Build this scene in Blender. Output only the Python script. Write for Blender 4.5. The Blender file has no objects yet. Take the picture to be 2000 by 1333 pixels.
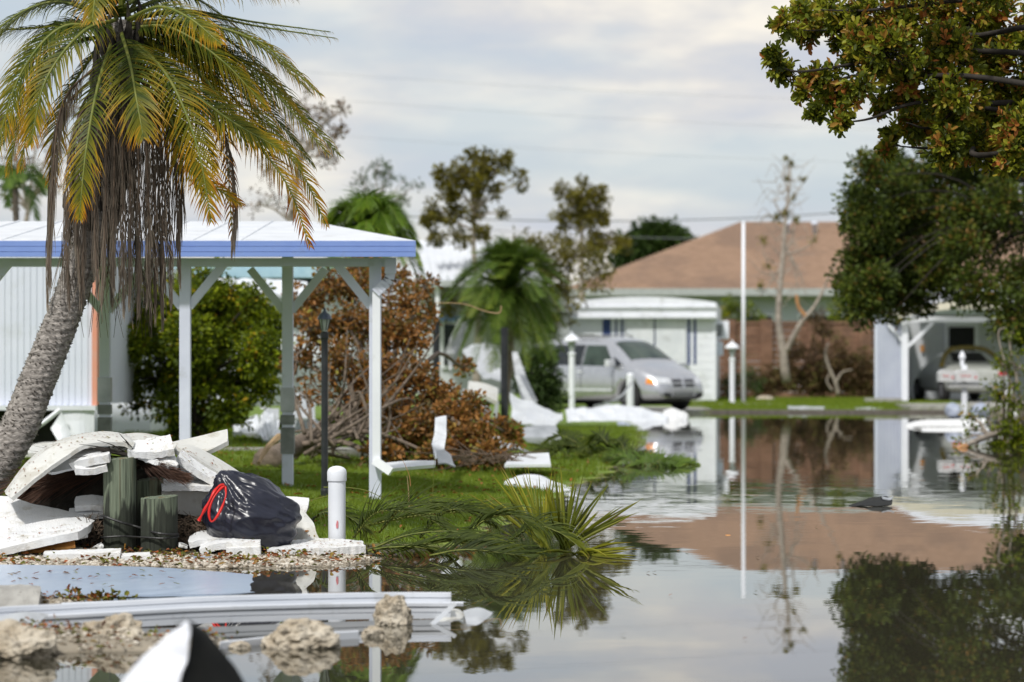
import bpy, bmesh, math, random
import numpy as np
from mathutils import Vector, Matrix, noise as mnoise
from mathutils.bvhtree import BVHTree
random.seed(7); np.random.seed(7); RNG = np.random.default_rng(7)
SC = bpy.context.scene; COL = SC.collection
# ------------------------------------------------------------------ camera, sky, sun, exposure
FPX = 6000.0; HZ = 714.0; EYE = 1.21
cd = bpy.data.cameras.new('camera'); cam = bpy.data.objects.new('camera', cd); COL.objects.link(cam)
cam.location = (0, 0, EYE); cam.rotation_euler = (math.radians(90), 0, 0)
cd.sensor_width = 36; cd.lens = FPX/2000*36; cd.shift_y = (HZ-666.5)/2000
cd.clip_start = 0.5; cd.clip_end = 3000
cd.dof.use_dof = True; cd.dof.focus_distance = 20.2; cd.dof.aperture_fstop = 2.75
SC.camera = cam
SUN_EL, SUN_AZ = math.radians(50), math.radians(207)     # azimuth clockwise from +Y: behind the camera, to the left
w = bpy.data.worlds.new('World'); SC.world = w; w.use_nodes = True
nt = w.node_tree; nt.nodes.clear()
def N(nt, t, **k):
    n = nt.nodes.new(t)
    for a, b in k.items(): setattr(n, a, b)
    return n
out = N(nt, 'ShaderNodeOutputWorld'); bg = N(nt, 'ShaderNodeBackground'); bg.inputs[1].default_value = 0.1
sky = N(nt, 'ShaderNodeTexSky', sky_type='NISHITA', sun_disc=False, sun_elevation=SUN_EL, sun_rotation=SUN_AZ)
tc = N(nt, 'ShaderNodeTexCoord'); mp = N(nt, 'ShaderNodeMapping'); mp.inputs['Scale'].default_value = (1, 1, 3.4); mp.inputs['Location'].default_value = (0.31, 0.2, 0.13)
nt.links.new(tc.outputs['Generated'], mp.inputs[0])
def wn(scale, det, rough, dist=0.0):
    n = N(nt, 'ShaderNodeTexNoise'); n.inputs['Scale'].default_value = scale; n.inputs['Detail'].default_value = det
    n.inputs['Roughness'].default_value = rough; n.inputs['Distortion'].default_value = dist
    nt.links.new(mp.outputs[0], n.inputs['Vector']); return n
def ramp(nt, src, stops):
    r = N(nt, 'ShaderNodeValToRGB'); e = r.color_ramp.elements
    while len(e) < len(stops): e.new(0.5)
    for i, (p, c) in enumerate(stops): e[i].position = p; e[i].color = (*c, 1)
    nt.links.new(src, r.inputs[0]); return r
n1 = wn(9, 6, 0.5); n2 = wn(17, 5, 0.52, 0.15)
r1 = ramp(nt, n1.outputs[0], [(0.38, (0, 0, 0)), (0.62, (1, 1, 1))])
# cloud brightness (times the 0.1 strength): blue-grey undersides to warm white tops
r2 = ramp(nt, n2.outputs[0], [(0.36, (5.8, 6.1, 6.75)), (0.50, (7.1, 7.0, 6.95)), (0.64, (9.3, 8.75, 7.8))])
for e in r2.color_ramp.elements: e.color = [c for c in e.color]
gap = N(nt, 'ShaderNodeMixRGB'); gap.inputs[0].default_value = 0.66; gap.inputs[2].default_value = (5.4, 6.2, 7.1, 1)
nt.links.new(sky.outputs[0], gap.inputs[1])
mx = N(nt, 'ShaderNodeMixRGB'); nt.links.new(gap.outputs[0], mx.inputs[1]); nt.links.new(r2.outputs[0], mx.inputs[2])
m3 = N(nt, 'ShaderNodeMath', operation='MULTIPLY_ADD'); m3.inputs[1].default_value = 0.72; m3.inputs[2].default_value = 0.25
nt.links.new(r1.outputs[0], m3.inputs[0]); nt.links.new(m3.outputs[0], mx.inputs[0])
nt.links.new(mx.outputs[0], bg.inputs[0]); nt.links.new(bg.outputs[0], out.inputs[0])
sl = bpy.data.lights.new('sun', 'SUN'); sl.energy = 2.9; sl.angle = math.radians(4); sl.color = (1, 0.97, 0.92)
so = bpy.data.objects.new('sun', sl); COL.objects.link(so)
sd = Vector((math.sin(SUN_AZ)*math.cos(SUN_EL), math.cos(SUN_AZ)*math.cos(SUN_EL), math.sin(SUN_EL)))
so.rotation_euler = sd.to_track_quat('Z', 'Y').to_euler(); so.location = (0, 0, 30)
vs = SC.view_settings; vs.view_transform = 'Standard'; vs.look = 'None'; vs.exposure = 0.1; vs.gamma = 1; vs.use_curve_mapping = False
cy = SC.cycles; cy.use_denoising = True; cy.max_bounces = 8; cy.diffuse_bounces = 3; cy.glossy_bounces = 3; cy.transmission_bounces = 4; cy.transparent_max_bounces = 8
cy.caustics_reflective = False; cy.caustics_refractive = False; cy.sample_clamp_indirect = 6
# ------------------------------------------------------------------ helpers
def W(px, py, Y): return np.array([(px-1000)*Y/FPX, Y, EYE+(HZ-py)*Y/FPX])
def YW(py, z=0.0): return (EYE-z)*FPX/(py-HZ)
def srgb(r, g, b):
    f = lambda c: (c/255/12.92) if c/255 <= 0.04045 else ((c/255+0.055)/1.055)**2.4
    return (f(r), f(g), f(b))
def mat(name, c1, c2=None, rough=0.6, scale=8.0, bump=0.0, bscale=None, metal=0.0, spec=0.5, mapping=(1, 1, 1), detail=4, mid=None, transl=0.0, attr=None, stops=None, coat=0.0, blotch=None):
    m = bpy.data.materials.new(name); m.use_nodes = True; t = m.node_tree; t.nodes.clear()
    o = N(t, 'ShaderNodeOutputMaterial'); p = N(t, 'ShaderNodeBsdfPrincipled')
    p.inputs['Roughness'].default_value = rough; p.inputs['Metallic'].default_value = metal
    p.inputs['Specular IOR Level'].default_value = spec; p.inputs['Coat Weight'].default_value = coat
    co = N(t, 'ShaderNodeTexCoord'); mpn = N(t, 'ShaderNodeMapping'); mpn.inputs['Scale'].default_value = mapping
    t.links.new(co.outputs['Object'], mpn.inputs[0])
    nz = N(t, 'ShaderNodeTexNoise'); nz.inputs['Scale'].default_value = scale; nz.inputs['Detail'].default_value = detail
    t.links.new(mpn.outputs[0], nz.inputs['Vector'])
    if attr:
        a = N(t, 'ShaderNodeAttribute', attribute_name=attr)
        ad = N(t, 'ShaderNodeMath', operation='MULTIPLY_ADD'); ad.inputs[1].default_value = 0.25; 
        t.links.new(nz.outputs[0], ad.inputs[0]); sb = N(t, 'ShaderNodeMath', operation='SUBTRACT'); sb.inputs[1].default_value = 0.125
        t.links.new(a.outputs['Fac'], ad.inputs[2]); t.links.new(ad.outputs[0], sb.inputs[0])
        rr = ramp(t, sb.outputs[0], stops)
    else:
        c2 = c2 or c1
        st = stops or ([(0.3, c1), (0.7, c2)] if mid is None else [(0.3, c1), (0.5, mid), (0.7, c2)])
        rr = ramp(t, nz.outputs[0], st)
    csock = rr.outputs[0]
    if blotch:
        b2 = N(t, 'ShaderNodeTexNoise'); b2.inputs['Scale'].default_value = blotch[0]; b2.inputs['Detail'].default_value = 6; b2.inputs['Roughness'].default_value = 0.65
        t.links.new(co.outputs['Object'], b2.inputs['Vector'])
        br = ramp(t, b2.outputs[0], [(blotch[1], (0, 0, 0)), (blotch[1]+0.12, (1, 1, 1))])
        mb = N(t, 'ShaderNodeMixRGB'); mb.inputs[2].default_value = (*blotch[2], 1)
        sc = N(t, 'ShaderNodeMath', operation='MULTIPLY'); sc.inputs[1].default_value = blotch[3]
        t.links.new(br.outputs[0], sc.inputs[0]); t.links.new(sc.outputs[0], mb.inputs[0]); t.links.new(csock, mb.inputs[1]); csock = mb.outputs[0]
    t.links.new(csock, p.inputs['Base Color'])
    if bump:
        bn = N(t, 'ShaderNodeTexNoise'); bn.inputs['Scale'].default_value = bscale or scale*2; bn.inputs['Detail'].default_value = 6
        t.links.new(mpn.outputs[0], bn.inputs['Vector'])
        bp = N(t, 'ShaderNodeBump'); bp.inputs['Strength'].default_value = 1; bp.inputs['Distance'].default_value = bump
        t.links.new(bn.outputs[0], bp.inputs['Height']); t.links.new(bp.outputs[0], p.inputs['Normal'])
    if transl:
        tr = N(t, 'ShaderNodeBsdfTranslucent'); ms = N(t, 'ShaderNodeMixShader'); ms.inputs[0].default_value = transl
        t.links.new(csock, tr.inputs[0]); t.links.new(p.outputs[0], ms.inputs[1]); t.links.new(tr.outputs[0], ms.inputs[2]); t.links.new(ms.outputs[0], o.inputs[0])
    else: t.links.new(p.outputs[0], o.inputs[0])
    return m
def tag(o, label=None, cat=None, group=None, kind=None):
    if label: o['label'] = label
    if cat: o['category'] = cat
    if group: o['group'] = group
    if kind: o['kind'] = kind
    return o
def thing(name, label, cat, loc=(0, 0, 0), group=None):
    o = bpy.data.objects.new(name, None); COL.objects.link(o); o.location = [float(v) for v in loc]; o.empty_display_size = 0.2
    return tag(o, label, cat, group)
def origin_of(p):
    v = Vector((0, 0, 0))
    while p is not None: v += p.location; p = p.parent
    return v
class MB:
    """collects verts/faces in world space, then links them as one mesh object"""
    def __init__(s): s.v = []; s.f = []; s.a = []; s.n = 0
    def add(s, verts, faces, att=None):
        verts = np.asarray(verts, float).reshape(-1, 3); b = s.n
        s.v.append(verts); s.f.extend([tuple(int(i)+b for i in f) for f in faces]); s.n += len(verts)
        s.a.append(np.zeros(len(verts)) if att is None else np.broadcast_to(np.asarray(att, float), (len(verts),)).copy())
        return s
    def box(s, c, size, rot=None, taper=1.0):
        hx, hy, hz = [q/2 for q in size]
        v = np.array([(x*hx*(taper if z > 0 else 1), y*hy*(taper if z > 0 else 1), z*hz) for z in (-1, 1) for x, y in ((-1, -1), (1, -1), (1, 1), (-1, 1))])
        if rot is not None: v = v @ np.array(rot.to_3x3()).T
        return s.add(v+np.asarray(c), [(3, 2, 1, 0), (4, 5, 6, 7), (0, 1, 5, 4), (1, 2, 6, 5), (2, 3, 7, 6), (3, 0, 4, 7)])
    def bar(s, a, b, wx, wy, up=(0, 1, 0)):
        a = np.asarray(a, float); b = np.asarray(b, float); t = b-a; L = np.linalg.norm(t); t /= L
        u = np.asarray(up, float); x = np.cross(u, t); x /= np.linalg.norm(x); y = np.cross(t, x)
        v = [p+x*i*wx/2+y*j*wy/2 for p in (a, b) for i, j in ((-1, -1), (1, -1), (1, 1), (-1, 1))]
        return s.add(v, [(3, 2, 1, 0), (4, 5, 6, 7), (0, 1, 5, 4), (1, 2, 6, 5), (2, 3, 7, 6), (3, 0, 4, 7)])
    def tube(s, pts, rad, k=8, cap=True, att=0, jit=0.0):
        P = np.asarray(pts, float); n = len(P); rad = np.broadcast_to(rad, (n,))
        T = np.gradient(P, axis=0); T /= (np.linalg.norm(T, axis=1)[:, None]+1e-12)
        u = np.array([0.0, 0, 1]) if abs(T[0][2]) < 0.9 else np.array([1.0, 0, 0])
        vs_ = []
        for i in range(n):
            x = np.cross(u, T[i]); x /= np.linalg.norm(x)+1e-12; y = np.cross(T[i], x); u = y if abs(np.dot(y, T[i])) < .99 else u
            u = y; x2, y2 = x, y
            # keep frame continuous: u is 'y'; next x = y x T
            an = np.arange(k)*2*math.pi/k
            r = rad[i]*(1+(np.random.rand(k)-.5)*jit)
            vs_.append(P[i]+(np.cos(an)*r)[:, None]*x2+(np.sin(an)*r)[:, None]*y2)
        v = np.concatenate(vs_); f = []
        for i in range(n-1):
            for j in range(k):
                j2 = (j+1) % k; f.append((i*k+j, i*k+j2, (i+1)*k+j2, (i+1)*k+j))
        if cap: f.append(tuple(range(k-1, -1, -1))); f.append(tuple((n-1)*k+j for j in range(k)))
        return s.add(v, f, att)
    def lathe(s, base, prof, k=20, axis=None):
        b = np.asarray(base, float); v = []; f = []
        for r, z in prof:
            for j in range(k):
                a = 2*math.pi*j/k; v.append((b[0]+r*math.cos(a), b[1]+r*math.sin(a), b[2]+z))
        for i in range(len(prof)-1):
            for j in range(k):
                j2 = (j+1) % k; f.append((i*k+j, i*k+j2, (i+1)*k+j2, (i+1)*k+j))
        f.append(tuple(range(k-1, -1, -1))); f.append(tuple((len(prof)-1)*k+j for j in range(k)))
        return s.add(v, f)
    def build(s, name, material, parent=None, smooth=False, loc=None, bevel=0.0):
        V = np.concatenate(s.v) if s.v else np.zeros((0, 3))
        og = origin_of(parent) if parent is not None else (Vector(loc) if loc is not None else Vector((0, 0, 0)))
        V = V-np.array(og); me = bpy.data.meshes.new(name)
        me.from_pydata(V.tolist(), [], s.f); me.update()
        A = np.concatenate(s.a)
        if np.any(A != 0):
            at = me.attributes.new('rnd', 'FLOAT', 'POINT'); at.data.foreach_set('value', A.astype(np.float32))
        if smooth: me.polygons.foreach_set('use_smooth', [True]*len(me.polygons))
        if bevel:
            bm = bmesh.new(); bm.from_mesh(me); bmesh.ops.bevel(bm, geom=[e for e in bm.edges if e.is_manifold and e.calc_face_angle(0) > 0.5], offset=bevel, segments=2, affect='EDGES', profile=0.6)
            bm.to_mesh(me); bm.free()
        me.materials.append(material)
        o = bpy.data.objects.new(name, me); COL.objects.link(o)
        if parent is not None: o.parent = parent
        else: o.location = og
        return o
def fast_mesh(name, V, F, material, att=None, parent=None, loc=None, smooth=False):
    """V (n,3) world, F (m,k) int"""
    og = origin_of(parent) if parent is not None else (Vector(loc) if loc is not None else Vector((0, 0, 0)))
    V = (V-np.array(og)).astype(np.float32); F = np.asarray(F, np.int32); m, k = F.shape
    me = bpy.data.meshes.new(name); me.vertices.add(len(V)); me.vertices.foreach_set('co', V.ravel())
    me.loops.add(m*k); me.loops.foreach_set('vertex_index', F.ravel()); me.polygons.add(m)
    me.polygons.foreach_set('loop_start', np.arange(0, m*k, k, dtype=np.int32)); 
    if smooth: me.polygons.foreach_set('use_smooth', np.ones(m, bool))
    me.update(calc_edges=True)
    if att is not None:
        at = me.attributes.new('rnd', 'FLOAT', 'POINT'); at.data.foreach_set('value', np.asarray(att, np.float32))
    me.materials.append(material); o = bpy.data.objects.new(name, me); COL.objects.link(o)
    if parent is not None: o.parent = parent
    else: o.location = og
    return o
def nrm(a): return a/(np.linalg.norm(a, axis=-1, keepdims=True)+1e-12)
def leaves(P, D, L, wd, att, bend=0.25, up=None):
    """obovate folded leaves, two quads each"""
    n = len(P); D = nrm(D); U = np.random.normal(size=(n, 3)) if up is None else up
    S = nrm(np.cross(D, U)); Nn = np.cross(S, D); L = np.broadcast_to(L, (n,))[:, None]; wd = np.broadcast_to(wd, (n,))[:, None]
    d = -Nn*L*bend
    v = np.stack([P, P+D*L*.45-S*wd*.42+Nn*wd*.25, P+D*L*.8-S*wd*.5+Nn*wd*.2+d*.5, P+D*L+d, P+D*L*.8+S*wd*.5+Nn*wd*.2+d*.5, P+D*L*.45+S*wd*.42+Nn*wd*.25], 1)
    b = (np.arange(n)*6)[:, None]
    F = np.concatenate([b+np.array([0, 1, 2, 3]), b+np.array([0, 3, 4, 5])])
    return v.reshape(-1, 3), F, np.repeat(att, 6)
def rand_dirs(n, up=0.0):
    d = np.random.normal(size=(n, 3)); d[:, 2] += up; return nrm(d)
def curve(pts, n):
    """Catmull-Rom through pts"""
    P = np.asarray(pts, float); P = np.vstack([2*P[0]-P[1], P, 2*P[-1]-P[-2]]); out = []
    m = len(P)-3
    for i in range(n):
        t = i/(n-1)*m; k = min(int(t), m-1); u = t-k; a, b, c, d = P[k:k+4]
        out.append(.5*((2*b)+(-a+c)*u+(2*a-5*b+4*c-d)*u*u+(-a+3*b-3*c+d)*u**3))
    return np.array(out)
def loft(name, lines, thick, material, label=None, cat=None, group=None, n=24, m=3, rough=0.0, parent=None, edge=0.0, smooth=False, wave=0.0, loc=None):
    """a sheet or slab through several rails (each a list of (px,py,Y) or xyz arrays), given real thickness; rough = broken, crumbly surface"""
    R = [curve(l, n) for l in lines]; g = []
    for a, b in zip(R[:-1], R[1:]):
        for j in range(m): g.append(a*(1-j/m)+b*(j/m))
    g.append(R[-1]); G = np.array(g); h, wv = G.shape[:2]
    du = np.gradient(G, axis=1); dv = np.gradient(G, axis=0); Nn = nrm(np.cross(du, dv))
    if edge:
        for side in (0, -1):
            e = np.array([mnoise.noise(Vector(p)*14)+.5*mnoise.noise(Vector(p)*40) for p in G[side]]); G[side] += nrm(dv[side])*e[:, None]*edge
            e = np.array([mnoise.noise(Vector(p)*14+Vector((5, 5, 5)))+.5*mnoise.noise(Vector(p)*40) for p in G[:, side]]); G[:, side] += nrm(du[:, side])*e[:, None]*edge
    if wave:
        sc_ = 3.0*25/max(25, G[..., 1].mean()); e = np.array([[abs(mnoise.noise(Vector((p[0]*1.3+p[2], p[1]*.7, p[2]*2-p[0]*.5))*sc_*1.4))*1.5-.3+.25*abs(mnoise.noise(Vector(p)*sc_*4)) for p in r] for r in G]); G += Nn*e[..., None]*wave*.55
    top = G+Nn*thick/2; bot = G-Nn*thick/2
    if rough:
        for A in (top, bot):
            e = np.array([[mnoise.noise(Vector(p)*30)+.6*mnoise.noise(Vector(p)*70) for p in r] for r in A]); A += Nn*e[..., None]*rough
    V = np.concatenate([top.reshape(-1, 3), bot.reshape(-1, 3)]); o = h*wv; F = []
    for i in range(h-1):
        for j in range(wv-1):
            a = i*wv+j; F.append((a, a+1, a+wv+1, a+wv)); F.append((o+a, o+a+wv, o+a+wv+1, o+a+1))
    for j in range(wv-1): F.append((j, o+j, o+j+1, j+1)); a = (h-1)*wv+j; F.append((a, a+1, o+a+1, o+a))
    for i in range(h-1): a = i*wv; F.append((a, a+wv, o+a+wv, o+a)); a = i*wv+wv-1; F.append((a, o+a, o+a+wv, a+wv))
    mb = MB(); mb.add(V, F); c = V.mean(0); c[2] = V[:, 2].min()
    ob = mb.build(name, material, parent, smooth=smooth, loc=None if parent is not None else c)
    if label: tag(ob, label, cat, group)
    return ob
def LW(*pts): return [W(*p) for p in pts]
# ------------------------------------------------------------------ materials
M = {}
M['white'] = mat('white_paint', (0.80, 0.82, 0.88), (0.87, 0.89, 0.94), rough=0.45, scale=3, blotch=(2.2, 0.56, (0.5, 0.51, 0.5), 0.5))
M['white_metal'] = mat('white_sheet_metal', (0.66, 0.69, 0.73), (0.8, 0.82, 0.85), rough=0.35, scale=2.5, blotch=(4, 0.55, (0.48, 0.49, 0.49), 0.55))
M['styro'] = mat('expanded_foam', (0.72, 0.73, 0.74), (0.82, 0.82, 0.81), rough=0.8, scale=6, bump=0.006, bscale=120, blotch=(8, 0.54, (0.42, 0.38, 0.29), 0.55))
M['panel'] = mat('dirty_foam_panel', (0.56, 0.56, 0.53), (0.72, 0.72, 0.68), rough=0.55, scale=5, bump=0.002, bscale=60, blotch=(5, 0.5, (0.36, 0.33, 0.26), 0.6))
M['post'] = mat('post_paint', (0.60, 0.63, 0.76), (0.68, 0.71, 0.84), rough=0.5, scale=4, blotch=(6, 0.6, (0.4, 0.42, 0.42), 0.5))
M['siding'] = mat('pale_siding', (0.66, 0.70, 0.80), (0.72, 0.75, 0.85), rough=0.5, scale=2, blotch=(1.8, 0.55, (0.55, 0.58, 0.6), 0.5))
M['blue'] = mat('periwinkle_trim', (0.19, 0.29, 0.66), (0.23, 0.34, 0.72), rough=0.4, scale=5, blotch=(5, 0.6, (0.2, 0.27, 0.52), 0.5))
M['navy'] = mat('navy_paint', (0.02, 0.045, 0.16), (0.03, 0.06, 0.2), rough=0.5)
M['coral'] = mat('coral_trim', (0.72, 0.3, 0.2), (0.66, 0.34, 0.25), rough=0.6)
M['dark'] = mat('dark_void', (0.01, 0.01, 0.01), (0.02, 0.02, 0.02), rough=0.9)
M['black'] = mat('black_metal', (0.012, 0.014, 0.018), (0.03, 0.032, 0.036), rough=0.4, scale=10)
M['grey'] = mat('grey_cladding', (0.16, 0.17, 0.17), (0.26, 0.27, 0.27), rough=0.6, scale=10)
M['greymetal'] = mat('grey_metal', (0.3, 0.32, 0.34), (0.5, 0.52, 0.55), rough=0.35, scale=5, metal=0.3)
M['glass'] = mat('dark_glass', (0.012, 0.016, 0.02), (0.03, 0.035, 0.04), rough=0.06, scale=2, spec=0.4)
M['wglass'] = mat('windscreen_glass', (0.015, 0.025, 0.022), (0.07, 0.10, 0.08), rough=0.06, scale=1.6, spec=0.35)
M['lampglass'] = mat('frosted_lamp_glass', (0.3, 0.34, 0.34), (0.5, 0.53, 0.52), rough=0.15)
M['silver'] = mat('silver_car_paint', (0.50, 0.51, 0.54), (0.58, 0.59, 0.62), rough=0.25, metal=0.75, coat=0.7, blotch=(2, 0.6, (0.36, 0.36, 0.38), 0.4))
M['carwhite'] = mat('old_white_car_paint', (0.34, 0.35, 0.32), (0.45, 0.46, 0.43), rough=0.35, coat=0.3)
M['gold'] = mat('mossy_gold_trim', (0.22, 0.16, 0.02), (0.12, 0.1, 0.03), rough=0.6)
M['tyre'] = mat('tyre_rubber', (0.008, 0.008, 0.008), (0.02, 0.02, 0.02), rough=0.8)
M['rim'] = mat('wheel_rim', (0.25, 0.25, 0.27), (0.4, 0.4, 0.42), rough=0.4, metal=0.6)
M['amber'] = mat('amber_lens', (0.8, 0.25, 0.02), (0.9, 0.32, 0.04), rough=0.2)
M['redlens'] = mat('red_lens', (0.45, 0.02, 0.03), (0.5, 0.03, 0.04), rough=0.2)
M['lens'] = mat('headlight_lens', (0.5, 0.52, 0.55), (0.75, 0.77, 0.8), rough=0.1, spec=0.8)
M['concrete'] = mat('weathered_concrete', (0.26, 0.25, 0.23), (0.42, 0.41, 0.38), rough=0.9, scale=9, bump=0.003, bscale=60, blotch=(12, 0.56, (0.12, 0.11, 0.1), 0.6))
M['asphalt'] = mat('wet_asphalt', (0.10, 0.085, 0.07), (0.16, 0.14, 0.12), rough=0.6, scale=14)
M['roof'] = mat('brown_shingles', (0.24, 0.15, 0.095), (0.35, 0.225, 0.15), rough=0.9, scale=5, mapping=(0.6, 1, 4), blotch=(0.45, 0.46, (0.19, 0.125, 0.09), 0.6))
M['housewall'] = mat('grey_stucco', (0.45, 0.48, 0.57), (0.54, 0.57, 0.65), rough=0.8, scale=2)
M['gutter'] = mat('grey_gutter', (0.36, 0.38, 0.38), (0.46, 0.48, 0.48), rough=0.6)
M['blockwall'] = mat('brown_block', (0.16, 0.085, 0.05), (0.27, 0.15, 0.095), rough=0.9, scale=3.5, blotch=(1.2, 0.52, (0.11, 0.065, 0.045), 0.6))
M['shed'] = mat('shed_siding', (0.62, 0.66, 0.78), (0.72, 0.76, 0.86), rough=0.5, scale=2)
M['cream'] = mat('cream_trim', (0.62, 0.58, 0.46), (0.72, 0.68, 0.56), rough=0.6)
M['backwall'] = mat('grey_green_wall', (0.52, 0.54, 0.57), (0.58, 0.60, 0.62), rough=0.7)
M['bark'] = mat('grey_bark', (0.09, 0.07, 0.05), (0.22, 0.17, 0.13), rough=0.9, scale=14, bump=0.006, bscale=30)
M['darkbark'] = mat('dark_bark', (0.015, 0.012, 0.008), (0.035, 0.028, 0.022), rough=0.9, scale=14)
M['palebark'] = mat('pale_bark', (0.2, 0.17, 0.14), (0.42, 0.36, 0.3), rough=0.9, scale=6, bump=0.004)
M['freshwood'] = mat('torn_wood', (0.36, 0.15, 0.05), (0.5, 0.27, 0.12), rough=0.8)
M['twig'] = mat('dead_twigs', (0.05, 0.035, 0.022), (0.16, 0.11, 0.075), rough=0.9, scale=20)
M['stem'] = mat('green_stalk', (0.09, 0.13, 0.015), (0.2, 0.2, 0.03), rough=0.6, scale=20)
def leafmat(name, stops, transl=0.35, rough=0.45): return mat(name, (0, 0, 0), rough=rough, scale=9, attr='rnd', stops=stops, transl=transl, spec=0.22)
G1 = (0.035, 0.06, 0.006); G2 = (0.075, 0.115, 0.01); G3 = (0.16, 0.2, 0.015); OR1 = (0.36, 0.13, 0.02); OR2 = (0.25, 0.07, 0.015); BR = (0.12, 0.055, 0.02)
M['lf_near'] = leafmat('near_tree_leaves', [(0, (0.045, 0.06, 0.008)), (.32, (0.13, 0.16, 0.014)), (.60, (0.32, 0.33, 0.025)), (.78, (0.34, 0.19, 0.035)), (1, (0.40, 0.14, 0.035))])
M['lf_big'] = leafmat('big_tree_leaves', [(0, (0.035, 0.055, 0.01)), (.45, (0.075, 0.11, 0.016)), (.8, (0.15, 0.18, 0.022)), (1, (0.22, 0.12, 0.03))], transl=0.3)
M['lf_bush'] = leafmat('bush_leaves', [(0, (0.045, 0.075, 0.008)), (.45, (0.15, 0.2, 0.01)), (.85, (0.34, 0.4, 0.018)), (1, (0.45, 0.3, 0.02))], transl=0.4)
M['lf_brown'] = leafmat('brown_leaves', [(0, (0.10, 0.085, 0.02)), (.3, (0.2, 0.11, 0.03)), (.6, (0.36, 0.16, 0.045)), (.82, (0.46, 0.22, 0.06)), (1, (0.26, 0.26, 0.04))], transl=0.3)
M['lf_olive'] = leafmat('olive_leaves', [(0, (0.07, 0.075, 0.015)), (.5, (0.17, 0.145, 0.025)), (1, (0.3, 0.27, 0.03))])
M['lf_far'] = leafmat('far_green_leaves', [(0, (0.035, 0.06, 0.02)), (.6, (0.06, 0.1, 0.025)), (1, (0.09, 0.14, 0.03))], transl=0.2)
M['lf_dead'] = leafmat('dead_brush_leaves', [(0, (0.08, 0.055, 0.03)), (.55, (0.2, 0.12, 0.06)), (.85, (0.13, 0.12, 0.035)), (1, (0.18, 0.19, 0.04))], transl=0.2)
M['frond'] = leafmat('palm_leaflets', [(0, (0.02, 0.038, 0.006)), (.25, (0.06, 0.09, 0.008)), (.48, (0.22, 0.2, 0.012)), (.68, (0.52, 0.29, 0.012)), (.9, (0.42, 0.12, 0.012)), (1, (0.16, 0.055, 0.015))], transl=0.4)
M['deadfrond'] = leafmat('dead_palm_leaflets', [(0, (0.03, 0.024, 0.018)), (.5, (0.12, 0.095, 0.072)), (1, (0.3, 0.25, 0.19))], transl=0.15, rough=0.8)
M['palmgreen'] = leafmat('far_palm_leaflets', [(0, (0.045, 0.085, 0.015)), (.55, (0.11, 0.18, 0.025)), (.85, (0.22, 0.27, 0.03)), (1, (0.26, 0.22, 0.03))], transl=0.3)
M['lime'] = leafmat('lime_palm_leaflets', [(0, (0.05, 0.11, 0.012)), (.6, (0.13, 0.22, 0.015)), (1, (0.38, 0.42, 0.02))], transl=0.3)
M['palmetto'] = leafmat('palmetto_blades', [(0, (0.05, 0.07, 0.008)), (.5, (0.15, 0.17, 0.012)), (.85, (0.3, 0.29, 0.02)), (1, (0.2, 0.1, 0.03))], transl=0.3)
M['fallen'] = leafmat('fallen_frond_blades', [(0, (0.015, 0.025, 0.006)), (.5, (0.06, 0.085, 0.008)), (.85, (0.18, 0.2, 0.015)), (1, (0.26, 0.17, 0.05))], transl=0.3, rough=0.6)
M['brownfrond'] = leafmat('brown_frond_blades', [(0, (0.018, 0.012, 0.01)), (.5, (0.06, 0.032, 0.022)), (1, (0.15, 0.075, 0.045))], transl=0.1, rough=0.7)
M['litter'] = leafmat('leaf_litter', [(0, (0.1, 0.1, 0.02)), (.35, (0.2, 0.21, 0.03)), (.55, (0.3, 0.13, 0.03)), (.8, (0.34, 0.10, 0.03)), (1, (0.1, 0.05, 0.03))], transl=0.15)
M['dull'] = mat('dull_sheet_metal', (0.36, 0.38, 0.40), (0.55, 0.57, 0.59), rough=0.4, scale=3, blotch=(5, 0.55, (0.28, 0.28, 0.27), 0.6))
M['trimgrey'] = mat('scuffed_trim', (0.50, 0.53, 0.58), (0.62, 0.64, 0.68), rough=0.35, scale=4, mapping=(.4, 1, 6), blotch=(5, 0.55, (0.36, 0.37, 0.38), 0.6))
M['grass'] = leafmat('lawn_blades', [(0, (0.10, 0.15, 0.014)), (.5, (0.17, 0.235, 0.02)), (1, (0.27, 0.32, 0.045))], transl=0.35)
M['pebble'] = mat('limestone_pebbles', (0, 0, 0), rough=0.85, scale=60, attr='rnd', stops=[(0, (0.16, 0.13, 0.09)), (.4, (0.38, 0.33, 0.26)), (1, (0.66, 0.61, 0.53))])
M['rock'] = mat('pitted_limestone', (0.34, 0.27, 0.18), (0.62, 0.56, 0.46), rough=0.9, scale=7, bump=0.03, bscale=26, blotch=(24, 0.54, (0.06, 0.048, 0.035), 0.85))
M['bag'] = mat('black_bag_plastic', (0.008, 0.009, 0.018), (0.016, 0.018, 0.034), rough=0.3, scale=5, spec=0.5)
M['red'] = mat('red_tie', (0.62, 0.012, 0.01), (0.72, 0.02, 0.012), rough=0.4)
M['pvc'] = mat('white_pvc', (0.74, 0.77, 0.82), (0.82, 0.84, 0.88), rough=0.3, scale=4, blotch=(20, 0.66, (0.35, 0.3, 0.25), 0.6))
M['cardboard'] = mat('tan_cardboard', (0.3, 0.2, 0.1), (0.4, 0.28, 0.15), rough=0.8)
M['orangewood'] = mat('orange_wood', (0.5, 0.2, 0.04), (0.62, 0.3, 0.08), rough=0.7, scale=6, mapping=(1, 4, 4))
M['sheetblue'] = mat('pale_blue_sheet', (0.40, 0.50, 0.66), (0.46, 0.56, 0.70), rough=0.22, scale=1.2, spec=0.5, blotch=(3, 0.6, (0.4, 0.46, 0.52), 0.4))
M['blackside'] = mat('black_underside', (0.008, 0.009, 0.009), (0.02, 0.02, 0.018), rough=0.7, spec=0.2)
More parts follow.
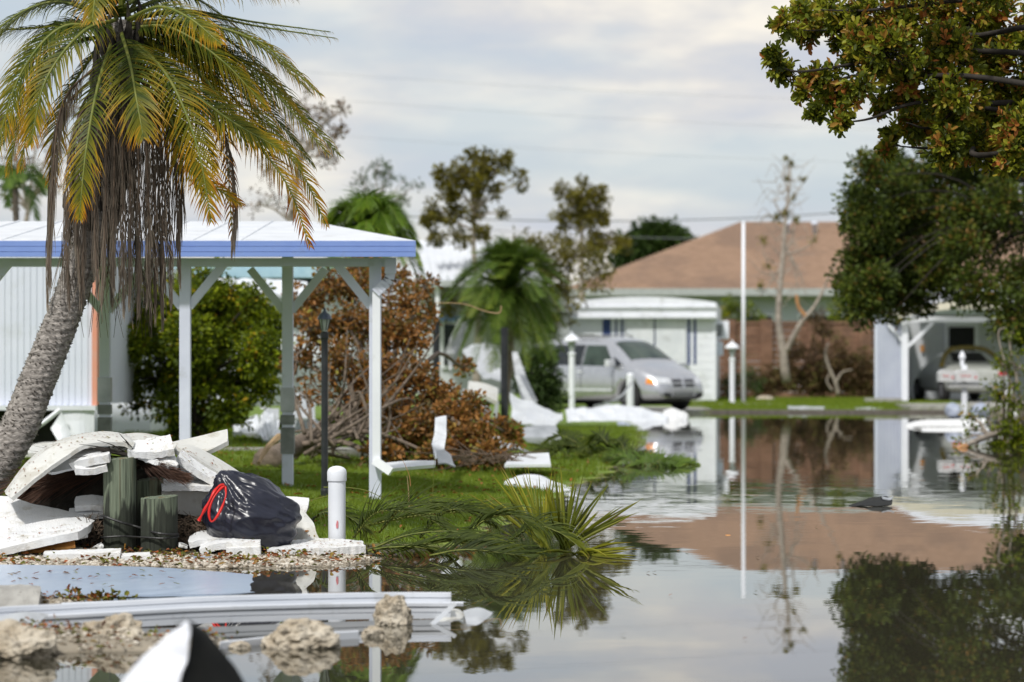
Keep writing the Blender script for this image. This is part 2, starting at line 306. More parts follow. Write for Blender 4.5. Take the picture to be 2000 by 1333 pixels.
M['mailwhite'] = mat('mailbox_white', (0.55, 0.55, 0.55), (0.68, 0.68, 0.68), rough=0.4)
M['tarp'] = mat('blue_grey_tarp', (0.28, 0.32, 0.42), (0.42, 0.46, 0.55), rough=0.5, scale=6, bump=0.02, bscale=8)
M['wire'] = mat('power_line', (0.2, 0.21, 0.23), (0.26, 0.27, 0.3), rough=0.6)
M['cyan'] = mat('pale_cyan_fascia', (0.33, 0.52, 0.62), (0.42, 0.6, 0.68), rough=0.4)
M['strap'] = mat('black_strap', (0.008, 0.008, 0.008), (0.03, 0.03, 0.03), rough=0.5, scale=60)
# treated timber: green, streaked with grain, black rot towards the waterline in ragged tongues
def timber():
    m = mat('treated_timber', (0.085, 0.105, 0.07), (0.20, 0.235, 0.165), rough=0.9, scale=55, mapping=(1, 1, 0.06), bump=0.008, bscale=60, detail=8)
    t = m.node_tree; p = [n for n in t.nodes if n.type == 'BSDF_PRINCIPLED'][0]; co = [n for n in t.nodes if n.type == 'TEX_COORD'][0]
    src = p.inputs['Base Color'].links[0].from_socket
    mp2 = N(t, 'ShaderNodeMapping'); mp2.inputs['Scale'].default_value = (9, 9, 1.2); t.links.new(co.outputs['Object'], mp2.inputs[0])
    nb = N(t, 'ShaderNodeTexNoise'); nb.inputs['Scale'].default_value = 2.2; nb.inputs['Detail'].default_value = 5; t.links.new(mp2.outputs[0], nb.inputs['Vector'])
    sep = N(t, 'ShaderNodeSeparateXYZ'); t.links.new(co.outputs['Object'], sep.inputs[0])
    a = N(t, 'ShaderNodeMath', operation='MULTIPLY_ADD'); a.inputs[1].default_value = 0.62; t.links.new(nb.outputs[0], a.inputs[0])
    ng = N(t, 'ShaderNodeMath', operation='MULTIPLY'); ng.inputs[1].default_value = -1.0; t.links.new(sep.outputs[2], ng.inputs[0]); t.links.new(ng.outputs[0], a.inputs[2])
    r = ramp(t, a.outputs[0], [(-0.0, (0, 0, 0)), (0.06, (1, 1, 1))])
    mp3 = N(t, 'ShaderNodeMapping'); mp3.inputs['Scale'].default_value = (1, 1, .025); t.links.new(co.outputs['Object'], mp3.inputs[0])
    nc = N(t, 'ShaderNodeTexNoise'); nc.inputs['Scale'].default_value = 75; nc.inputs['Detail'].default_value = 2; t.links.new(mp3.outputs[0], nc.inputs['Vector'])
    rc = ramp(t, nc.outputs[0], [(0.56, (0, 0, 0)), (0.64, (.85,)*3)]); mk = N(t, 'ShaderNodeMixRGB'); mk.inputs[2].default_value = (0.02, 0.026, 0.016, 1)
    t.links.new(rc.outputs[0], mk.inputs[0]); t.links.new(src, mk.inputs[1]); src = mk.outputs[0]
    no = N(t, 'ShaderNodeTexNoise'); no.inputs['Scale'].default_value = 9; t.links.new(mp3.outputs[0], no.inputs['Vector'])
    ro = ramp(t, no.outputs[0], [(0.6, (0, 0, 0)), (0.7, (.8,)*3)]); mo_ = N(t, 'ShaderNodeMixRGB'); mo_.inputs[2].default_value = (0.22, 0.12, 0.035, 1)
    t.links.new(ro.outputs[0], mo_.inputs[0]); t.links.new(src, mo_.inputs[1]); src = mo_.outputs[0]
    mm = N(t, 'ShaderNodeMixRGB'); mm.inputs[2].default_value = (0.012, 0.014, 0.01, 1); sc = N(t, 'ShaderNodeMath', operation='MULTIPLY'); sc.inputs[1].default_value = .88
    t.links.new(r.outputs[0], sc.inputs[0]); t.links.new(sc.outputs[0], mm.inputs[0]); t.links.new(src, mm.inputs[1]); t.links.new(mm.outputs[0], p.inputs['Base Color'])
    return m
M['timber'] = timber()
M['palmbark'] = mat('palm_bark', (0.13, 0.115, 0.10), (0.46, 0.42, 0.38), rough=0.95, scale=26, mapping=(1, 1, 2.2), bump=0.01, bscale=70, mid=(0.28, 0.255, 0.23), attr=None)
# water
def water_mat():
    m = bpy.data.materials.new('murky_water'); m.use_nodes = True; t = m.node_tree; t.nodes.clear()
    o = N(t, 'ShaderNodeOutputMaterial'); p = N(t, 'ShaderNodeBsdfPrincipled'); t.links.new(p.outputs[0], o.inputs[0])
    p.inputs['Base Color'].default_value = (0.045, 0.042, 0.028, 1); p.inputs['Roughness'].default_value = 0.0; p.inputs['IOR'].default_value = 1.45
    g = N(t, 'ShaderNodeNewGeometry')
    def layer(sx, sy, seed):
        mp = N(t, 'ShaderNodeMapping'); mp.inputs['Scale'].default_value = (sx, sy, 1); mp.inputs['Location'].default_value = (seed, seed*2, 0); t.links.new(g.outputs['Position'], mp.inputs[0])
        n = N(t, 'ShaderNodeTexNoise'); n.inputs['Scale'].default_value = 1; n.inputs['Detail'].default_value = 3; n.inputs['Roughness'].default_value = .6; t.links.new(mp.outputs[0], n.inputs['Vector'])
        s = N(t, 'ShaderNodeVectorMath', operation='SUBTRACT'); s.inputs[1].default_value = (.5, .5, .5); t.links.new(n.outputs['Color'], s.inputs[0]); return s
    a = layer(1.3, 2.4, 1.3); b = layer(4.5, 10, 5.1); c = layer(0.5, 0.35, 9.7)
    # strength grows in patches where the breeze touches the surface
    mp = N(t, 'ShaderNodeMapping'); mp.inputs['Scale'].default_value = (0.22, 0.16, 1); mp.inputs['Location'].default_value = (3.4, 0.55, 0); t.links.new(g.outputs['Position'], mp.inputs[0])
    pn = N(t, 'ShaderNodeTexNoise'); pn.inputs['Scale'].default_value = 1; pn.inputs['Detail'].default_value = 2; t.links.new(mp.outputs[0], pn.inputs['Vector'])
    pr = ramp(t, pn.outputs[0], [(0.42, (0.22,)*3), (0.62, (1, 1, 1))])
    sep = N(t, 'ShaderNodeSeparateXYZ'); t.links.new(g.outputs['Position'], sep.inputs[0])
    mr = N(t, 'ShaderNodeMapRange'); mr.inputs[1].default_value = 19; mr.inputs[2].default_value = 27; mr.inputs[3].default_value = 0.004; mr.inputs[4].default_value = 0.015
    t.links.new(sep.outputs[1], mr.inputs[0])
    mu = N(t, 'ShaderNodeMath', operation='MULTIPLY'); t.links.new(mr.outputs[0], mu.inputs[0]); t.links.new(pr.outputs[0], mu.inputs[1])
    s1 = N(t, 'ShaderNodeVectorMath', operation='ADD'); t.links.new(a.outputs[0], s1.inputs[0]); t.links.new(b.outputs[0], s1.inputs[1])
    s2 = N(t, 'ShaderNodeVectorMath', operation='SCALE'); t.links.new(s1.outputs[0], s2.inputs[0]); t.links.new(mu.outputs[0], s2.inputs['Scale'])
    s3 = N(t, 'ShaderNodeVectorMath', operation='MULTIPLY'); s3.inputs[1].default_value = (1, 1, 0); t.links.new(s2.outputs[0], s3.inputs[0])
    s4 = N(t, 'ShaderNodeVectorMath', operation='ADD'); s4.inputs[1].default_value = (0, 0, 1); t.links.new(s3.outputs[0], s4.inputs[0])
    nn = N(t, 'ShaderNodeVectorMath', operation='NORMALIZE'); t.links.new(s4.outputs[0], nn.inputs[0]); t.links.new(nn.outputs[0], p.inputs['Normal'])
    return m
M['water'] = water_mat()
# ------------------------------------------------------------------ ground, water
LANDL = [(-500, 18.3), (-8, 18.35), (-3.2, 18.2), (-1.0, 18.35), (-0.85, 19.3), (-.35, 20.6), (0.0, 23.7), (.27, 26.8), (.67, 30.8), (1.09, 34.4), (1.27, 38), (2.0, 47), (2.35, 55.4), (2.5, 66), (3.6, 72.5), (5.0, 78.6), (9.2, 78.8), (16, 78), (60, 77), (500, 77), (500, 900), (-500, 900)]
ORD = 'leftmost second third fourth fifth sixth seventh eighth ninth tenth eleventh twelfth thirteenth fourteenth'.split()
def nth(i): return 'leftmost' if i == 0 else ORD[i]+' from the left'
LANDR = [(10.6, 66), (9.3, 60), (8.5, 52), (7.9, 45), (7.0, 38), (6.3, 32), (9, 26), (500, 26), (500, 78), (12, 78.2), (11, 72)]
def sdist(X, Y, poly):
    P = np.array(poly, float); Q = np.roll(P, -1, 0); d = np.full(X.shape, 1e9); ins = np.zeros(X.shape, bool)
    for (x1, y1), (x2, y2) in zip(P, Q):
        ex, ey = x2-x1, y2-y1; t = np.clip(((X-x1)*ex+(Y-y1)*ey)/(ex*ex+ey*ey), 0, 1)
        d = np.minimum(d, np.hypot(X-x1-t*ex, Y-y1-t*ey))
        c = ((y1 > Y) != (y2 > Y)); 
        with np.errstate(divide='ignore', invalid='ignore'): ins ^= c & (X < (x2-x1)*(Y-y1)/(y2-y1+1e-12)+x1)
    return np.where(ins, d, -d)
def sstep(a, b, x): t = np.clip((x-a)/(b-a), 0, 1); return t*t*(3-2*t)
def wob(X, Y): return .5*np.sin(X*5.1+Y*3.3)+.3*np.sin(X*11.3-Y*7.7+1)+.25*np.sin(X*23+Y*17+2)+.2*np.sin(X*2.3-Y*1.1)
def land_h(X, Y):
    s = np.maximum(sdist(X, Y, LANDL), sdist(X, Y, LANDR)-.1)+wob(X, Y)*.09*np.clip(Y/19, 1, 4)
    h = np.where(s > 0, .016*np.clip(s/.3, 0, 1)+.144*sstep(1.4, 5.0, s)+.010*wob(X*1.3, Y*1.3)*sstep(0, 2.0, s)+.003*wob(X*2, Y*2), np.clip(s*.35, -.5, 0))
    for cx, cy, rx, ry, hh in ((-2.55, 15.5, .5, .2, .035), (-2.05, 13.35, .55, .5, .05), (-1.55, 13.3, .35, .3, .03), (-2.9, 13.0, .6, .8, .05), (-3.3, 15.4, .8, .6, .06)):
        q = 1-np.hypot((X-cx)/rx, (Y-cy)/ry)+wob(X*2, Y*2)*.16; h = np.maximum(h, np.where(q > 0, hh*np.clip(q*2.2, 0, 1), -1))
    return h
def hz(x, y): return float(land_h(np.array([float(x)]), np.array([float(y)]))[0])
xs = np.concatenate([[-500, -120, -60, -30, -18, -13], np.arange(-10, -5, .3), np.arange(-5, 2.8, .075), np.arange(2.8, 12, .22), [12.5, 13.5, 15, 18, 24, 34, 60, 120, 500]])
ys = [5.0, 8.0, 10.0, 11.0]
while ys[-1] < 135: ys.append(ys[-1]*1.0042 if ys[-1] < 40 else ys[-1]*1.008)
ys = np.array(ys+[150, 200, 300, 500, 900.0])
GX, GY = np.meshgrid(xs, ys); GZ = land_h(GX, GY)
V = np.stack([GX, GY, GZ], -1).reshape(-1, 3); nx, ny = len(xs), len(ys)
I = (np.arange(ny-1)[:, None]*nx+np.arange(nx-1)).ravel(); F = np.stack([I, I+1, I+nx+1, I+nx], 1)
near_gravel = 1-sstep(20.1, 20.9, GY+wob(GX, GY)*.25)
zone = np.clip(near_gravel, 0, 1)
zone = np.where((GY > 19.3) & (GY < 20.9), np.minimum(zone, .5), zone)
zone = np.where((GZ < .003) & (GY > 20.5), .5, zone)
zone = np.where((GX > 7.5) & (GY > 36) & (GY < 76), .55, zone)
mg = mat('earth', (0, 0, 0), rough=0.9, scale=1.5, bump=0.01, bscale=25, attr='rnd', detail=8, stops=[(0, (0.12, 0.19, 0.014)), (.12, (0.19, 0.25, 0.025)), (.3, (0.16, 0.17, 0.03)), (.5, (0.10, 0.085, 0.05)), (.8, (0.2, 0.17, 0.12)), (1, (0.3, 0.26, 0.2))])
g = fast_mesh('ground', V, F, mg, att=zone.ravel(), smooth=True); tag(g, kind='structure')
wv = np.array([(-400, 3, 0), (400, 3, 0), (400, 110, 0), (-400, 110, 0)], float)
o = fast_mesh('flood_water', wv, [[0, 1, 2, 3]], M['water']); tag(o, kind='structure')
# lawn
def blades(n, x0, x1, y0, y1, hmin, hmax, wd):
    X = np.random.uniform(x0, x1, n); Y = np.random.uniform(y0, y1, n); Z = land_h(X, Y)
    k = (Z > .007) & ((Y > 20.6) | (np.random.rand(n) < .04)) & (X < 4.6) ; X, Y, Z = X[k], Y[k], Z[k]; n = len(X)
    h = np.random.uniform(hmin, hmax, n)*(1+.35*wob(X*.8, Y*.8)); a = np.random.rand(n)*6.28; w_ = wd*np.random.uniform(.6, 1.3, n)
    lean = np.random.normal(size=(n, 2))*h[:, None]*.3
    B = np.stack([X, Y, Z-.004], -1); s = np.stack([np.cos(a), np.sin(a)*.5, 0*a], -1)*w_[:, None]/2
    T = B+np.stack([lean[:, 0], lean[:, 1], h], -1)
    v = np.stack([B-s, B+s, T], 1).reshape(-1, 3); f = np.arange(n*3).reshape(-1, 3)
    r = np.clip(np.random.rand(n)*.75+.12*wob(X*.5, Y*.5), 0, 1); return v, f, np.repeat(r, 3)
parts_ = [blades(190000, -5.5, 1.3, 20.2, 34, .02, .055, .007), blades(110000, -9, 2.6, 33, 60, .03, .07, .014)]
V = np.concatenate([p[0] for p in parts_]); F = np.concatenate([parts_[0][1], parts_[1][1]+len(parts_[0][0])]); A = np.concatenate([p[2] for p in parts_])
tag(fast_mesh('lawn_grass', V, F, M['grass'], att=A, loc=(-2, 25, .1)), 'bright green lawn grass around the carport posts', 'grass', kind='stuff')
# far lawn tufts so that its edge is not a clean line
X = np.random.uniform(4.6, 12.3, 30000); Y = np.random.uniform(79.0, 96, 30000); Z = land_h(X, Y)
h = np.random.uniform(.04, .1, len(X)); a = np.random.rand(len(X))*6.28; B = np.stack([X, Y, Z-.004], -1); s = np.stack([np.cos(a), 0*a, 0*a], -1)*.02
V = np.stack([B-s, B+s, B+np.stack([0*h, 0*h, h], -1)], 1).reshape(-1, 3)
tag(fast_mesh('far_lawn_grass', V, np.arange(len(V)).reshape(-1, 3), M['grass'], att=np.repeat(np.random.rand(len(X))*.8, 3), loc=(8, 86, .1)), 'short green grass strip before the brown block wall', 'grass', kind='stuff')
# pebbles
def pebbles(n, x0, x1, y0, y1, r0, r1, cond):
    X = np.random.uniform(x0, x1, n); Y = np.random.uniform(y0, y1, n); Z = land_h(X, Y); k = cond(X, Y, Z); X, Y, Z = X[k], Y[k], Z[k]; n = len(X)
    bm = bmesh.new(); bmesh.ops.create_icosphere(bm, subdivisions=1, radius=1); bv = np.array([v.co[:] for v in bm.verts]); bf = np.array([[v.index for v in f.verts] for f in bm.faces]); bm.free()
    r = np.random.uniform(r0, r1, n)**1.0; sc = np.random.uniform(.6, 1.3, (n, 3))*r[:, None]; sc[:, 2] *= .7
    v = bv[None]*(1+np.random.uniform(-.2, .2, (n, len(bv), 1)))*sc[:, None]; a = np.random.rand(n)*6.28
    c, s = np.cos(a)[:, None], np.sin(a)[:, None]; v = np.stack([v[..., 0]*c-v[..., 1]*s, v[..., 0]*s+v[..., 1]*c, v[..., 2]], -1)
    v += np.stack([X, Y, Z+r*.25], -1)[:, None]; f = bf[None]+(np.arange(n)*len(bv))[:, None, None]
    return v.reshape(-1, 3), f.reshape(-1, 3), np.repeat(np.random.rand(n), len(bv))
pp = [pebbles(11500, -3.6, -.75, 18.1, 20.0, .008, .019, lambda X, Y, Z: (Z > .002) & (Y+.2*wob(X*3, Y) < 19.25+.4*np.random.rand(len(X))**2)), pebbles(5200, -3.2, -1.1, 12.4, 16.2, .006, .016, lambda X, Y, Z: Z > .004)]
V = np.concatenate([p[0] for p in pp]); F = np.concatenate([pp[0][1], pp[1][1]+len(pp[0][0])]); A = np.concatenate([p[2] for p in pp])
tag(fast_mesh('gravel', V, F, M['pebble'], att=A, loc=(-2, 18, 0)), 'pale limestone gravel along the water edge', 'gravel', kind='stuff')
# leaf litter on the gravel
def litter(n, x0, x1, y0, y1, L, cond):
    X = np.random.uniform(x0, x1, n); Y = np.random.uniform(y0, y1, n); Z = land_h(X, Y); k = cond(X, Y, Z) & (wob(X*1.7, Y*2)+np.random.rand(n)*1.0 > .45); X, Y, Z = X[k], Y[k], Z[k]; n = len(X)
    D = rand_dirs(n); D[:, 2] = np.abs(D[:, 2])*.35; up = rand_dirs(n); up[:, 2] = np.abs(up[:, 2])+.8
    return leaves(np.stack([X, Y, Z+np.random.uniform(.012, .035, n)], -1), D, np.random.uniform(.6, 1.2, n)*L, np.random.uniform(.6, 1.2, n)*L*.5, np.random.rand(n), up=up)
ll = [litter(2600, -3.5, -.7, 18.2, 20.0, .038, lambda X, Y, Z: Z > .0), litter(3600, -3.1, -1.2, 12.5, 16.2, .032, lambda X, Y, Z: Z > .0)]
V = np.concatenate([p[0] for p in ll]); F = np.concatenate([ll[0][1], ll[1][1]+len(ll[0][0])]); A = np.concatenate([p[2] for p in ll])
tag(fast_mesh('leaf_litter', V, F, M['litter'], att=A, loc=(-2, 18, 0)), 'brown and green dead leaves scattered over the gravel', 'leaves', kind='stuff')
# paved bits
mb = MB(); mb.add([(3.4, 73.5, .09), (5.15, 79.3, .09), (4.4, 96, .19), (1.2, 96, .19), (1.4, 74, .09), (3.4, 73.5, -.2), (5.15, 79.3, -.2), (4.4, 96, -.2), (1.2, 96, -.2), (1.4, 74, -.2)], [(0, 1, 2, 3, 4), (0, 5, 6, 1), (1, 6, 7, 2), (2, 7, 8, 3), (3, 8, 9, 4), (4, 9, 5, 0)])
tag(mb.build('driveway', M['concrete']), kind='structure')
mb = MB(); mb.box((12.6, 86.5, .12), (4.6, 14, .12)); tag(mb.build('carport_slab', M['concrete']), kind='structure')
mb = MB()
for i in range(24): x = 4.9+i*.62; y = 78.72+math.sin(i*1.7)*.03; mb.box((x+.3, y, .02), (.612, .34, .1))
tag(mb.build('road_kerb', M['asphalt']), kind='structure')
mb = MB(); mb.box((-3.7, 38.2, .12), (4.4, .9, .12)); tag(mb.build('path', M['concrete']), kind='structure')
# ------------------------------------------------------------------ vegetation builders
def clump_tree(name, label, cat, trunk, r0, clumps, leafm, L, dens, bark, group=None, twig_r=.006, per=9, spread=.16, attach=None, pale=None, asp=.5, flat=1.0, base=None, limb_r=None, droop=0.0, stuffleaf=True, fill=0.55):
    """trunk: xyz list; clumps: (xyz centre, radius m, density). Leaves sit round twig ends; twigs fork from limbs."""
    T = curve(trunk, 26); root = thing(name, label, cat, base if base is not None else T[0], group)
    mt = MB(); rad = np.linspace(r0, r0*.28, 26); rad[0] *= 1.25; mt.tube(T, rad, 10, jit=.12)
    mt.build('trunk', bark, root, smooth=True)
    ml = MB(); Ps = []; Ds = []; Ls = []; R = []
    for c, r, d in clumps:
        c = np.asarray(c, float); k = int(np.argmin(np.linalg.norm(T-(c+np.array([0, 0, -r*.6])), axis=1)*(1-.0*np.arange(26)))); k = min(k, 22)
        a = T[k]; m1 = a*.5+c*.5+np.array([0, 0, .12*np.linalg.norm(c-a)])-np.array([0, 0, droop*r]); lr = (limb_r or r0*.32)
        if np.linalg.norm(c-a) > .05: ml.tube(curve([a, m1, c], 8), np.linspace(lr, lr*.3, 8), 6)
        ntw = max(3, int(d)); dirs = rand_dirs(ntw, .15); rr = r*np.random.uniform(0, 1, ntw)**fill; rr = np.minimum(rr, r)
        ends = c+dirs*rr[:, None]*np.array([1, 1, flat])
        for i in range(ntw):
            if i % 2 == 0: 
                mid = c*.55+ends[i]*.45+np.random.normal(size=3)*r*.08; ml.tube([c, mid, ends[i]], [twig_r*1.6, twig_r*1.2, twig_r*.6], 3, cap=False)
        q = np.random.poisson(per, ntw)+2; e = np.repeat(ends, q, 0); dd = np.repeat(dirs, q, 0); n = len(e)
        off = rand_dirs(n)*np.random.uniform(0, 1, (n, 1))**.6*spread; off[:, 2] *= .8
        Ps.append(e+off); Ds.append(nrm(dd*.5+nrm(off)*1.0+np.random.normal(size=(n, 3))*.25-np.array([0, 0, .15]))); Ls.append(np.random.uniform(.6, 1.2, n)*L)
        tone = np.repeat(np.clip(np.random.normal(.45, .22, ntw), 0, 1), q); R.append(np.clip(tone+np.random.normal(0, .16, n), 0, 1))
    if ml.n: ml.build('branch', bark, root, smooth=True)
    P = np.concatenate(Ps); V, F, A = leaves(P, np.concatenate(Ds), np.concatenate(Ls), np.concatenate(Ls)*asp, np.concatenate(R))
    tag(fast_mesh('foliage', V, F, leafm, att=A, parent=root), kind='stuff'); return root
def C(px, py, Y, rpx, d): return (W(px, py, Y), rpx*Y/FPX, d)
def frond_strips(path, n, Lf, wd, rnd0, rnd1, ang=55, droop=.5, segs=4, upv=(0, -.35, 1), tipage=.45, start=.12, jitter=.12, cup=.25, hang=0.0, taper=True):
    """pinnate frond: leaflets both sides of a rachis; returns V, F, A (rnd = age)"""
    P = curve(path, n); T = nrm(np.gradient(P, axis=0)); up = np.array(upv, float); S = nrm(np.cross(T, up)); U = np.cross(S, T)
    t = np.linspace(0, 1, n); k = t > start; P, T, S, U, t = P[k], T[k], S[k], U[k], t[k]; m = len(t)
    prof = np.sin(np.pi*np.clip((t-start)/(1-start)*.86+.12, 0, 1))**.6 if taper else np.ones(m)
    Vs, Fs, As = [], [], []; nb = 0
    for side in (-1, 1):
        a = np.radians(ang*(1-.45*t)+np.random.normal(0, 5, m)); L = Lf*prof*np.random.uniform(1-jitter, 1+jitter, m)
        d = nrm(T*np.cos(a)[:, None]+side*S*np.sin(a)[:, None]+U*cup+np.random.normal(size=(m, 3))*.05)
        pos = P.copy(); rows = []; sl = L/segs; nm = nrm(np.cross(d, T)); 
        wv_ = nrm(np.cross(d, nm)); brk = np.random.rand(m) < .06
        for s in range(segs+1):
            u = s/segs; wdt = wd*(.55+.45*math.sin(math.pi*min(1, u*1.1+.15)))*(1-u**3)*np.ones(m)*.5+.0004
            wvv = nrm(np.cross(d, nm)); rows.append((pos-wvv*wdt[:, None], pos+wvv*wdt[:, None]))
            dr = droop*(.4+u*1.2)*(1+brk*1.5); d = nrm(d+np.array([0, 0, -1])*np.asarray(dr/segs)[:, None]*1.2+hang*np.array([0, 0, -1])); pos = pos+d*sl[:, None]
        v = np.stack([q for r in rows for q in r], 1); b = nb+(np.arange(m)*(2*(segs+1)))[:, None]
        f = np.concatenate([b+np.array([2*s, 2*s+1, 2*s+3, 2*s+2]) for s in range(segs)])
        base = rnd0+(rnd1-rnd0)*t+np.random.normal(0, .07, m)
        at = np.stack([np.clip(base+tipage*(s/segs)**1.6, 0, 1) for s in range(segs+1) for _ in (0, 1)], 1)
        Vs.append(v.reshape(-1, 3)); Fs.append(f); As.append(at.ravel()); nb += v.shape[0]*v.shape[1]
    return np.concatenate(Vs), np.concatenate(Fs), np.concatenate(As), P
def make_frond(parent, path, n=60, Lf=.4, wd=.014, r0=.1, r1=.5, name='frond', m=None, rr=.009, stem=None, loc=None, **k):
    V, F, A, P = frond_strips(path, n, Lf, wd, r0, r1, **k)
    o = fast_mesh(name, V, F, m or M['frond'], att=A, parent=parent, loc=loc)
    mb = MB(); full = curve(path, 24); mb.tube(full, np.linspace(rr, rr*.2, 24), 5); mb.build('stalk', stem or M['stem'], o, smooth=True)
    return o
# ------------------------------------------------------------------ far background
def poly_box(x0, x1, y0, y1, z0, z1): m = MB(); m.box(((x0+x1)/2, (y0+y1)/2, (z0+z1)/2), (x1-x0, y1-y0, z1-z0)); return m
# brown-roofed house
hs = thing('house', 'long low house with a brown hipped shingle roof behind the block wall', 'house', (13, 120, .1))
a0, a1, b0, b1, ze, zr = 2.0, 30.0, 112.0, 128.0, 3.99, 6.8
poly_box(a0+.8, a1-.8, b0+.8, b1-.8, .1, ze-.03).build('wall', M['housewall'], hs)
mb = MB(); mb.add([(a0, b0, ze), (a1, b0, ze), (a1, b1, ze), (a0, b1, ze), (9.0, 120, zr), (23, 120, zr)], [(0, 1, 5, 4), (1, 2, 5), (2, 3, 4, 5), (3, 0, 4), (3, 2, 1, 0)])
rf = mb.build('roof', M['roof'], hs)
for i in range(26):      # shingle courses, each a thin lipped step up the front slope
    t = (i+.5)/26; y = b0+8*t; z = ze+(zr-ze)*t; xl = a0+7*t; xr = a1-7*t
    if i % 2 == 0: pass
mb = MB()
for i in range(40):
    t = i/40; y = b0+8*t; z = ze+(zr-ze)*t; xl = a0+7*t; xr = a1-7*t; mb.box(((xl+xr)/2, y+.1, z+.05), (xr-xl, .18, .022), Matrix.Rotation(math.atan2(zr-ze, 8), 3, 'X'))
mb.build('shingle_course', M['roof'], rf)
poly_box(a0-.1, a1+.1, b0-.14, b0-.004, ze-.24, ze+.02).build('gutter', M['gutter'], hs)
for px in (1538, 1591, 1646):
    q = W(px, 450, 118.5); mb = MB(); mb.lathe((q[0], 118.5, 6.0), [(.09, 0), (.09, .62), (.14, .63), (.14, .72), (.03, .76)], 10); mb.build('roof_vent', M['siding'], hs, smooth=True)
for px, wq in ((1480, 1.2), (1600, 1.6), (1655, 1.0)):
    x = (px-1000)*112.8/6000; wd_ = poly_box(x-wq/2, x+wq/2, 112.74, 112.79, 1.6, 3.1).build('window_frame', M['white'], hs)
    poly_box(x-wq/2+.08, x+wq/2-.08, 112.72, 112.738, 1.68, 3.02).build('pane', M['glass'], wd_)
h2 = thing('house', 'second brown roofed house glimpsed through the dark tree', 'house', (26, 140, .1))
mb = MB(); mb.add([(17, 130, 4.0), (34, 130, 4.0), (34, 142, 4.0), (17, 142, 4.0), (20.5, 136, 6.1), (30, 136, 6.1)], [(0, 1, 5, 4), (1, 2, 5), (2, 3, 4, 5), (3, 0, 4), (3, 2, 1, 0)]); mb.build('roof', M['roof'], h2)
poly_box(18, 33, 131, 141, .1, 3.98).build('wall', M['housewall'], h2)
# block wall
bw = thing('block_wall', 'brown concrete block garden wall behind the bare tree', 'wall', (8, 100, .15))
for i in range(12): poly_box(1.0, 15.2, 100-.1, 100.1, .15+i*.2, .15+i*.2+.188).build('block_course', M['blockwall'], bw)
poly_box(1.0, 15.2, 99.86, 100.14, 2.552, 2.64).build('coping', M['blockwall'], bw)
for px in (1425, 1497, 1592, 1690, 1790): x = (px-1000)*99.8/6000; poly_box(x-.2, x+.2, 99.75, 99.89, .1, 2.7).build('pier', M['blockwall'], bw)
# white trailer
tr = thing('mobile_home', 'small white trailer home with a curved roof lip and navy striped shutters', 'mobile home', (1.62, 87.3, .14)); tr.rotation_euler.z = math.radians(-4.6)
def lbox(parent, name, m, x0, x1, y0, y1, z0, z1, bev=0.0):
    o = poly_box(x0, x1, y0, y1, z0, z1).build(name, m, None, bevel=bev); o.parent = parent; return o
wl = lbox(tr, 'wall', M['white'], 0, 4.12, 0, 11, .0, 2.52)
for i in range(11): lbox(tr, 'siding_board', M['white'], .01, 4.11, -.012, -.002, .04+i*.225, .04+i*.225+.212)
mb = MB(); n = 14; V = []
for i in range(n+1):
    x = -.06+4.24*i/n; z = 2.84+.17*math.sin(math.pi*i/n)**.8
    V += [(x, -.28, 2.42), (x, -.28, z), (x, 11.1, z), (x, 11.1, 2.42)]
F = []
for i in range(n):
    a = 4*i; F += [(a, a+4, a+5, a+1), (a+1, a+5, a+6, a+2), (a+2, a+6, a+7, a+3), (a+3, a+7, a+4, a)]
F += [(0, 1, 2, 3), tuple(4*n+k for k in (3, 2, 1, 0))]; mb.add(V, F); rf = mb.build('roof', M['white'], None); rf.parent = tr
o = lbox(tr, 'roof_lip', M['white_metal'], -.1, 4.2, -.34, -.285, 2.68, 2.74); o = lbox(tr, 'roof_lip', M['white_metal'], -.1, 4.2, -.33, -.285, 2.40, 2.46)
sh = lbox(tr, 'shutter', M['white_metal'], 1.64, 2.41, -.09, -.02, 1.12, 2.38); lbox(tr, 'shutter', M['white_metal'], 2.46, 3.32, -.09, -.02, 1.12, 2.38)
for x0, x1, z0 in ((.96, 1.19, .9), (1.315, 1.37, 1.12), (1.48, 1.54, 1.12), (2.415, 2.455, 1.1), (3.37, 3.44, 1.1), (3.54, 3.61, 1.1)): lbox(tr, 'shutter_stripe', M['navy'], x0, x1, -.03, -.016, z0, 2.38)
lbox(tr, 'shutter_shade_ledge', M['greymetal'], 1.6, 3.4, -.14, -.02, 1.03, 1.085); lbox(tr, 'skirting', M['white_metal'], 0, 4.14, -.03, -.015, .0, .3)  # grey ledge stands in for the shadow line below the shutters
lbox(tr, 'corner_trim', M['white'], 4.06, 4.17, -.04, .06, 0, 2.5); lbox(tr, 'corner_trim', M['siding'], -.05, .05, -.04, .06, 0, 2.5)
for i in range(5): lbox(tr, 'side_board', M['siding'], 4.12, 4.135, .15+i*2.1, .15+i*2.1+2.05, .02, 2.4)
ac = lbox(tr, 'window_air_conditioner', M['white'], 4.14, 4.52, 1.2, 1.8, 1.82, 2.35, .01); lbox(ac, 'grille', M['grey'], 4.16, 4.34, 1.17, 1.198, 1.9, 2.25)
lbox(tr, 'electric_meter', M['siding'], 4.14, 4.36, 1.0, 1.2, 1.35, 1.75)
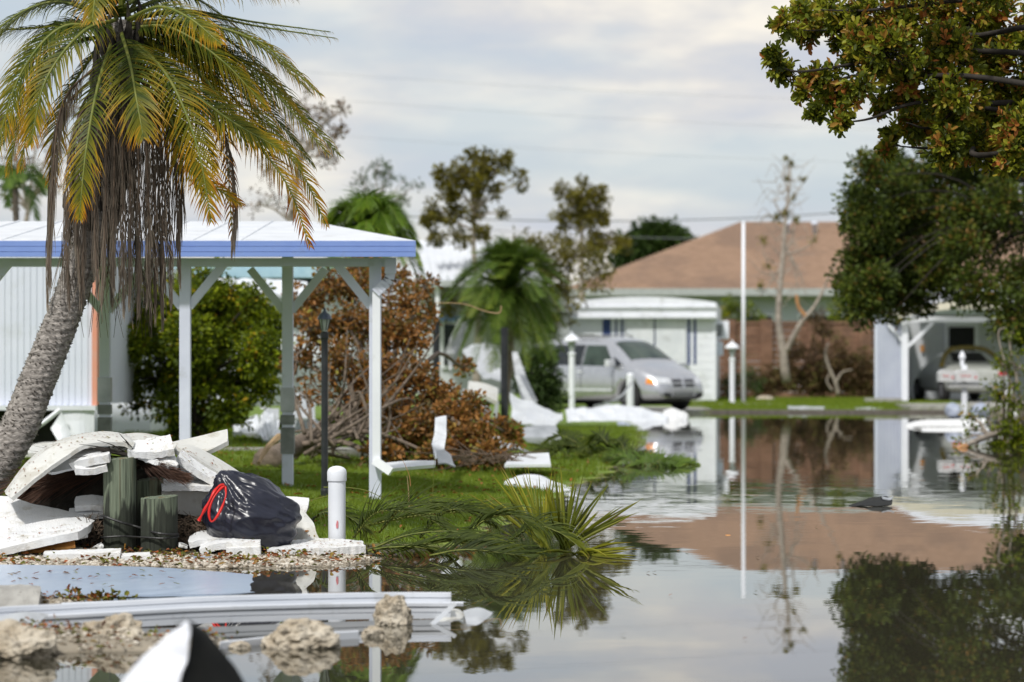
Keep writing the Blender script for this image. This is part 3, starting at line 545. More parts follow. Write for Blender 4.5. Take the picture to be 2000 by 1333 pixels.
# right-hand carport building
rb = thing('shed_with_carport', 'pale ribbed shed and cream-edged carport behind the mailboxes', 'building', (11, 86, .15))
mb = MB()
for i in range(9): x = 10.17+i*.095; mb.box((x+.04, 85.93, 1.33), (.05, .09, 2.3)); 
mb.build('rib', M['shed'], rb); mb_ = MB().add([(10.15, 85.98, .15), (11.0, 85.98, .15), (11.9, 92.19, .15), (11.06, 92.19, .15), (10.15, 85.98, 2.5), (11.0, 85.98, 2.5), (11.9, 92.19, 2.5), (11.06, 92.19, 2.5)], [(3, 2, 1, 0), (4, 5, 6, 7), (0, 1, 5, 4), (1, 2, 6, 5), (2, 3, 7, 6), (3, 0, 4, 7)]); mb_.build('wall', M['shed'], rb)
poly_box(11.2, 22, 92.2, 92.4, .18, 2.75).build('back_wall', M['backwall'], rb); poly_box(11.95, 12.9, 92.12, 92.19, .2, 1.45).build('kick_panel', M['backwall'], rb)
dw = poly_box(12.98, 14.0, 92.12, 92.19, .2, 2.5).build('door', M['white'], rb); poly_box(13.1, 13.86, 92.08, 92.117, 1.0, 2.36).build('door_glass', M['dark'], dw)
p0 = W(1765, 640, 86); poly_box(p0[0]-.09, p0[0]+.09, 85.7, 85.88, .15, 2.42).build('post', M['white'], rb)
mb = MB(); mb.bar((p0[0]+.07, 85.79, 1.72), (p0[0]+.78, 85.79, 2.4), .09, .1); mb.build('brace', M['white'], rb)
mb = MB(); mb.bar((p0[0]-.07, 85.79, 1.9), (p0[0]-.5, 85.79, 2.4), .07, .08); mb.build('brace', M['white'], rb)
poly_box(p0[0]-.4, 22, 85.74, 85.9, 2.42, 2.56).build('beam', M['white'], rb)
loft('fascia', [LW((1738, 612, 85.4), (1800, 597, 85.4), (1870, 588, 85.4), (1990, 592, 85.4), (2180, 598, 85.4)), LW((1738, 626, 85.4), (1800, 612, 85.4), (1870, 604, 85.4), (1990, 606, 85.4), (2180, 612, 85.4))], .05, M['cream'], parent=rb, n=12, m=1)
loft('roof', [LW((1738, 611, 85.5), (1800, 596, 85.5), (1870, 587, 85.5), (1990, 591, 85.5), (2180, 597, 85.5)), LW((1790, 575, 93), (1830, 566, 93), (1900, 558, 93), (2000, 556, 93), (2150, 560, 93))], .06, M['white_metal'], parent=rb, n=12, m=3)
mb = MB(); mb.box((10.3, 85.3, .22), (1.0, .4, .16)); mb.build('step', M['concrete'], rb)
mb = MB(); mb.box((12.3, 92.09, 1.72), (.12, .03, .2)); mb.build('wall_lamp', M['orangewood'], rb)
# street furniture, far side
def pole_lamp(px, ybase_Y, top, label, s=1.0):
    x = (px-1000)*ybase_Y/6000; z0 = max(hz(x, ybase_Y), .0)
    t = thing('garden_lamp', label, 'lamp post', (x, ybase_Y, z0), 'white lamp posts by the flooded road')
    h = EYE+(HZ-top)*ybase_Y/6000-z0; mb = MB(); mb.lathe((x, ybase_Y, z0), [(.1, 0), (.1, .05), (.07, .07), (.07, h-.52), (.09, h-.5), (.09, h-.46), (.05, h-.44)], 12); mb.build('post', M['white'], t, smooth=False)
    mb = MB(); mb.lathe((x, ybase_Y, z0), [(.05, h-.44), (.1, h-.2), (.1, h-.18)], 6); mb.build('lantern', M['lampglass'], t)
    mb = MB(); mb.lathe((x, ybase_Y, z0), [(.2, h-.18), (.2, h-.15), (.1, h-.05), (.03, h-.02), (.025, h+.05)], 8); mb.build('lamp_cap', M['white'], t)
    return t
pole_lamp(1430, 84, 668, 'white garden lamp post on the grass beside the flagpole')
pole_lamp(1117, 72.5, 652, 'white garden lamp post in front of the parked minivan side')
x = (1452-1000)*84/6000; t = thing('flagpole', 'tall bare white flagpole on the grass verge', 'flagpole', (x, 84, .1))
mb = MB(); mb.tube([(x, 84, .05), (x, 84, 5.1)], [.055, .045], 12); mb.build('pole', M['white'], t, smooth=True)
mb = MB(); mb.lathe((x, 84, 5.1), [(.05, 0), (.05, .02), (.03, .05)], 10); mb.build('cap', M['white'], t); mb = MB(); mb.box((x, 84, .12), (1.3, .9, .1)); 
tag(MB().box((x-.35, 83.6, .13), (2.6, .7, .1)).build('concrete_slab', M['concrete'], None), 'pale concrete strip in the grass at the foot of the flagpole', 'slab')
x = (1231-1000)*73/6000; t = thing('short_post', 'short plain white post in front of the minivan wheel', 'post', (x, 73, .05)); mb = MB(); mb.lathe((x, 73, .05), [(.085, 0), (.085, .93), (.06, .97), (.04, .98)], 12); mb.build('shaft', M['white'], t)
# mailboxes
Ym = 66.5; x = (1883-1000)*Ym/6000; t = thing('mailbox_stand', 'white twin mailboxes on a finial-topped post before the carport', 'mailbox', (x, Ym, .05))
mb = MB(); mb.box((x, Ym, .62), (.11, .11, 1.2)); mb.build('post', M['white'], t); mb = MB(); mb.lathe((x-.04, Ym, 1.2), [(.045, 0), (.045, .14), (.075, .17), (.06, .24), (.02, .3), (.015, .33)], 8); mb.build('finial', M['white'], t)
mb = MB(); mb.box((x, Ym, .79), (.72, .3, .1)); mb.build('shelf', M['mailwhite'], t)
for cx, ww in ((x-.4, .32), (x+.03, .5)):
    mb = MB(); k = 10; V = []
    for yy in (Ym-.22, Ym+.22): V += [(cx-ww/2, yy, .86), (cx+ww/2, yy, .86)]+[(cx+ww/2*math.cos(a), yy, 1.03+.09*math.sin(a)) for a in np.linspace(0, math.pi, k)]
    q = k+2; mb.add(V, [tuple(range(q)), tuple(range(2*q-1, q-1, -1))]+[(i, q+i, q+(i+1) % q, (i+1) % q) for i in range(q)]); b_ = mb.build('mailbox', M['mailwhite'], t)
    # red scrawl, unreadable at this distance
    P_ = [np.array([cx-ww*.28+i*ww*.05, Ym-.224, .98+.018*math.sin(i*2.1)]) for i in range(10)]; mb = MB(); mb.tube(P_, .007, 4); mb.build('lettering', M['red'], b_)
    mb = MB(); mb.box((cx+ww*.38, Ym-.224, .95), (.035, .004, .05)); mb.build('red_flag', M['red'], b_)
# distant wires
for (xa, ya), (xb, yb), Yd, lb in (((560, 138), (2060, 205), 150, 'topmost thin power line across the cloudy sky'), ((560, 188), (2060, 262), 150, 'second thin power line across the cloudy sky'), ((560, 258), (2060, 325), 150, 'third thin power line across the cloudy sky'), ((980, 430), (1850, 398), 135, 'dark cable sagging just above the brown house roof'), ((1040, 455), (1900, 452), 134, 'thin low cable crossing in front of the brown roof ridge')):
    A_, B_ = W(xa, ya, Yd), W(xb, yb, Yd+6); d = B_-A_; pts = [A_+d*t+np.array([0, 0, -.9*4*(t+.0)*(1-t)*.35]) for t in np.linspace(-.25, 1.25, 24)]
    mb = MB(); mb.tube(pts, .0055 if Yd == 150 else (.028 if ya == 430 else .015), 5); tag(mb.build('power_line', M['wire'], None, loc=pts[0]), lb, 'cable', 'power lines over the street')
# far trees
def trunk_px(*pts): return LW(*pts)
clump_tree('distant_tree', 'round dark green treetop beyond the left end of the brown roof', 'tree', trunk_px((1278, 735, 160), (1278, 600, 160), (1278, 490, 160)), .25,
    [C(1240, 482, 160, 28, 40), C(1275, 462, 160, 30, 60), C(1310, 470, 160, 28, 50), C(1280, 490, 160, 45, 70), C(1225, 500, 160, 25, 30), C(1330, 490, 160, 22, 30)], M['lf_far'], .3, 60, M['darkbark'], per=26, spread=.5, twig_r=.02)
clump_tree('storm_worn_tree', 'thin storm-stripped tree with brown-green clumps and a pale trunk', 'tree', trunk_px((1137, 740, 98), (1137, 600, 98), (1136, 480, 98), (1138, 400, 98)), .13,
    [C(1097, 372, 98, 16, 9), C(1135, 378, 98, 22, 18), C(1170, 382, 98, 22, 16), C(1120, 408, 98, 26, 24), C(1160, 410, 98, 28, 26), C(1090, 425, 98, 18, 8), C(1180, 430, 98, 16, 9), C(1110, 445, 98, 22, 9), C(1150, 445, 98, 22, 13), C(1185, 475, 98, 26, 16), C(1160, 490, 98, 26, 16), C(1095, 475, 98, 26, 12), C(1215, 480, 98, 18, 10), C(1136, 352, 98, 5, 3)], M['lf_olive'], .13, 40, M['palebark'], per=20, spread=.15, twig_r=.012)
clump_tree('storm_worn_tree', 'taller brown-leaved tree thinned by the storm above the white metal roof', 'tree', trunk_px((930, 760, 82), (935, 600, 82), (925, 480, 82), (930, 380, 82)), .12,
    [C(870, 345, 82, 22, 14), C(905, 330, 82, 22, 16), C(950, 320, 82, 26, 24), C(985, 320, 82, 16, 8), C(885, 375, 82, 28, 24), C(930, 360, 82, 30, 26), C(965, 375, 82, 20, 8), C(845, 415, 82, 22, 16), C(835, 435, 82, 15, 8), C(880, 420, 82, 20, 14), C(920, 420, 82, 26, 12), C(1000, 350, 82, 25, 4), C(1022, 360, 82, 14, 3), C(940, 455, 82, 24, 12), C(895, 460, 82, 22, 10), C(985, 420, 82, 22, 3), C(850, 465, 82, 16, 9), C(990, 306, 82, 5, 3), C(922, 298, 82, 3, 2)], M['lf_olive'], .12, 40, M['palebark'], per=20, spread=.13, twig_r=.012)
clump_tree('storm_worn_tree', 'sparse pale treetop showing behind the lime green palm', 'tree', trunk_px((735, 760, 92), (740, 560, 92), (735, 420, 92)), .1,
    [C(705, 345, 92, 18, 6), C(735, 330, 92, 18, 9), C(760, 340, 92, 16, 6), C(785, 355, 92, 14, 4), C(710, 375, 92, 18, 6), C(745, 370, 92, 20, 7), C(780, 385, 92, 20, 6), C(720, 400, 92, 18, 8), C(690, 400, 92, 16, 5), C(755, 330, 92, 8, 3), C(815, 360, 92, 8, 3)], M['lf_far'], .11, 40, M['palebark'], per=8, spread=.18, twig_r=.012)
clump_tree('storm_worn_tree', 'nearly bare tangled tree behind the big palm fronds', 'tree', trunk_px((565, 760, 64), (560, 520, 64), (575, 380, 64), (590, 280, 64)), .12,
    [C(600, 210, 64, 40, 16), C(640, 230, 64, 38, 14), C(670, 215, 64, 14, 5), C(620, 280, 64, 45, 16), C(560, 250, 64, 50, 12), C(640, 310, 64, 26, 12), C(520, 330, 64, 45, 10), C(590, 350, 64, 45, 9), C(500, 400, 64, 30, 6), C(660, 265, 64, 22, 10), C(540, 400, 64, 40, 6)], M['lf_dead'], .08, 40, M['palebark'], per=9, spread=.14, twig_r=.012)
clump_tree('storm_worn_tree', 'grey half-bare tree at the far left above the carport', 'tree', trunk_px((30, 760, 64), (40, 520, 64), (60, 380, 64)), .12,
    [C(30, 260, 64, 40, 26), C(80, 240, 64, 40, 24), C(120, 300, 64, 40, 16), C(40, 330, 64, 45, 26), C(5, 240, 64, 30, 18), C(90, 360, 64, 40, 12), C(-30, 300, 64, 45, 14), C(0, 380, 64, 40, 10), C(140, 220, 64, 30, 9)], M['lf_dead'], .08, 40, M['palebark'], per=8, spread=.14, twig_r=.012)
clump_tree('hedge', 'olive brown hedge in front of the white metal roof', 'hedge', trunk_px((1000, 740, 84), (1000, 640, 84), (1000, 560, 84)), .08,
    [C(x, y, 84, 38, 22) for x, y in ((840, 610), (880, 590), (1060, 505), (1100, 520), (1060, 560), (1110, 570), (1080, 620), (1030, 490), (1125, 500), (1170, 530), (1040, 640))], M['lf_olive'], .12, 40, M['palebark'], per=16, spread=.25, twig_r=.012)
def shrub(name, label, cat, base, cl, lm, L, bark='bark', per=12, spread=.15, r0=.04, tw=.01, **k): return clump_tree(name, label, cat, [np.array(base), np.array(base)+[0, 0, .25], np.array(base)+[0.02, 0, .5]], r0, cl, lm, L, 40, M[bark], per=per, spread=spread, twig_r=tw, **k)
shrub('shrub', 'bright green shrub showing over the block wall behind the lamp post', 'shrub', W(1440, 715, 104), [C(1425, 600, 104, 20, 18), C(1450, 612, 104, 24, 22), C(1475, 618, 104, 16, 10), C(1415, 625, 104, 20, 14), C(1440, 640, 104, 30, 20)], M['lf_bush'], .1)
shrub('shrub', 'yellow-green shrub over the wall beside the dark tree', 'shrub', W(1645, 715, 104), [C(1640, 600, 104, 18, 14), C(1655, 615, 104, 20, 14), C(1630, 618, 104, 14, 8)], M['lf_bush'], .1)
shrub('shrub', 'low dark green shrub between lamp post and flagpole foot', 'shrub', W(1455, 770, 92), [C(1432, 745, 92, 20, 20), C(1462, 740, 92, 24, 26), C(1475, 755, 92, 20, 18), C(1425, 765, 92, 14, 10)], M['lf_far'], .08)
shrub('dead_brush', 'brown dead brush heaped against the block wall', 'brush', W(1620, 765, 97), [C(x, y, 97, r, n*1.7) for x, y, r, n in ((1500, 745, 26, 22), (1540, 742, 28, 26), (1580, 735, 30, 30), (1620, 730, 32, 34), (1660, 735, 30, 30), (1695, 740, 26, 26), (1590, 695, 28, 12), (1640, 695, 28, 14), (1680, 705, 26, 12), (1600, 625, 22, 6), (1620, 650, 22, 6), (1700, 760, 22, 14), (1490, 760, 20, 12), (1545, 690, 24, 12), (1660, 760, 26, 20), (1600, 760, 26, 20))], M['lf_dead'], .11, per=22, spread=.22)
# bare forked tree
bt = thing('bare_tree', 'bare grey forked tree with one torn orange limb before the block wall', 'tree', W(1535, 742, 95))
mb = MB(); P = lambda *a: curve(LW(*[(x, y, 95) for x, y in a]), 14)
mb.tube(P((1536, 748), (1532, 715), (1530, 690), (1524, 655), (1520, 620), (1524, 560), (1530, 490), (1534, 430), (1540, 380), (1544, 320)), np.linspace(.15, .03, 14), 9, jit=.1); mb.build('trunk', M['palebark'], bt, smooth=True)
mb = MB(); mb.tube(P((1532, 690), (1548, 660), (1565, 630), (1590, 600), (1612, 560)), np.linspace(.10, .04, 14), 8, jit=.1); mb.build('limb', M['palebark'], bt, smooth=True)
mb = MB(); mb.tube(P((1574, 618), (1560, 600), (1555, 575)), np.linspace(.07, .04, 14), 7, jit=.4); mb.build('torn_limb', M['freshwood'], bt)
mb = MB()
for a in (((1524, 560), (1505, 530), (1485, 470)), ((1528, 500), (1550, 460), (1545, 410)), ((1530, 470), (1550, 520), (1560, 570)), ((1532, 480), (1560, 530), (1575, 575)), ((1534, 430), (1515, 400), (1512, 385)), ((1538, 400), (1560, 370), (1572, 350)), ((1526, 520), (1500, 560), (1482, 580)), ((1600, 580), (1620, 540), (1640, 500)), ((1534, 440), (1500, 420), (1480, 440)), ((1530, 500), (1580, 480), (1600, 440)), ((1540, 380), (1530, 340), (1536, 310))): mb.tube(P(*a), np.linspace(.035, .01, 14), 4)
_q = np.random.RandomState(17)
for i in range(70):
    x0 = 1530+_q.normal()*10; y0 = _q.uniform(330, 600); a_ = _q.choice([-1, 1])*_q.uniform(15, 55); mb.tube(P((x0, y0), (x0+a_*.5, y0-_q.uniform(-5, 25)), (x0+a_, y0-_q.uniform(-25, 45))), np.linspace(.016, .005, 14), 3)
mb.build('branch', M['palebark'], bt)
cs = [(1515, 425, 12, 5), (1535, 418, 14, 8), (1555, 430, 10, 5), (1545, 320, 8, 5), (1540, 350, 9, 4), (1568, 352, 8, 4), (1535, 310, 6, 3), (1550, 385, 8, 3), (1490, 470, 14, 4), (1485, 560, 14, 4), (1640, 495, 9, 3), (1500, 520, 16, 3), (1590, 470, 16, 3)]
Ps = np.concatenate([W(x, y, 95)+rand_dirs(n*9)*r*95/6000*np.random.rand(n*9, 1) for x, y, r, n in cs]); n = len(Ps)
Vv, Ff, Aa = leaves(Ps, rand_dirs(n), np.full(n, .1), np.full(n, .05), np.random.rand(n)); tag(fast_mesh('foliage', Vv, Ff, M['lf_olive'], att=Aa, parent=bt), kind='stuff')
b2 = thing('dead_sapling', 'small pale forked dead sapling in the brush at the grass edge', 'tree', W(1635, 768, 96)); mb = MB(); P = lambda *a: curve(LW(*[(x, y, 96) for x, y in a]), 14)
mb.tube(P((1637, 772), (1632, 748), (1618, 715), (1612, 690), (1618, 670)), np.linspace(.07, .03, 14), 7); mb.tube(P((1632, 748), (1645, 728), (1665, 722)), np.linspace(.05, .02, 14), 6); mb.tube(P((1626, 764), (1615, 745), (1620, 730)), np.linspace(.04, .02, 14), 6); mb.build('trunk', M['palebark'], b2, smooth=True)
# ------------------------------------------------------------------ vehicles
def car_body(st, sub=2):
    """st: (x, zb, wl, zbelt, wbelt, ztop, wtop); front at larger x. Returns mesh (local) with smooth surface"""
    bm = bmesh.new(); rows = []
    for x, zb, wl_, zbelt, wb, zt, wt in st:
        half = [(wl_*.86, zb), (wl_*.985, zb+.1), (wl_*1.0, zb*.5+zbelt*.5), (wb, zbelt), (wt+(wb-wt)*.25, zbelt+(zt-zbelt)*.72), (wt*.86, zt-.015), (wt*.4, zt+.012)]
        ring = half+[(-y, z) for y, z in reversed(half)]; rows.append([bm.verts.new((x, y, z)) for y, z in ring])
    k = len(rows[0])
    for a, b in zip(rows[:-1], rows[1:]):
        for j in range(k): bm.faces.new((a[j], a[(j+1) % k], b[(j+1) % k], b[j]))
    bm.faces.new(rows[0]); bm.faces.new(list(reversed(rows[-1])))
    bmesh.ops.recalc_face_normals(bm, faces=bm.faces[:])
    me = bpy.data.meshes.new('body'); bm.to_mesh(me); bm.free(); o = bpy.data.objects.new('tmp_body', me); COL.objects.link(o)
    mo = o.modifiers.new('s', 'SUBSURF'); mo.levels = sub; mo.render_levels = sub
    dg = bpy.context.evaluated_depsgraph_get(); me2 = bpy.data.meshes.new_from_object(o.evaluated_get(dg)); bpy.data.objects.remove(o); return me2
def cut_wheels(me, cx, r, wmax):
    o = bpy.data.objects.new('tmp', me); COL.objects.link(o); cs = []
    for x in cx:
        for sgn in (-1, 1):
            bm = bmesh.new(); bmesh.ops.create_cone(bm, cap_ends=True, segments=28, radius1=r, radius2=r, depth=.55, matrix=Matrix.Translation((x, sgn*(wmax-.12), .34)) @ Matrix.Rotation(math.pi/2, 4, 'X'))
            m = bpy.data.meshes.new('c'); bm.to_mesh(m); bm.free(); c = bpy.data.objects.new('tmpc', m); COL.objects.link(c); cs.append(c)
            mo = o.modifiers.new('b', 'BOOLEAN'); mo.operation = 'DIFFERENCE'; mo.object = c; mo.solver = 'EXACT'
    dg = bpy.context.evaluated_depsgraph_get(); me2 = bpy.data.meshes.new_from_object(o.evaluated_get(dg))
    bpy.data.objects.remove(o)
    for c in cs: bpy.data.objects.remove(c)
    return me2
def proj_patch(bvh, corners, direction, name, material, parent, off=.008, n=10, thick=.012):
    """corners: 4 points (bilinear), cast along direction onto the body; a thin solid patch on the surface"""
    a, b, c, d = [Vector(q) for q in corners]; D = Vector(direction).normalized(); G = []; 
    for i in range(n+1):
        for j in range(n+1):
            u, v = i/n, j/n; p = (a*(1-u)+b*u)*(1-v)+(d*(1-u)+c*u)*v; h = bvh.ray_cast(p-D*3, D)
            G.append((h[0]+h[1]*off) if h[0] is not None else None)
    ok = [g is not None for g in G]; 
    V = [tuple(g) if g is not None else (0, 0, 0) for g in G]; k = len(V); V += [tuple(Vector(v)+D*thick) for v in V]; F = []
    for i in range(n):
        for j in range(n):
            q = (i*(n+1)+j, (i+1)*(n+1)+j, (i+1)*(n+1)+j+1, i*(n+1)+j+1)
            if all(ok[t] for t in q): F.append(q); F.append(tuple(k+t for t in reversed(q)))
    mb = MB(); mb.add(V, F); o = mb.build(name, material, None, smooth=True); o.parent = parent; return o
def wheel(parent, x, y, r=.33):
    mb = MB(); prof = [(r*.55, -.1), (r*.9, -.105), (r, -.07), (r, .07), (r*.9, .105), (r*.55, .1)]; k = 28; V = [(x+p[0]*math.cos(a), y+p[1], r+p[0]*math.sin(a)) for a in np.arange(k)*2*math.pi/k for p in prof]
    m = len(prof); F = [(i*m+j, i*m+(j+1) % m, ((i+1) % k)*m+(j+1) % m, ((i+1) % k)*m+j) for i in range(k) for j in range(m)]
    mb.add(V, F); o = mb.build('tyre', M['tyre'], None, smooth=True); o.parent = parent
    mb = MB(); sgn = 1 if y > 0 else -1
    for a in np.arange(7)*2*math.pi/7: mb.bar((x, y+sgn*.085, r), (x+r*.56*math.cos(a), y+sgn*.085, r+r*.56*math.sin(a)), .05, .03)
    V = [(x+r*.56*math.cos(a), y+sgn*.05, r+r*.56*math.sin(a)) for a in np.arange(20)*2*math.pi/20]; mb.add(V+[(x, y+sgn*.06, r)], [(i, (i+1) % 20, 20) for i in range(20)])
    q = mb.build('rim', M['rim'], None); q.parent = o
def set_local(o, parent): o.parent = parent; return o
def mobj(name, me, m, parent, smooth=True):
    if smooth: me.polygons.foreach_set('use_smooth', [True]*len(me.polygons))
    me.materials.clear(); me.materials.append(m); o = bpy.data.objects.new(name, me); COL.objects.link(o); o.parent = parent; return o
VX = (1336-1000)*76.0/6000
van = thing('minivan', 'silver minivan parked nose towards the flooded road', 'van', (VX, 76.0, .09)); van.rotation_euler.z = math.radians(-47); van.scale = (1, 1, 1.04)
st = [(.0, .32, .62, .55, .60, .66, .50), (-.06, .24, .80, .58, .78, .74, .62), (-.28, .22, .92, .66, .90, .90, .76), (-.62, .20, .975, .80, .95, 1.04, .84), (-.94, .20, .985, .92, .965, 1.13, .86), (-1.08, .20, .99, .95, .97, 1.22, .82),
      (-1.5, .20, .99, .99, .97, 1.52, .76), (-1.82, .20, .99, 1.0, .975, 1.69, .72), (-2.3, .20, .99, 1.01, .975, 1.77, .72), (-3.6, .20, .99, 1.03, .975, 1.78, .73), (-4.5, .22, .99, 1.05, .97, 1.72, .73), (-4.9, .26, .97, 1.06, .94, 1.6, .70), (-5.08, .3, .93, 1.0, .9, 1.25, .78), (-5.14, .36, .86, .8, .84, 1.0, .74)]
me = car_body(st); bm = bmesh.new(); bm.from_mesh(me); bvh = BVHTree.FromBMesh(bm); bm.free()
body = mobj('body', cut_wheels(me, (-.98, -4.06), .42, .99), M['silver'], van)
try: body.data.shade_smooth()
except Exception: pass
for x in (-.98, -4.06):
    for y in (-.87, .87): wheel(van, x, y)
for wx in (-.98, -4.06): q = MB().box((wx, 0, .38), (.7, 1.5, .5)).build('wheel_well', M['dark'], None); q.parent = van
for sgn in (-1, 1):
    d = (0, -sgn, 0); s = sgn
    proj_patch(bvh, [(-1.5, s, 1.06), (-2.62, s, 1.07), (-2.62, s, 1.56), (-1.98, s, 1.55)], d, 'side_window', M['wglass'], van)
    proj_patch(bvh, [(-2.70, s, 1.07), (-3.88, s, 1.09), (-3.88, s, 1.57), (-2.70, s, 1.57)], d, 'side_window', M['glass'], van)
    proj_patch(bvh, [(-3.96, s, 1.09), (-4.82, s, 1.12), (-4.74, s, 1.52), (-3.96, s, 1.57)], d, 'side_window', M['glass'], van)
    proj_patch(bvh, [(-1.2, s, 1.07), (-1.43, s, 1.06), (-1.62, s, 1.28), (-1.5, s, 1.24)], d, 'quarter_glass', M['glass'], van, n=4)
    proj_patch(bvh, [(-1.55, s, .46), (-3.5, s, .46), (-3.5, s, .52), (-1.55, s, .52)], d, 'rub_strip', M['lens'], van, off=.014, n=8)
    proj_patch(bvh, [(-2.65, s, .3), (-2.67, s, .3), (-2.67, s, 1.56), (-2.65, s, 1.56)], d, 'door_seam', M['dark'], van, off=.004, n=8)
    proj_patch(bvh, [(-1.5, s, .3), (-1.52, s, .3), (-1.52, s, 1.0), (-1.5, s, 1.0)], d, 'door_seam', M['dark'], van, off=.004, n=8)
    proj_patch(bvh, [(-2.6, s, .9), (-2.8, s, .9), (-2.8, s, .94), (-2.6, s, .94)], d, 'door_handle', M['lens'], van, off=.03, n=4)
    mb = MB(); mb.box((-1.5, sgn*1.1, 1.13), (.16, .22, .17)); q = mb.build('wing_mirror', M['lens'], None, bevel=.03); q.parent = van
    proj_patch(bvh, [(2, s*.42, .62), (2, s*.8, .65), (2, s*.8, .80), (2, s*.46, .76)], (-1, 0, 0), 'headlight', M['lens'], van, n=6, off=.012)
    proj_patch(bvh, [(-.22, s*2, .62), (-.42, s*2, .64), (-.42, s*2, .78), (-.24, s*2, .74)], (0, -s, 0), 'indicator', M['amber'], van, n=6, off=.012)
    proj_patch(bvh, [(2, s*.06, .57), (2, s*.36, .57), (2, s*.38, .74), (2, s*.06, .74)], (-1, 0, 0), 'grille', M['black'], van, n=6, off=.01)
    proj_patch(bvh, [(2, s*.03, .64), (2, s*.40, .64), (2, s*.40, .665), (2, s*.03, .665)], (-1, 0, 0), 'grille_bar', M['lens'], van, n=6, off=.02)
    proj_patch(bvh, [(2, s*.44, .33), (2, s*.68, .35), (2, s*.66, .43), (2, s*.46, .42)], (-1, 0, 0), 'fog_lamp_recess', M['black'], van, n=6, off=.008)
    mb = MB(); mb.tube([(-2.4, sgn*.62, 1.77), (-2.55, sgn*.62, 1.82), (-4.3, sgn*.62, 1.81), (-4.45, sgn*.62, 1.76)], .02, 6); q = mb.build('roof_rail', M['grey'], None); q.parent = van
proj_patch(bvh, [(-1.1, -.74, 3), (-1.1, .74, 3), (-1.78, .62, 3), (-1.78, -.62, 3)], (0, 0, -1), 'windscreen', M['wglass'], van, n=14)
proj_patch(bvh, [(2, -.34, .34), (2, .34, .34), (2, .32, .44), (2, -.32, .44)], (-1, 0, 0), 'air_intake', M['grey'], van, n=6)
proj_patch(bvh, [(2, -.62, .26), (2, .62, .26), (2, .60, .30), (2, -.60, .30)], (-1, 0, 0), 'bumper_lip', M['black'], van, n=8)
# old white car under the carport, seen from behind
car = thing('sedan', 'old white saloon car backed under the cream carport', 'car', (12.55, 90.2, .19)); car.rotation_euler.z = math.radians(97)
st = [(.0, .34, .7, .6, .72, .84, .62), (-.1, .26, .86, .62, .86, .95, .74), (-.8, .24, .9, .68, .9, 1.0, .78), (-1.1, .24, .9, .9, .88, 1.12, .66), (-1.6, .24, .9, .92, .88, 1.42, .58), (-2.6, .24, .9, .92, .88, 1.46, .58), (-3.3, .24, .9, .9, .88, 1.05, .74), (-4.4, .3, .84, .7, .82, .85, .6)]
st = [(-4.5-x, *r) for x, *r in reversed([(s[0], *s[1:]) for s in st])]   # rear end faces the road
st = sorted(st, key=lambda s: -s[0])
me = car_body(st); bm = bmesh.new(); bm.from_mesh(me); bvh = BVHTree.FromBMesh(bm); bm.free(); mobj('body', me, M['carwhite'], car)
for x in (-.85, -3.6):
    for y in (-.82, .82): wheel(car, x, y)
xr_ = max(s[0] for s in st); xl_ = min(s[0] for s in st)
proj_patch(bvh, [(xl_-3, -.52, .98+.14), (xl_-3, .52, .98+.14), (xl_-3, .44, 1.38), (xl_-3, -.44, 1.38)], (1, 0, 0), 'rear_window', M['dark'], car, n=8, off=.012)
for sgn in (-1, 1): proj_patch(bvh, [(xl_-3, sgn*.5, .74), (xl_-3, sgn*.78, .74), (xl_-3, sgn*.76, .84), (xl_-3, sgn*.5, .84)], (1, 0, 0), 'tail_lamp', M['redlens'], car, n=5, off=.012)
mb = MB(); mb.tube(curve([(xl_+.9, -.9, 1.0), (xl_+1.3, -.66, 1.36), (xl_+1.4, -.35, 1.5), (xl_+1.4, .35, 1.5), (xl_+1.3, .66, 1.36), (xl_+.9, .9, 1.0)], 20), .07, 6); q = mb.build('mossy_frame', M['gold'], None); q.parent = car
mb = MB(); mb.box((xl_+.05, 0, .5), (.12, 1.6, .14)); q = mb.build('bumper', M['greymetal'], None, bevel=.02); q.parent = car
# ------------------------------------------------------------------ middle distance
# white home behind the shrub
hm = thing('mobile_home', 'low white home with a pale cyan roof edge behind the green shrub', 'mobile home', (-5, 50, .15))
poly_box(-9.2, -2.6, 50, 56, .55, 2.5).build('wall', M['white'], hm)
for i in range(30): poly_box(-9.15+i*.218, -9.15+i*.218+.2, 49.965, 49.995, .6, 2.35).build('siding_board', M['white'], hm) if i % 1 == 0 else None
poly_box(-9.3, -2.2, 49.3, 56.3, 2.62, 2.9).build('roof_edge', M['cyan'], hm)
loft('awning', [LW((380, 546, 49), (440, 545, 49), (500, 548, 49), (600, 552, 49)), LW((380, 575, 48), (440, 578, 48), (500, 577, 48), (600, 582, 48))], .05, M['white_metal'], parent=hm, n=20, m=5, rough=.04)
poly_box(-6.7, -5.6, 47.6, 49.9, .15, .85).build('step', M['white'], hm)
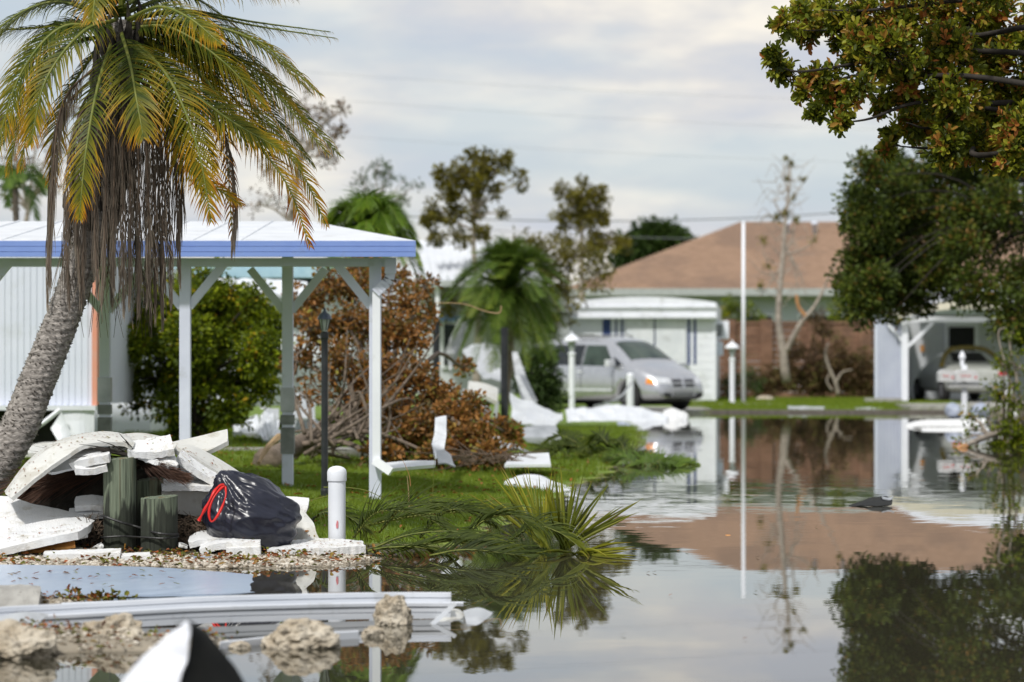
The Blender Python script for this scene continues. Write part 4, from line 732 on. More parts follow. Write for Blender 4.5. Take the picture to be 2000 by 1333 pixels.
# white home at far left
hl = thing('mobile_home', 'white ribbed mobile home with a coral corner strip left of the carport', 'mobile home', (-6.5, 36, .16))
xr = (180-1000)*36/6000; poly_box(-12, xr, 36, 46, .74, 2.62).build('wall', M['siding'], hl)
mb = MB()
for i in range(56): x = xr-.06-i*.075; mb.box((x, 35.992, 1.68), (.02, .003, 1.86))
mb.build('siding_rib', M['siding'], hl)
for i in range(7): poly_box(xr-.62*(i+1)+.01, xr-.62*i, 35.972, 35.99, 1.97, 2.6) if False else None
poly_box(xr+.002, xr+.062, 35.96, 36.2, .74, 2.6).build('corner_strip', M['coral'], hl)
poly_box(-12, xr+.06, 35.85, 36.02, .685, .738).build('floor_ledge', M['white_metal'], hl)
loft('skirting_panel', [LW((120, 798, 35.9), (150, 797, 35.9), (184, 797, 35.9)), LW((122, 872, 35.9), (150, 874, 35.8), (184, 873, 35.9))], .02, M['white_metal'], parent=hl, n=8, m=3, wave=.03)
loft('skirting_panel', [LW((100, 838, 35.6), (120, 805, 35.6)), LW((118, 872, 35.4), (148, 870, 35.6))], .02, M['white_metal'], parent=hl, n=6, m=3)
poly_box(-12, xr-.3, 36.3, 36.4, .15, .72).build('crawl_space_shade', M['dark'], hl)  # black panel stands in for the shade under the floor
mb = MB(); mb.tube(curve(LW((20, 845, 35.7), (70, 835, 35.7), (118, 800, 35.7)), 10), .03, 6); mb.build('pipe', M['white'], hl)
# small white metal-roofed building
mh = thing('small_building', 'white metal roofed building half hidden by the small shaggy palm', 'building', (-1, 84, .15))
def wb(px0, px1, py0, py1, y0, y1): a = W(px0, py1, y0); b = W(px1, py0, y0); return poly_box(a[0], b[0], y0, y1, a[2], b[2])
wb(770, 1112, 560, 770, 84, 90).build('wall', M['backwall'], mh)
loft('roof', [LW((806, 549, 81), (900, 550, 81), (1060, 551, 81)), LW((796, 473, 87), (900, 472, 87), (1010, 476, 87))], .07, M['white_metal'], parent=mh, n=14, m=4, wave=.06)
mb = MB()
for i in range(15):
    a = W(810+i*16, 547, 80.95); b = W(799+i*13.5, 475, 86.9); mb.bar(a+[0, 0, .07], b+[0, 0, .07], .05, .06)
mb.build('roof_seam', M['white_metal'], mh)
wb(806, 1060, 548, 560, 80.9, 81.0).build('gutter', M['gutter'], mh)
wb(850, 858, 556, 745, 81.1, 81.25).build('post', M['white'], mh)
wf = wb(862, 900, 628, 720, 83.9, 83.97).build('window_frame', M['white'], mh); wb(867, 895, 634, 714, 83.86, 83.895).build('pane', M['glass'], wf); wb(860, 902, 618, 628, 83.8, 83.9).build('window_hood', M['blue'], wf)
wf = wb(1062, 1090, 638, 664, 83.9, 83.97).build('window_frame', M['white'], mh); wb(1065, 1087, 641, 662, 83.86, 83.895).build('pane', M['glass'], wf)
wb(1046, 1112, 604, 610, 83.7, 83.98).build('awning_bar', M['grey'], mh)
# carport
cp = thing('carport', 'white open carport with a periwinkle blue fascia and braced posts', 'carport', (-3, 28, .16))
xe = (812-1000)*26.9/6000; zf0 = EYE+(HZ-502)*26.9/6000; zf1 = EYE+(HZ-471)*26.9/6000
for i, (a, b) in enumerate(((0, .30), (.33, .64), (.67, 1))): poly_box(-7.2, xe, 26.88+.004*i, 26.93, zf0+(zf1-zf0)*a, zf0+(zf1-zf0)*b).build('fascia_strip', M['blue'], cp)
poly_box(-7.2, xe-.002, 26.9, 26.96, zf0+.002, zf1-.002).build('fascia', M['blue'], cp)
mb = MB(); zr2 = EYE+(HZ-427)*30/6000; xr2 = (600-1000)*30/6000
rp = [(-7.2, 26.92, zf1+.004), (xe+.0, 26.92, zf1+.004), (xr2, 30.6, zr2), (-7.2, 30.6, zr2)]
V = rp+[(x, y, z-.05) for x, y, z in rp]; mb.add(V, [(0, 1, 2, 3), (7, 6, 5, 4), (0, 4, 5, 1), (1, 5, 6, 2), (2, 6, 7, 3), (3, 7, 4, 0)]); mb.build('roof', M['white_metal'], cp)
mb = MB()
for i in range(14):
    x = -7.0+i*.42
    if x < xr2: mb.bar((x, 26.93, zf1+.006), (x, 30.58, zr2+.006), .012, .012)
mb.build('roof_seam', M['white_metal'], cp)
poly_box(-7.2, xe-.2, 27.2, 27.32, zf0-.075, zf0-.0).build('beam', M['post'], cp); poly_box(-7.2, xe-.5, 29.3, 29.42, zf0+.16, zf0+.28).build('beam', M['post'], cp)
def cpost(px, Y, w_, clad=False, braces=(1, -1), zt=None):
    x = (px-1000)*Y/6000; z0 = hz(x, Y)-.02; zt = zf0-.01; p = poly_box(x-w_/2, x+w_/2, Y-w_/2, Y+w_/2, z0, zt if Y < 28 else zf0+.16).build('post', M['post'], cp, bevel=.006)
    for s in braces:
        mb = MB(); mb.bar((x+s*w_*.35, Y, zt-.42), (x+s*.36, Y, zt-.02), .075, .06); mb.build('brace', M['post'], p)
    if clad:
        for a, b, m in ((.08, .34, 'grey'), (.36, .46, 'grey'), (.48, .72, 'greymetal')):
            poly_box(x-w_/2-.012, x+w_/2+.012, Y-w_/2-.012, Y+w_/2+.012, z0+.25+a, z0+.25+b-.01).build('cladding', M[m], p)
    return p
cpost(362, 27.25, .098); p = cpost(733, 27.25, .105, braces=(-1,)); cpost(562, 29.35, .105, True); cpost(205, 29.35, .1, True, braces=(1, -1)); cpost(-60, 27.25, .1)
# downspout: curved elbow at the top, pipe down the post, elbow at the foot
x = (733-1000)*27.25/6000
mb = MB(); mb.bar((x+.14, 27.12, zf0+.0), (x+.14, 27.12, zf0-.14), .1, .08); mb.build('downspout_top', M['post'], cp, bevel=.004)
pts = curve([(x+.14, 27.12, zf0-.12), (x+.125, 27.12, zf0-.2), (x+.06, 27.12, zf0-.26), (x+.01, 27.12, zf0-.31)], 8)
mb = MB()
for a, b in zip(pts[:-1], pts[1:]): mb.bar(a, b+(b-a)*.05, .085, .07)
mb.build('downspout_elbow', M['post'], cp)
mb = MB(); mb.bar((x+.015, 27.14, zf0-.3), (x+.015, 27.14, .36), .07, .07); mb.bar((x+.0, 27.12, .37), (x+.15, 27.08, .27), .075, .07); mb.build('downspout', M['white'], cp)
# debris sheets
def sheet(lbl, lines, thick=.012, m='dull', name='metal_sheet', cat='sheet', n=14, mm=3, **k): return loft(name, [LW(*l) for l in lines], thick, M[m], lbl, cat, n=n, m=mm, **k)
sheet('long white aluminium strip lying on the lawn from the downspout foot', [[(742, 908, 27.6), (800, 903, 28), (850, 903, 28.3)], [(744, 921, 27.4), (800, 915, 27.8), (850, 911, 28.1)]], .03, m='white_metal')
sheet('crumpled white sheet standing against the brown fallen tree', [[(850, 815, 33), (872, 812, 33.2)], [(848, 850, 32), (872, 850, 32.2)], [(843, 868, 31), (870, 862, 31.2)], [(850, 898, 30.6), (866, 890, 30.8)]], .012, wave=.05, m='white_metal')
sheet('small folded white scrap with a black edge beside the lawn strip', [[(852, 882, 29.6), (868, 878, 29.7), (880, 890, 29.7)], [(856, 905, 29.2), (875, 907, 29.2), (890, 911, 29.2)]], .012, wave=.03)
sheet('white panel lying at the right foot of the brown fallen tree', [[(1000, 891, 34), (1035, 889, 34), (1072, 887, 34)], [(985, 911, 32.5), (1030, 910, 32.5), (1076, 910, 32.3)]], .03, m='white_metal')
sheet('large bent white sheet at the lawn edge behind the spiky palmetto', [[(1010, 932, 30.5), (1045, 929, 30.8), (1090, 945, 30.6), (1150, 965, 29.8), (1218, 981, 28.7)], [(985, 942, 29.9), (1040, 955, 29.6), (1090, 968, 29), (1150, 978, 28.6), (1216, 984, 28.3)]], .025, wave=.04, n=20, m='white_metal')
sheet('curved white panel on the grass with its flat top edge up', [[(1028, 834, 46), (1060, 832, 46), (1086, 833, 46)], [(1022, 838, 45.2), (1060, 838, 45.2), (1088, 838, 45.2)], [(1022, 855, 45), (1060, 856, 45), (1095, 858, 45)], [(1030, 864, 45), (1065, 868, 45), (1100, 872, 45)]], .02, m='greymetal')
sheet('thin white strip lying askew right of the brown fallen tree', [[(996, 865, 38), (1015, 878, 37.6), (1040, 890, 37)], [(1000, 862, 38), (1018, 875, 37.6), (1043, 887, 37)]], .03)
sheet('crumpled white foil at the right end of the brown fallen tree', [[(960, 846, 39), (985, 858, 38.6), (1000, 866, 38.4)], [(965, 868, 37.6), (985, 878, 37.4), (1012, 880, 37.2)]], .02, rough=.02, wave=.08)
sheet('long white sagging panel lying in front of the minivan wheels', [[(1105, 800, 67), (1150, 796, 68), (1210, 793, 69), (1260, 801, 69), (1310, 808, 69)], [(1108, 830, 65), (1160, 832, 65), (1210, 838, 65), (1260, 832, 66), (1300, 826, 67)]], .03, wave=.18, n=26, mm=4, m='white_metal')
sheet('crumpled white foam lump at the end of the long panel near the front tyre', [[(1296, 806, 69), (1320, 803, 69), (1345, 815, 69)], [(1300, 832, 67), (1318, 836, 67), (1340, 822, 68)]], .1, m='styro', rough=.02, wave=.1, name='foam_piece', cat='foam')
sheet('thin sagging white trim hanging across the minivan door', [[(1160, 792, 70), (1190, 785, 71), (1215, 770, 72), (1232, 745, 72.5)], [(1160, 795, 70), (1190, 789, 71), (1217, 773, 72), (1234, 749, 72.5)]], .02)
sheet('tall torn white sheet hanging by the black post', [[(905, 612, 60), (912, 640, 60), (908, 680, 60)], [(880, 660, 59), (886, 690, 59), (884, 715, 59)], [(868, 690, 59), (874, 705, 59), (880, 735, 59)]], .012, wave=.12, n=18)
sheet('wide pale sheet leaning behind the small shaggy palm', [[(900, 680, 64), (940, 672, 64), (985, 675, 64)], [(945, 740, 60), (985, 745, 60), (1000, 750, 60)]], .02, wave=.12)
sheet('thick white slab tilted over the brown leaves', [[(915, 748, 50), (945, 752, 50), (972, 762, 50)], [(912, 768, 49), (945, 776, 49), (970, 788, 49)]], .06, m='panel')
sheet('grey twisted sheet half buried behind the brown tree', [[(905, 760, 52), (930, 785, 51), (960, 800, 50)], [(890, 800, 50), (925, 820, 49), (955, 835, 48)]], .02, m='greymetal', wave=.12)
sheet('white strip standing just left of the second black post', [[(968, 785, 52), (974, 784, 52)], [(962, 815, 52), (972, 818, 52)]], .02)
sheet('broad grey-white sheet slumped below the small shaggy palm', [[(995, 770, 56), (1030, 782, 56), (1065, 798, 56), (1100, 808, 56)], [(1000, 800, 53), (1030, 808, 53), (1065, 822, 53), (1098, 815, 53)], [(1000, 822, 51), (1040, 832, 51), (1080, 836, 51)]], .02, wave=.15, n=20, m='white_metal')
sheet('narrow white strip slanting down between palm and dark shrub', [[(1005, 735, 57), (1020, 770, 56.5), (1035, 800, 56)], [(1014, 733, 57), (1032, 768, 56.5), (1048, 796, 56)]], .02)
sheet('pale slanting sheet crossing under the small shaggy palm', [[(1000, 690, 61), (1008, 740, 60), (1020, 790, 58)], [(1010, 688, 61), (1030, 742, 60), (1050, 785, 58)]], .02, wave=.05)
sheet('small white scrap on the grass left of the dark shrub', [[(1095, 838, 60), (1108, 836, 60)], [(1096, 844, 59), (1110, 842, 59)]], .03)
sheet('blue-grey scrap at the water edge before the minivan', [[(1205, 828, 62), (1220, 826, 62), (1245, 836, 62)], [(1212, 838, 60.5), (1228, 838, 60.5), (1248, 842, 60.5)]], .04, m='tarp', wave=.1)
# white debris seen under the carport
sheet('low white foil heap on the lawn under the carport, beside the shrub', [[(458, 835, 44), (480, 822, 44), (505, 815, 44)], [(455, 850, 42), (480, 850, 42), (505, 848, 42)]], .05, wave=.15, rough=.04, m='white_metal')
sheet('larger crumpled white sheet under the carport by the clad post', [[(500, 828, 43), (525, 805, 43), (548, 818, 43)], [(502, 850, 41.5), (525, 858, 41), (550, 852, 41.5)]], .05, wave=.2, rough=.05, m='white_metal')
sheet('upright torn white scrap behind the crumpled sheets under the carport', [[(502, 785, 46), (510, 800, 46)], [(520, 800, 46), (545, 798, 46)], [(505, 822, 45), (545, 825, 45)]], .02, wave=.1)
for k, (px, py, w_, h_, lb) in enumerate(((590, 800, 50, 45, 'white scrap glimpsed through the fallen tree branches, upper one'), (600, 838, 60, 30, 'white scrap glimpsed through the fallen tree branches, lower one'), (700, 850, 40, 30, 'white scrap low behind the fallen tree near the carport corner post'))):
    sheet(lb, [[(px-w_/2, py-h_/2, 47), (px, py-h_*.7, 47), (px+w_/2, py-h_/3, 47)], [(px-w_/2, py+h_/2, 46), (px, py+h_*.4, 46), (px+w_/2, py+h_/2, 46)]], .03, wave=.15)
sheet('long white slab on the ground before the crawl space opening', [[(40, 872, 34), (90, 868, 34), (190, 866, 34)], [(40, 890, 32.5), (90, 889, 32.5), (190, 890, 32.5)]], .04, m='panel', wave=.04)
for px, w_, py, lb in ((1590, 20, 798, 'flat white scrap on the far grass verge, middle of three'), (1555, 16, 797, 'tiny white scrap on the far grass verge below the bare tree'), (1697, 26, 800, 'crumpled white scrap on the far verge nearest the ribbed shed')):
    sheet(lb, [[(px-w_, py-3, 81), (px, py-2, 81), (px+w_, py-1, 81)], [(px-w_, py+4, 79.6), (px, py+4, 79.6), (px+w_, py+5, 79.6)]], .05, wave=.05)
mb = MB(); q = W(1494, 772, 90); mb.lathe((q[0], 90, .12), [(.3, 0), (.28, .12), (.15, .2)], 9); tag(mb.build('rock', M['rock'], None, loc=(q[0], 90, .12)), 'pale boulder on the grass right of the flagpole shrub', 'rock')
# right-hand debris
sheet('white foam slab floating under the mailboxes', [[(1770, 833, 61), (1800, 826, 62), (1860, 824, 62), (1925, 822, 62)], [(1772, 843, 60.5), (1800, 838, 59), (1860, 838, 59), (1925, 838, 59)]], .10, m='styro', name='foam_slab', cat='foam')
sheet('lower white foam block floating beneath the larger slab by the mailboxes', [[(1800, 843, 57.5), (1860, 842, 57.5), (1930, 842, 57.5)], [(1802, 853, 56), (1860, 853, 56), (1930, 853, 56)]], .12, m='styro', name='foam_slab', cat='foam')
sheet('thin yellow-edged white board afloat below the foam block', [[(1790, 867, 48.3), (1850, 867, 48.3), (1905, 867, 48.3)], [(1790, 870, 47.2), (1850, 870, 47.2), (1905, 870, 47.2)]], .03, m='panel')
for px, py, s, lb in ((1862, 806, 13, 'blue-grey tarpaulin heap peaking beside the mailbox post'), (1915, 806, 15, 'blue-grey plastic bag heap right of the mailbox post'), (1975, 810, 9, 'small white plastic bundle among the fallen branch leaves'), (1972, 775, 8, 'small pale bag above the fallen branch')):
    c = W(px, py, 65); bm = bmesh.new(); bmesh.ops.create_icosphere(bm, subdivisions=3, radius=s*65/6000*1.2)
    for v in bm.verts: v.co *= 1+.45*mnoise.noise(v.co*4+Vector((px, 0, 0))); v.co.z *= 1.15 if v.co.z > 0 else .8
    me = bpy.data.meshes.new('bundle'); bm.to_mesh(me); bm.free(); me.materials.append(M['tarp'] if s > 10 else M['styro']); o = bpy.data.objects.new('plastic_heap', me); COL.objects.link(o); o.location = (c[0], 65, max(c[2], .1)); tag(o, lb, 'plastic bag')
# black posts
def black_post(px, Y, top, lb, cap):
    x = (px-1000)*Y/6000; z0 = hz(x, Y); zt = EYE+(HZ-top)*Y/6000; t = thing('garden_post', lb, 'post', (x, Y, z0)); mb = MB(); r = 7*Y/6000
    mb.lathe((x, Y, z0), [(r*1.1, 0), (r*1.1, .1), (r, .12), (r, zt-z0)], 12); mb.build('shaft', M['black'], t, smooth=False)
    if cap: mb = MB(); mb.lathe((x, Y, zt), [(r*.9, 0), (r*.95, .08), (r*.5, .13)], 10); mb.build('cap', M['white'], t)
black_post(852, 58, 628, 'black post with a small white cap behind the brown leaves', True); black_post(985, 50, 640, 'plain black post in front of the small palm trunk', False)
# black lamp post near the carport
Yl = 27.5; x = (634-1000)*Yl/6000; z0 = hz(x, Yl); t = thing('lamp_post', 'black lantern lamp post standing on the lawn inside the carport', 'lamp post', (x, Yl, z0)); ht = EYE+(HZ-650)*Yl/6000-z0
mb = MB(); mb.lathe((x, Yl, z0), [(.036, 0), (.036, .06), (.03, .08), (.03, ht-.06), (.036, ht-.05), (.036, ht), (.022, ht+.01)], 14); mb.build('post', M['black'], t, smooth=False)
mb = MB(); mb.lathe((x, Yl, z0), [(.022, ht), (.026, ht+.02), (.048, ht+.115), (.048, ht+.12)], 6); lg = mb.build('lantern', M['lampglass'], t)
mb = MB()
for a in np.arange(6)*math.pi/3: mb.bar((x+.028*math.cos(a), Yl+.028*math.sin(a), z0+ht+.02), (x+.05*math.cos(a), Yl+.05*math.sin(a), z0+ht+.12), .006, .006, up=(.3, .2, 1))
mb.build('lantern_frame', M['black'], lg)
mb = MB(); mb.lathe((x, Yl, z0), [(.066, ht+.118), (.066, ht+.128), (.045, ht+.165), (.022, ht+.18), (.01, ht+.2), (.012, ht+.21), (.002, ht+.225)], 12); mb.build('lamp_cap', mat('slate_cap', (0.08, 0.1, 0.16), (0.12, 0.14, 0.2), rough=.35), t, smooth=False)
# shrubs and trees
rs = np.random.RandomState(3)
cl = [C(x, y, 40+rs.uniform(-.7, .9), r, d) for x, y, r, d in ((260, 620, 45, 60), (310, 600, 50, 70), (370, 600, 50, 75), (430, 600, 50, 80), (480, 610, 48, 80), (520, 640, 42, 70), (240, 680, 45, 60), (300, 670, 55, 90), (370, 670, 60, 110), (440, 670, 60, 110), (505, 690, 48, 90), (250, 740, 38, 34), (310, 740, 50, 60), (380, 740, 60, 90), (450, 750, 56, 90), (510, 750, 36, 50), (330, 800, 34, 30), (390, 810, 42, 44), (450, 800, 40, 44), (270, 790, 24, 10), (360, 850, 25, 14), (190, 640, 16, 8), (210, 700, 22, 10), (220, 600, 20, 8), (400, 545, 26, 22), (385, 570, 28, 24), (290, 560, 26, 16), (500, 580, 26, 22), (450, 570, 28, 24), (345, 560, 26, 20), (535, 700, 22, 24), (410, 860, 22, 12), (430, 520, 8, 4))]
clump_tree('green_shrub', 'big rounded bright green shrub seen between the carport posts', 'shrub', [W(385, 872, 40), W(380, 820, 40), W(378, 760, 40)], .07, cl, M['lf_bush'], .075, 40, M['darkbark'], per=13, spread=.11, twig_r=.008, limb_r=.03)
cl = [C(x, y, Y, r, d) for x, y, Y, r, d in ((600, 590, 37, 45, 45), (650, 560, 37, 45, 40), (700, 560, 37, 40, 40), (760, 545, 37.5, 36, 40), (790, 600, 37, 40, 48), (610, 650, 36.5, 45, 45), (680, 630, 36.5, 45, 50), (740, 650, 36.5, 50, 64), (800, 660, 36.5, 44, 60), (590, 710, 36.5, 34, 26), (660, 710, 36, 45, 44), (730, 730, 36, 50, 64), (800, 740, 36, 50, 70), (850, 780, 36, 46, 64), (760, 800, 35.5, 45, 56), (830, 840, 35, 45, 62), (890, 820, 35, 45, 70), (900, 870, 34.5, 45, 70), (940, 860, 34.5, 40, 60), (780, 870, 35, 36, 40), (850, 890, 34.3, 32, 44), (960, 890, 34, 30, 40), (925, 790, 36, 26, 26), (1000, 850, 37, 20, 20), (905, 720, 40, 16, 12), (700, 790, 36, 38, 30), (640, 770, 36, 40, 14), (600, 780, 36, 30, 8), (730, 890, 34, 22, 16), (830, 560, 38, 20, 16), (835, 620, 38, 20, 16), (700, 520, 38, 22, 14), (760, 900, 34, 22, 14), (980, 830, 37, 12, 10))]
ft = clump_tree('fallen_tree', 'uprooted tree with rust-brown dead leaves lying behind the carport corner post', 'tree', [W(520, 905, 33), W(590, 865, 34.5), W(660, 840, 35.5), W(740, 820, 36), W(820, 840, 36)], .13, cl, M['lf_brown'], .066, 40, M['bark'], per=9, spread=.10, twig_r=.010, limb_r=.045, asp=.55)
mb = MB()
for i in range(46):
    a = W(rs.uniform(560, 760), rs.uniform(830, 900), rs.uniform(33.5, 36)); b = W(rs.uniform(560, 860), rs.uniform(640, 880), rs.uniform(34, 37)); m_ = (a+b)/2+rs.normal(size=3)*.18
    mb.tube(curve([a, m_, b], 9), np.linspace(rs.uniform(.012, .03), .005, 9), 5)
mb.build('branch', M['bark'], ft, smooth=True)
mb = MB(); mb.tube(curve(LW((505, 905, 31.8), (520, 878, 32.2), (545, 852, 32.6)), 8), np.linspace(.02, .04, 8), 6, jit=.5); mb.build('torn_root', M['cardboard'], ft)
mb = MB(); mb.tube(curve(LW((850, 592, 37), (905, 594, 37), (940, 606, 37), (965, 612, 37), (977, 610, 37), (979, 598, 37)), 18), np.linspace(.006, .01, 18), 5); mb.build('hooked_twig', M['cardboard'], ft)
shrub('shrub', 'dark green shrub between the small palm and the minivan', 'shrub', W(1055, 800, 62), [C(x, y, 62, r, d) for x, y, r, d in ((1040, 700, 26, 26), (1065, 700, 22, 24), (1050, 735, 34, 50), (1075, 745, 24, 34), (1045, 775, 34, 50), (1075, 780, 26, 34), (1025, 750, 20, 20))], M['lf_far'], .09, per=14, spread=.16)
# shaggy small palm
def far_palm(name, label, crown, Y, base_px, nf, Lpx, m, r_tr, seed, Lf, wd, nn=26, top=1.0, dead=0, el=(-.9, 1.2), up0=.35, dr=.8):
    r = np.random.RandomState(seed); c = W(*crown, Y); b = W(*base_px, Y); root = thing(name, label, 'palm', b); mb = MB(); mid = (b+c)/2+np.array([.05, 0, 0]); mb.tube(curve([b, mid, c], 16), np.linspace(r_tr*1.1, r_tr, 16), 9, jit=.2); mb.build('trunk', M['bark'], root, smooth=True)
    for i in range(nf):
        az = i*2.399+r.uniform(-.2, .2); e = r.uniform(*el); L = Lpx*Y/6000*r.uniform(.8, 1.1); d = np.array([math.cos(az)*math.cos(e), math.sin(az)*math.cos(e), math.sin(e)])
        q1 = c+d*L*.5+np.array([0, 0, up0*L*.25]); q2 = c+d*L*.95-np.array([0, 0, L*(.28+.2*(1-math.sin(max(e, 0))))]); make_frond(root, [c, q1, q2], n=nn, Lf=Lf, wd=wd, r0=r.uniform(.05, .4), r1=r.uniform(.4, .7), m=M[m], rr=.012, droop=dr, segs=3, upv=(-d[0]*.2, -d[1]*.2, 1), tipage=.15, start=.1, cup=.25)
    for i in range(dead):
        az = i*2.399; q = c+np.array([math.cos(az)*.25, math.sin(az)*.25, -.25]); make_frond(root, [c, q, q+np.array([.06, 0, -Lpx*Y/6000*.55])], n=16, Lf=Lf*.6, wd=wd, r0=.3, r1=.8, name='dead_frond', m=M['deadfrond'], rr=.012, droop=2.4, segs=3, tipage=0)
far_palm('shaggy_palm', 'small shaggy green palm in front of the white metal roof', (992, 570), 58, (985, 832), 96, 132, 'palmgreen', .055, 5, .42, .0115, nn=70, dead=9, el=(-.9, 1.5), up0=.25, dr=.2)
far_palm('drooping_palm', 'lime green palm with drooping fronds rising behind the carport roof', (722, 470), 44, (740, 870), 44, 118, 'lime', .1, 9, .38, .018, nn=44, el=(-.5, 1.2), up0=.9, dead=10)
far_palm('drooping_palm', 'dark green palm fronds peeking over the carport roof at the far left', (30, 370), 50, (30, 900), 14, 90, 'palmgreen', .05, 12, .3, .02, nn=40, el=(-.3, .9), up0=.6)
# heap of cut green at the bend
hp = thing('brush_heap', 'low heap of green palm cuttings trailing into the water at the lawn corner', 'brush', (1.3, 37, .03))
for i in range(46):
    u = rs.rand(); px = 1090+230*u; Y = 40-3.5*u+rs.uniform(-1.2, 1.2); h = .26*math.exp(-((px-1160)/75)**2)+.04; a = W(px, 800, Y); a[2] = hz(a[0], Y)*.6+rs.uniform(.0, h)
    d = np.array([rs.uniform(.1, .9)*rs.choice([1, 1, -1]), rs.uniform(-.5, .4), 0]); b = a+d*.7; b[2] = max(.0, a[2]-.1*rs.rand()); m_ = (a+b)/2+np.array([0, 0, rs.uniform(.02, .14)])
    make_frond(hp, [a, m_, b], n=16, Lf=rs.uniform(.12, .28), wd=.024, r0=.1, r1=.5, name='cut_frond', m=M['fallen'] if px < 1240 else M['palmgreen'], rr=.008, droop=.5, segs=3, start=.0, tipage=.3, cup=.5)
for i in range(3):
    cc = [(W(1130+i*40, 890, 38.5), .3, 26)]
# dry brush at the lawn edge and brown brush behind the fallen tree foot
tw = MB()
for i in range(120):
    a = W(rs.uniform(900, 1015), rs.uniform(888, 906), rs.uniform(33, 34.5)); d = rs.normal(size=3)*np.array([.35, .2, .08]); tw.tube([a, a+d*.5+[0, 0, .02], a+d], [.008, .006, .003], 3, cap=False)
tag(tw.build('twig_pile', M['twig'], None, loc=W(960, 905, 33.5)), 'dark twig pile under the right end of the brown fallen tree', 'twigs', kind='stuff')
# the big dark tree at right
cl = [C(x, y, 50+rs.uniform(-1.6, 1.6), r, d) for x, y, r, d in ((1700, 345, 46, 50), (1735, 320, 40, 44), (1680, 400, 42, 46), (1745, 380, 60, 110), (1800, 360, 60, 110), (1700, 440, 50, 80), (1760, 450, 60, 120), (1680, 500, 40, 50), (1730, 510, 55, 110), (1660, 545, 30, 34), (1700, 560, 50, 90), (1760, 560, 60, 120), (1680, 600, 34, 44), (1722, 588, 36, 54), (1785, 575, 34, 50), (1820, 420, 60, 120), (1830, 500, 60, 120), (1830, 545, 38, 76), (1880, 340, 70, 120), (1890, 420, 55, 90), (1880, 480, 45, 56), (1900, 560, 44, 46), (1865, 575, 20, 12), (1950, 340, 70, 120), (1960, 400, 55, 70), (1930, 480, 42, 20), (1980, 460, 44, 26), (1950, 540, 40, 22), (1990, 540, 40, 34), (1925, 580, 30, 14), (1980, 610, 50, 70), (2000, 650, 30, 30), (1740, 616, 14, 5), (1800, 604, 12, 4), (1650, 570, 14, 6), (2060, 340, 90, 120), (2060, 450, 80, 100), (2060, 560, 80, 100), (2150, 400, 100, 100), (2150, 550, 100, 90), (2000, 260, 90, 110), (1850, 270, 60, 90), (2100, 640, 50, 50))]
clump_tree('dark_tree', 'large dense dark green tree overhanging the carport at right', 'tree', [W(2170, 868, 50), W(2160, 740, 50), W(2120, 600, 50), W(2040, 480, 50), W(1960, 400, 50)], .26, cl, M['lf_big'], .085, 40, M['darkbark'], per=17, spread=.17, twig_r=.008, limb_r=.022, asp=.48)
# fallen branch at right
fb = clump_tree('fallen_branch', 'snapped pale branch with sparse green leaves dipping into the water at right', 'branch', [W(2060, 800, 47), W(2000, 830, 46.5), W(1950, 845, 46), W(1905, 862, 45.5), W(1868, 880, 45)], .085,
    [C(x, y, 46, r, d) for x, y, r, d in ((1960, 780, 34, 10), (1930, 820, 26, 9), (1990, 720, 36, 14), (1960, 710, 24, 6), (1900, 840, 22, 6), (1985, 850, 34, 60), (1950, 885, 30, 50), (1995, 895, 34, 80), (1890, 810, 12, 5), (1990, 780, 34, 14), (1940, 760, 24, 6), (1895, 890, 14, 3), (1975, 650, 14, 6), (2040, 860, 50, 50), (1880, 860, 10, 3), (2030, 700, 40, 20))], M['lf_bush'], .075, 40, M['palebark'], per=7, spread=.12, twig_r=.008)
mb = MB()
for a in (((2005, 830), (1990, 760), (1975, 690), (1968, 650)), ((2000, 832), (1960, 700), (1950, 650), (1965, 640)), ((1990, 840), (1960, 858), (1930, 862))): mb.tube(curve(LW(*[(x, y, 46) for x, y in a]), 12), np.linspace(.022, .008, 12), 6)
mb.build('branch', M['palebark'], fb, smooth=True); mb = MB(); mb.tube(curve(LW((1885, 872, 45.2), (1868, 880, 44.9), (1862, 884, 44.8)), 5), [.045, .05, .02, .015, .01], 7, jit=.5); mb.build('torn_end', M['freshwood'], fb)
# ------------------------------------------------------------------ the leaning palm
YP = 21.0
pt = thing('palm_tree', 'leaning palm with green to orange fronds and a grey skirt of dead ones', 'palm', W(-75, 1010, YP))
path = curve(LW((-120, 1080, 20.7), (-40, 960, 20.8), (30, 850, 20.9), (75, 740, 21), (115, 640, 21), (155, 530, 21), (195, 400, 21), (218, 280, 21), (231, 150, 21), (238, 40, 21)), 440)
n = len(path); k = 46; T = nrm(np.gradient(path, axis=0)); V = []
xa = nrm(np.cross(T, np.array([0, 1, 0]))); ya = np.array([0, 1, 0]); rr_ = np.interp(np.linspace(0, 1, n), [0, .15, .5, .6, .72, .88, 1], [.15, .128, .108, .112, .12, .13, .05])
an = np.arange(k)*2*math.pi/k
for i in range(n):
    s = i*.0082; bump = np.array([(.010*abs(math.sin(3.5*a+i*.55+1.2*math.sin(i*.09)))**.6+.007*mnoise.noise(Vector((math.cos(a)*3, math.sin(a)*3, s*34)))+.006*mnoise.noise(Vector((math.cos(a)*9, math.sin(a)*9, s*60)))) for a in an])
    saw = .009*((i*.125+.25*np.sin(an*2)+.3*np.sin(an*5+i*.02)) % 1.0)
    r = rr_[i]*.93+bump+saw; V.append(path[i]+xa[i]*(np.cos(an)*r)[:, None]+ya*(np.sin(an)*r)[:, None])
V = np.concatenate(V); I = (np.arange(n-1)[:, None]*k+np.arange(k)).ravel(); J = (np.arange(n-1)[:, None]*k+(np.arange(k)+1) % k).ravel()
fast_mesh('trunk', V, np.stack([I, J, J+k, I+k], 1), M['palmbark'], parent=pt, smooth=False)
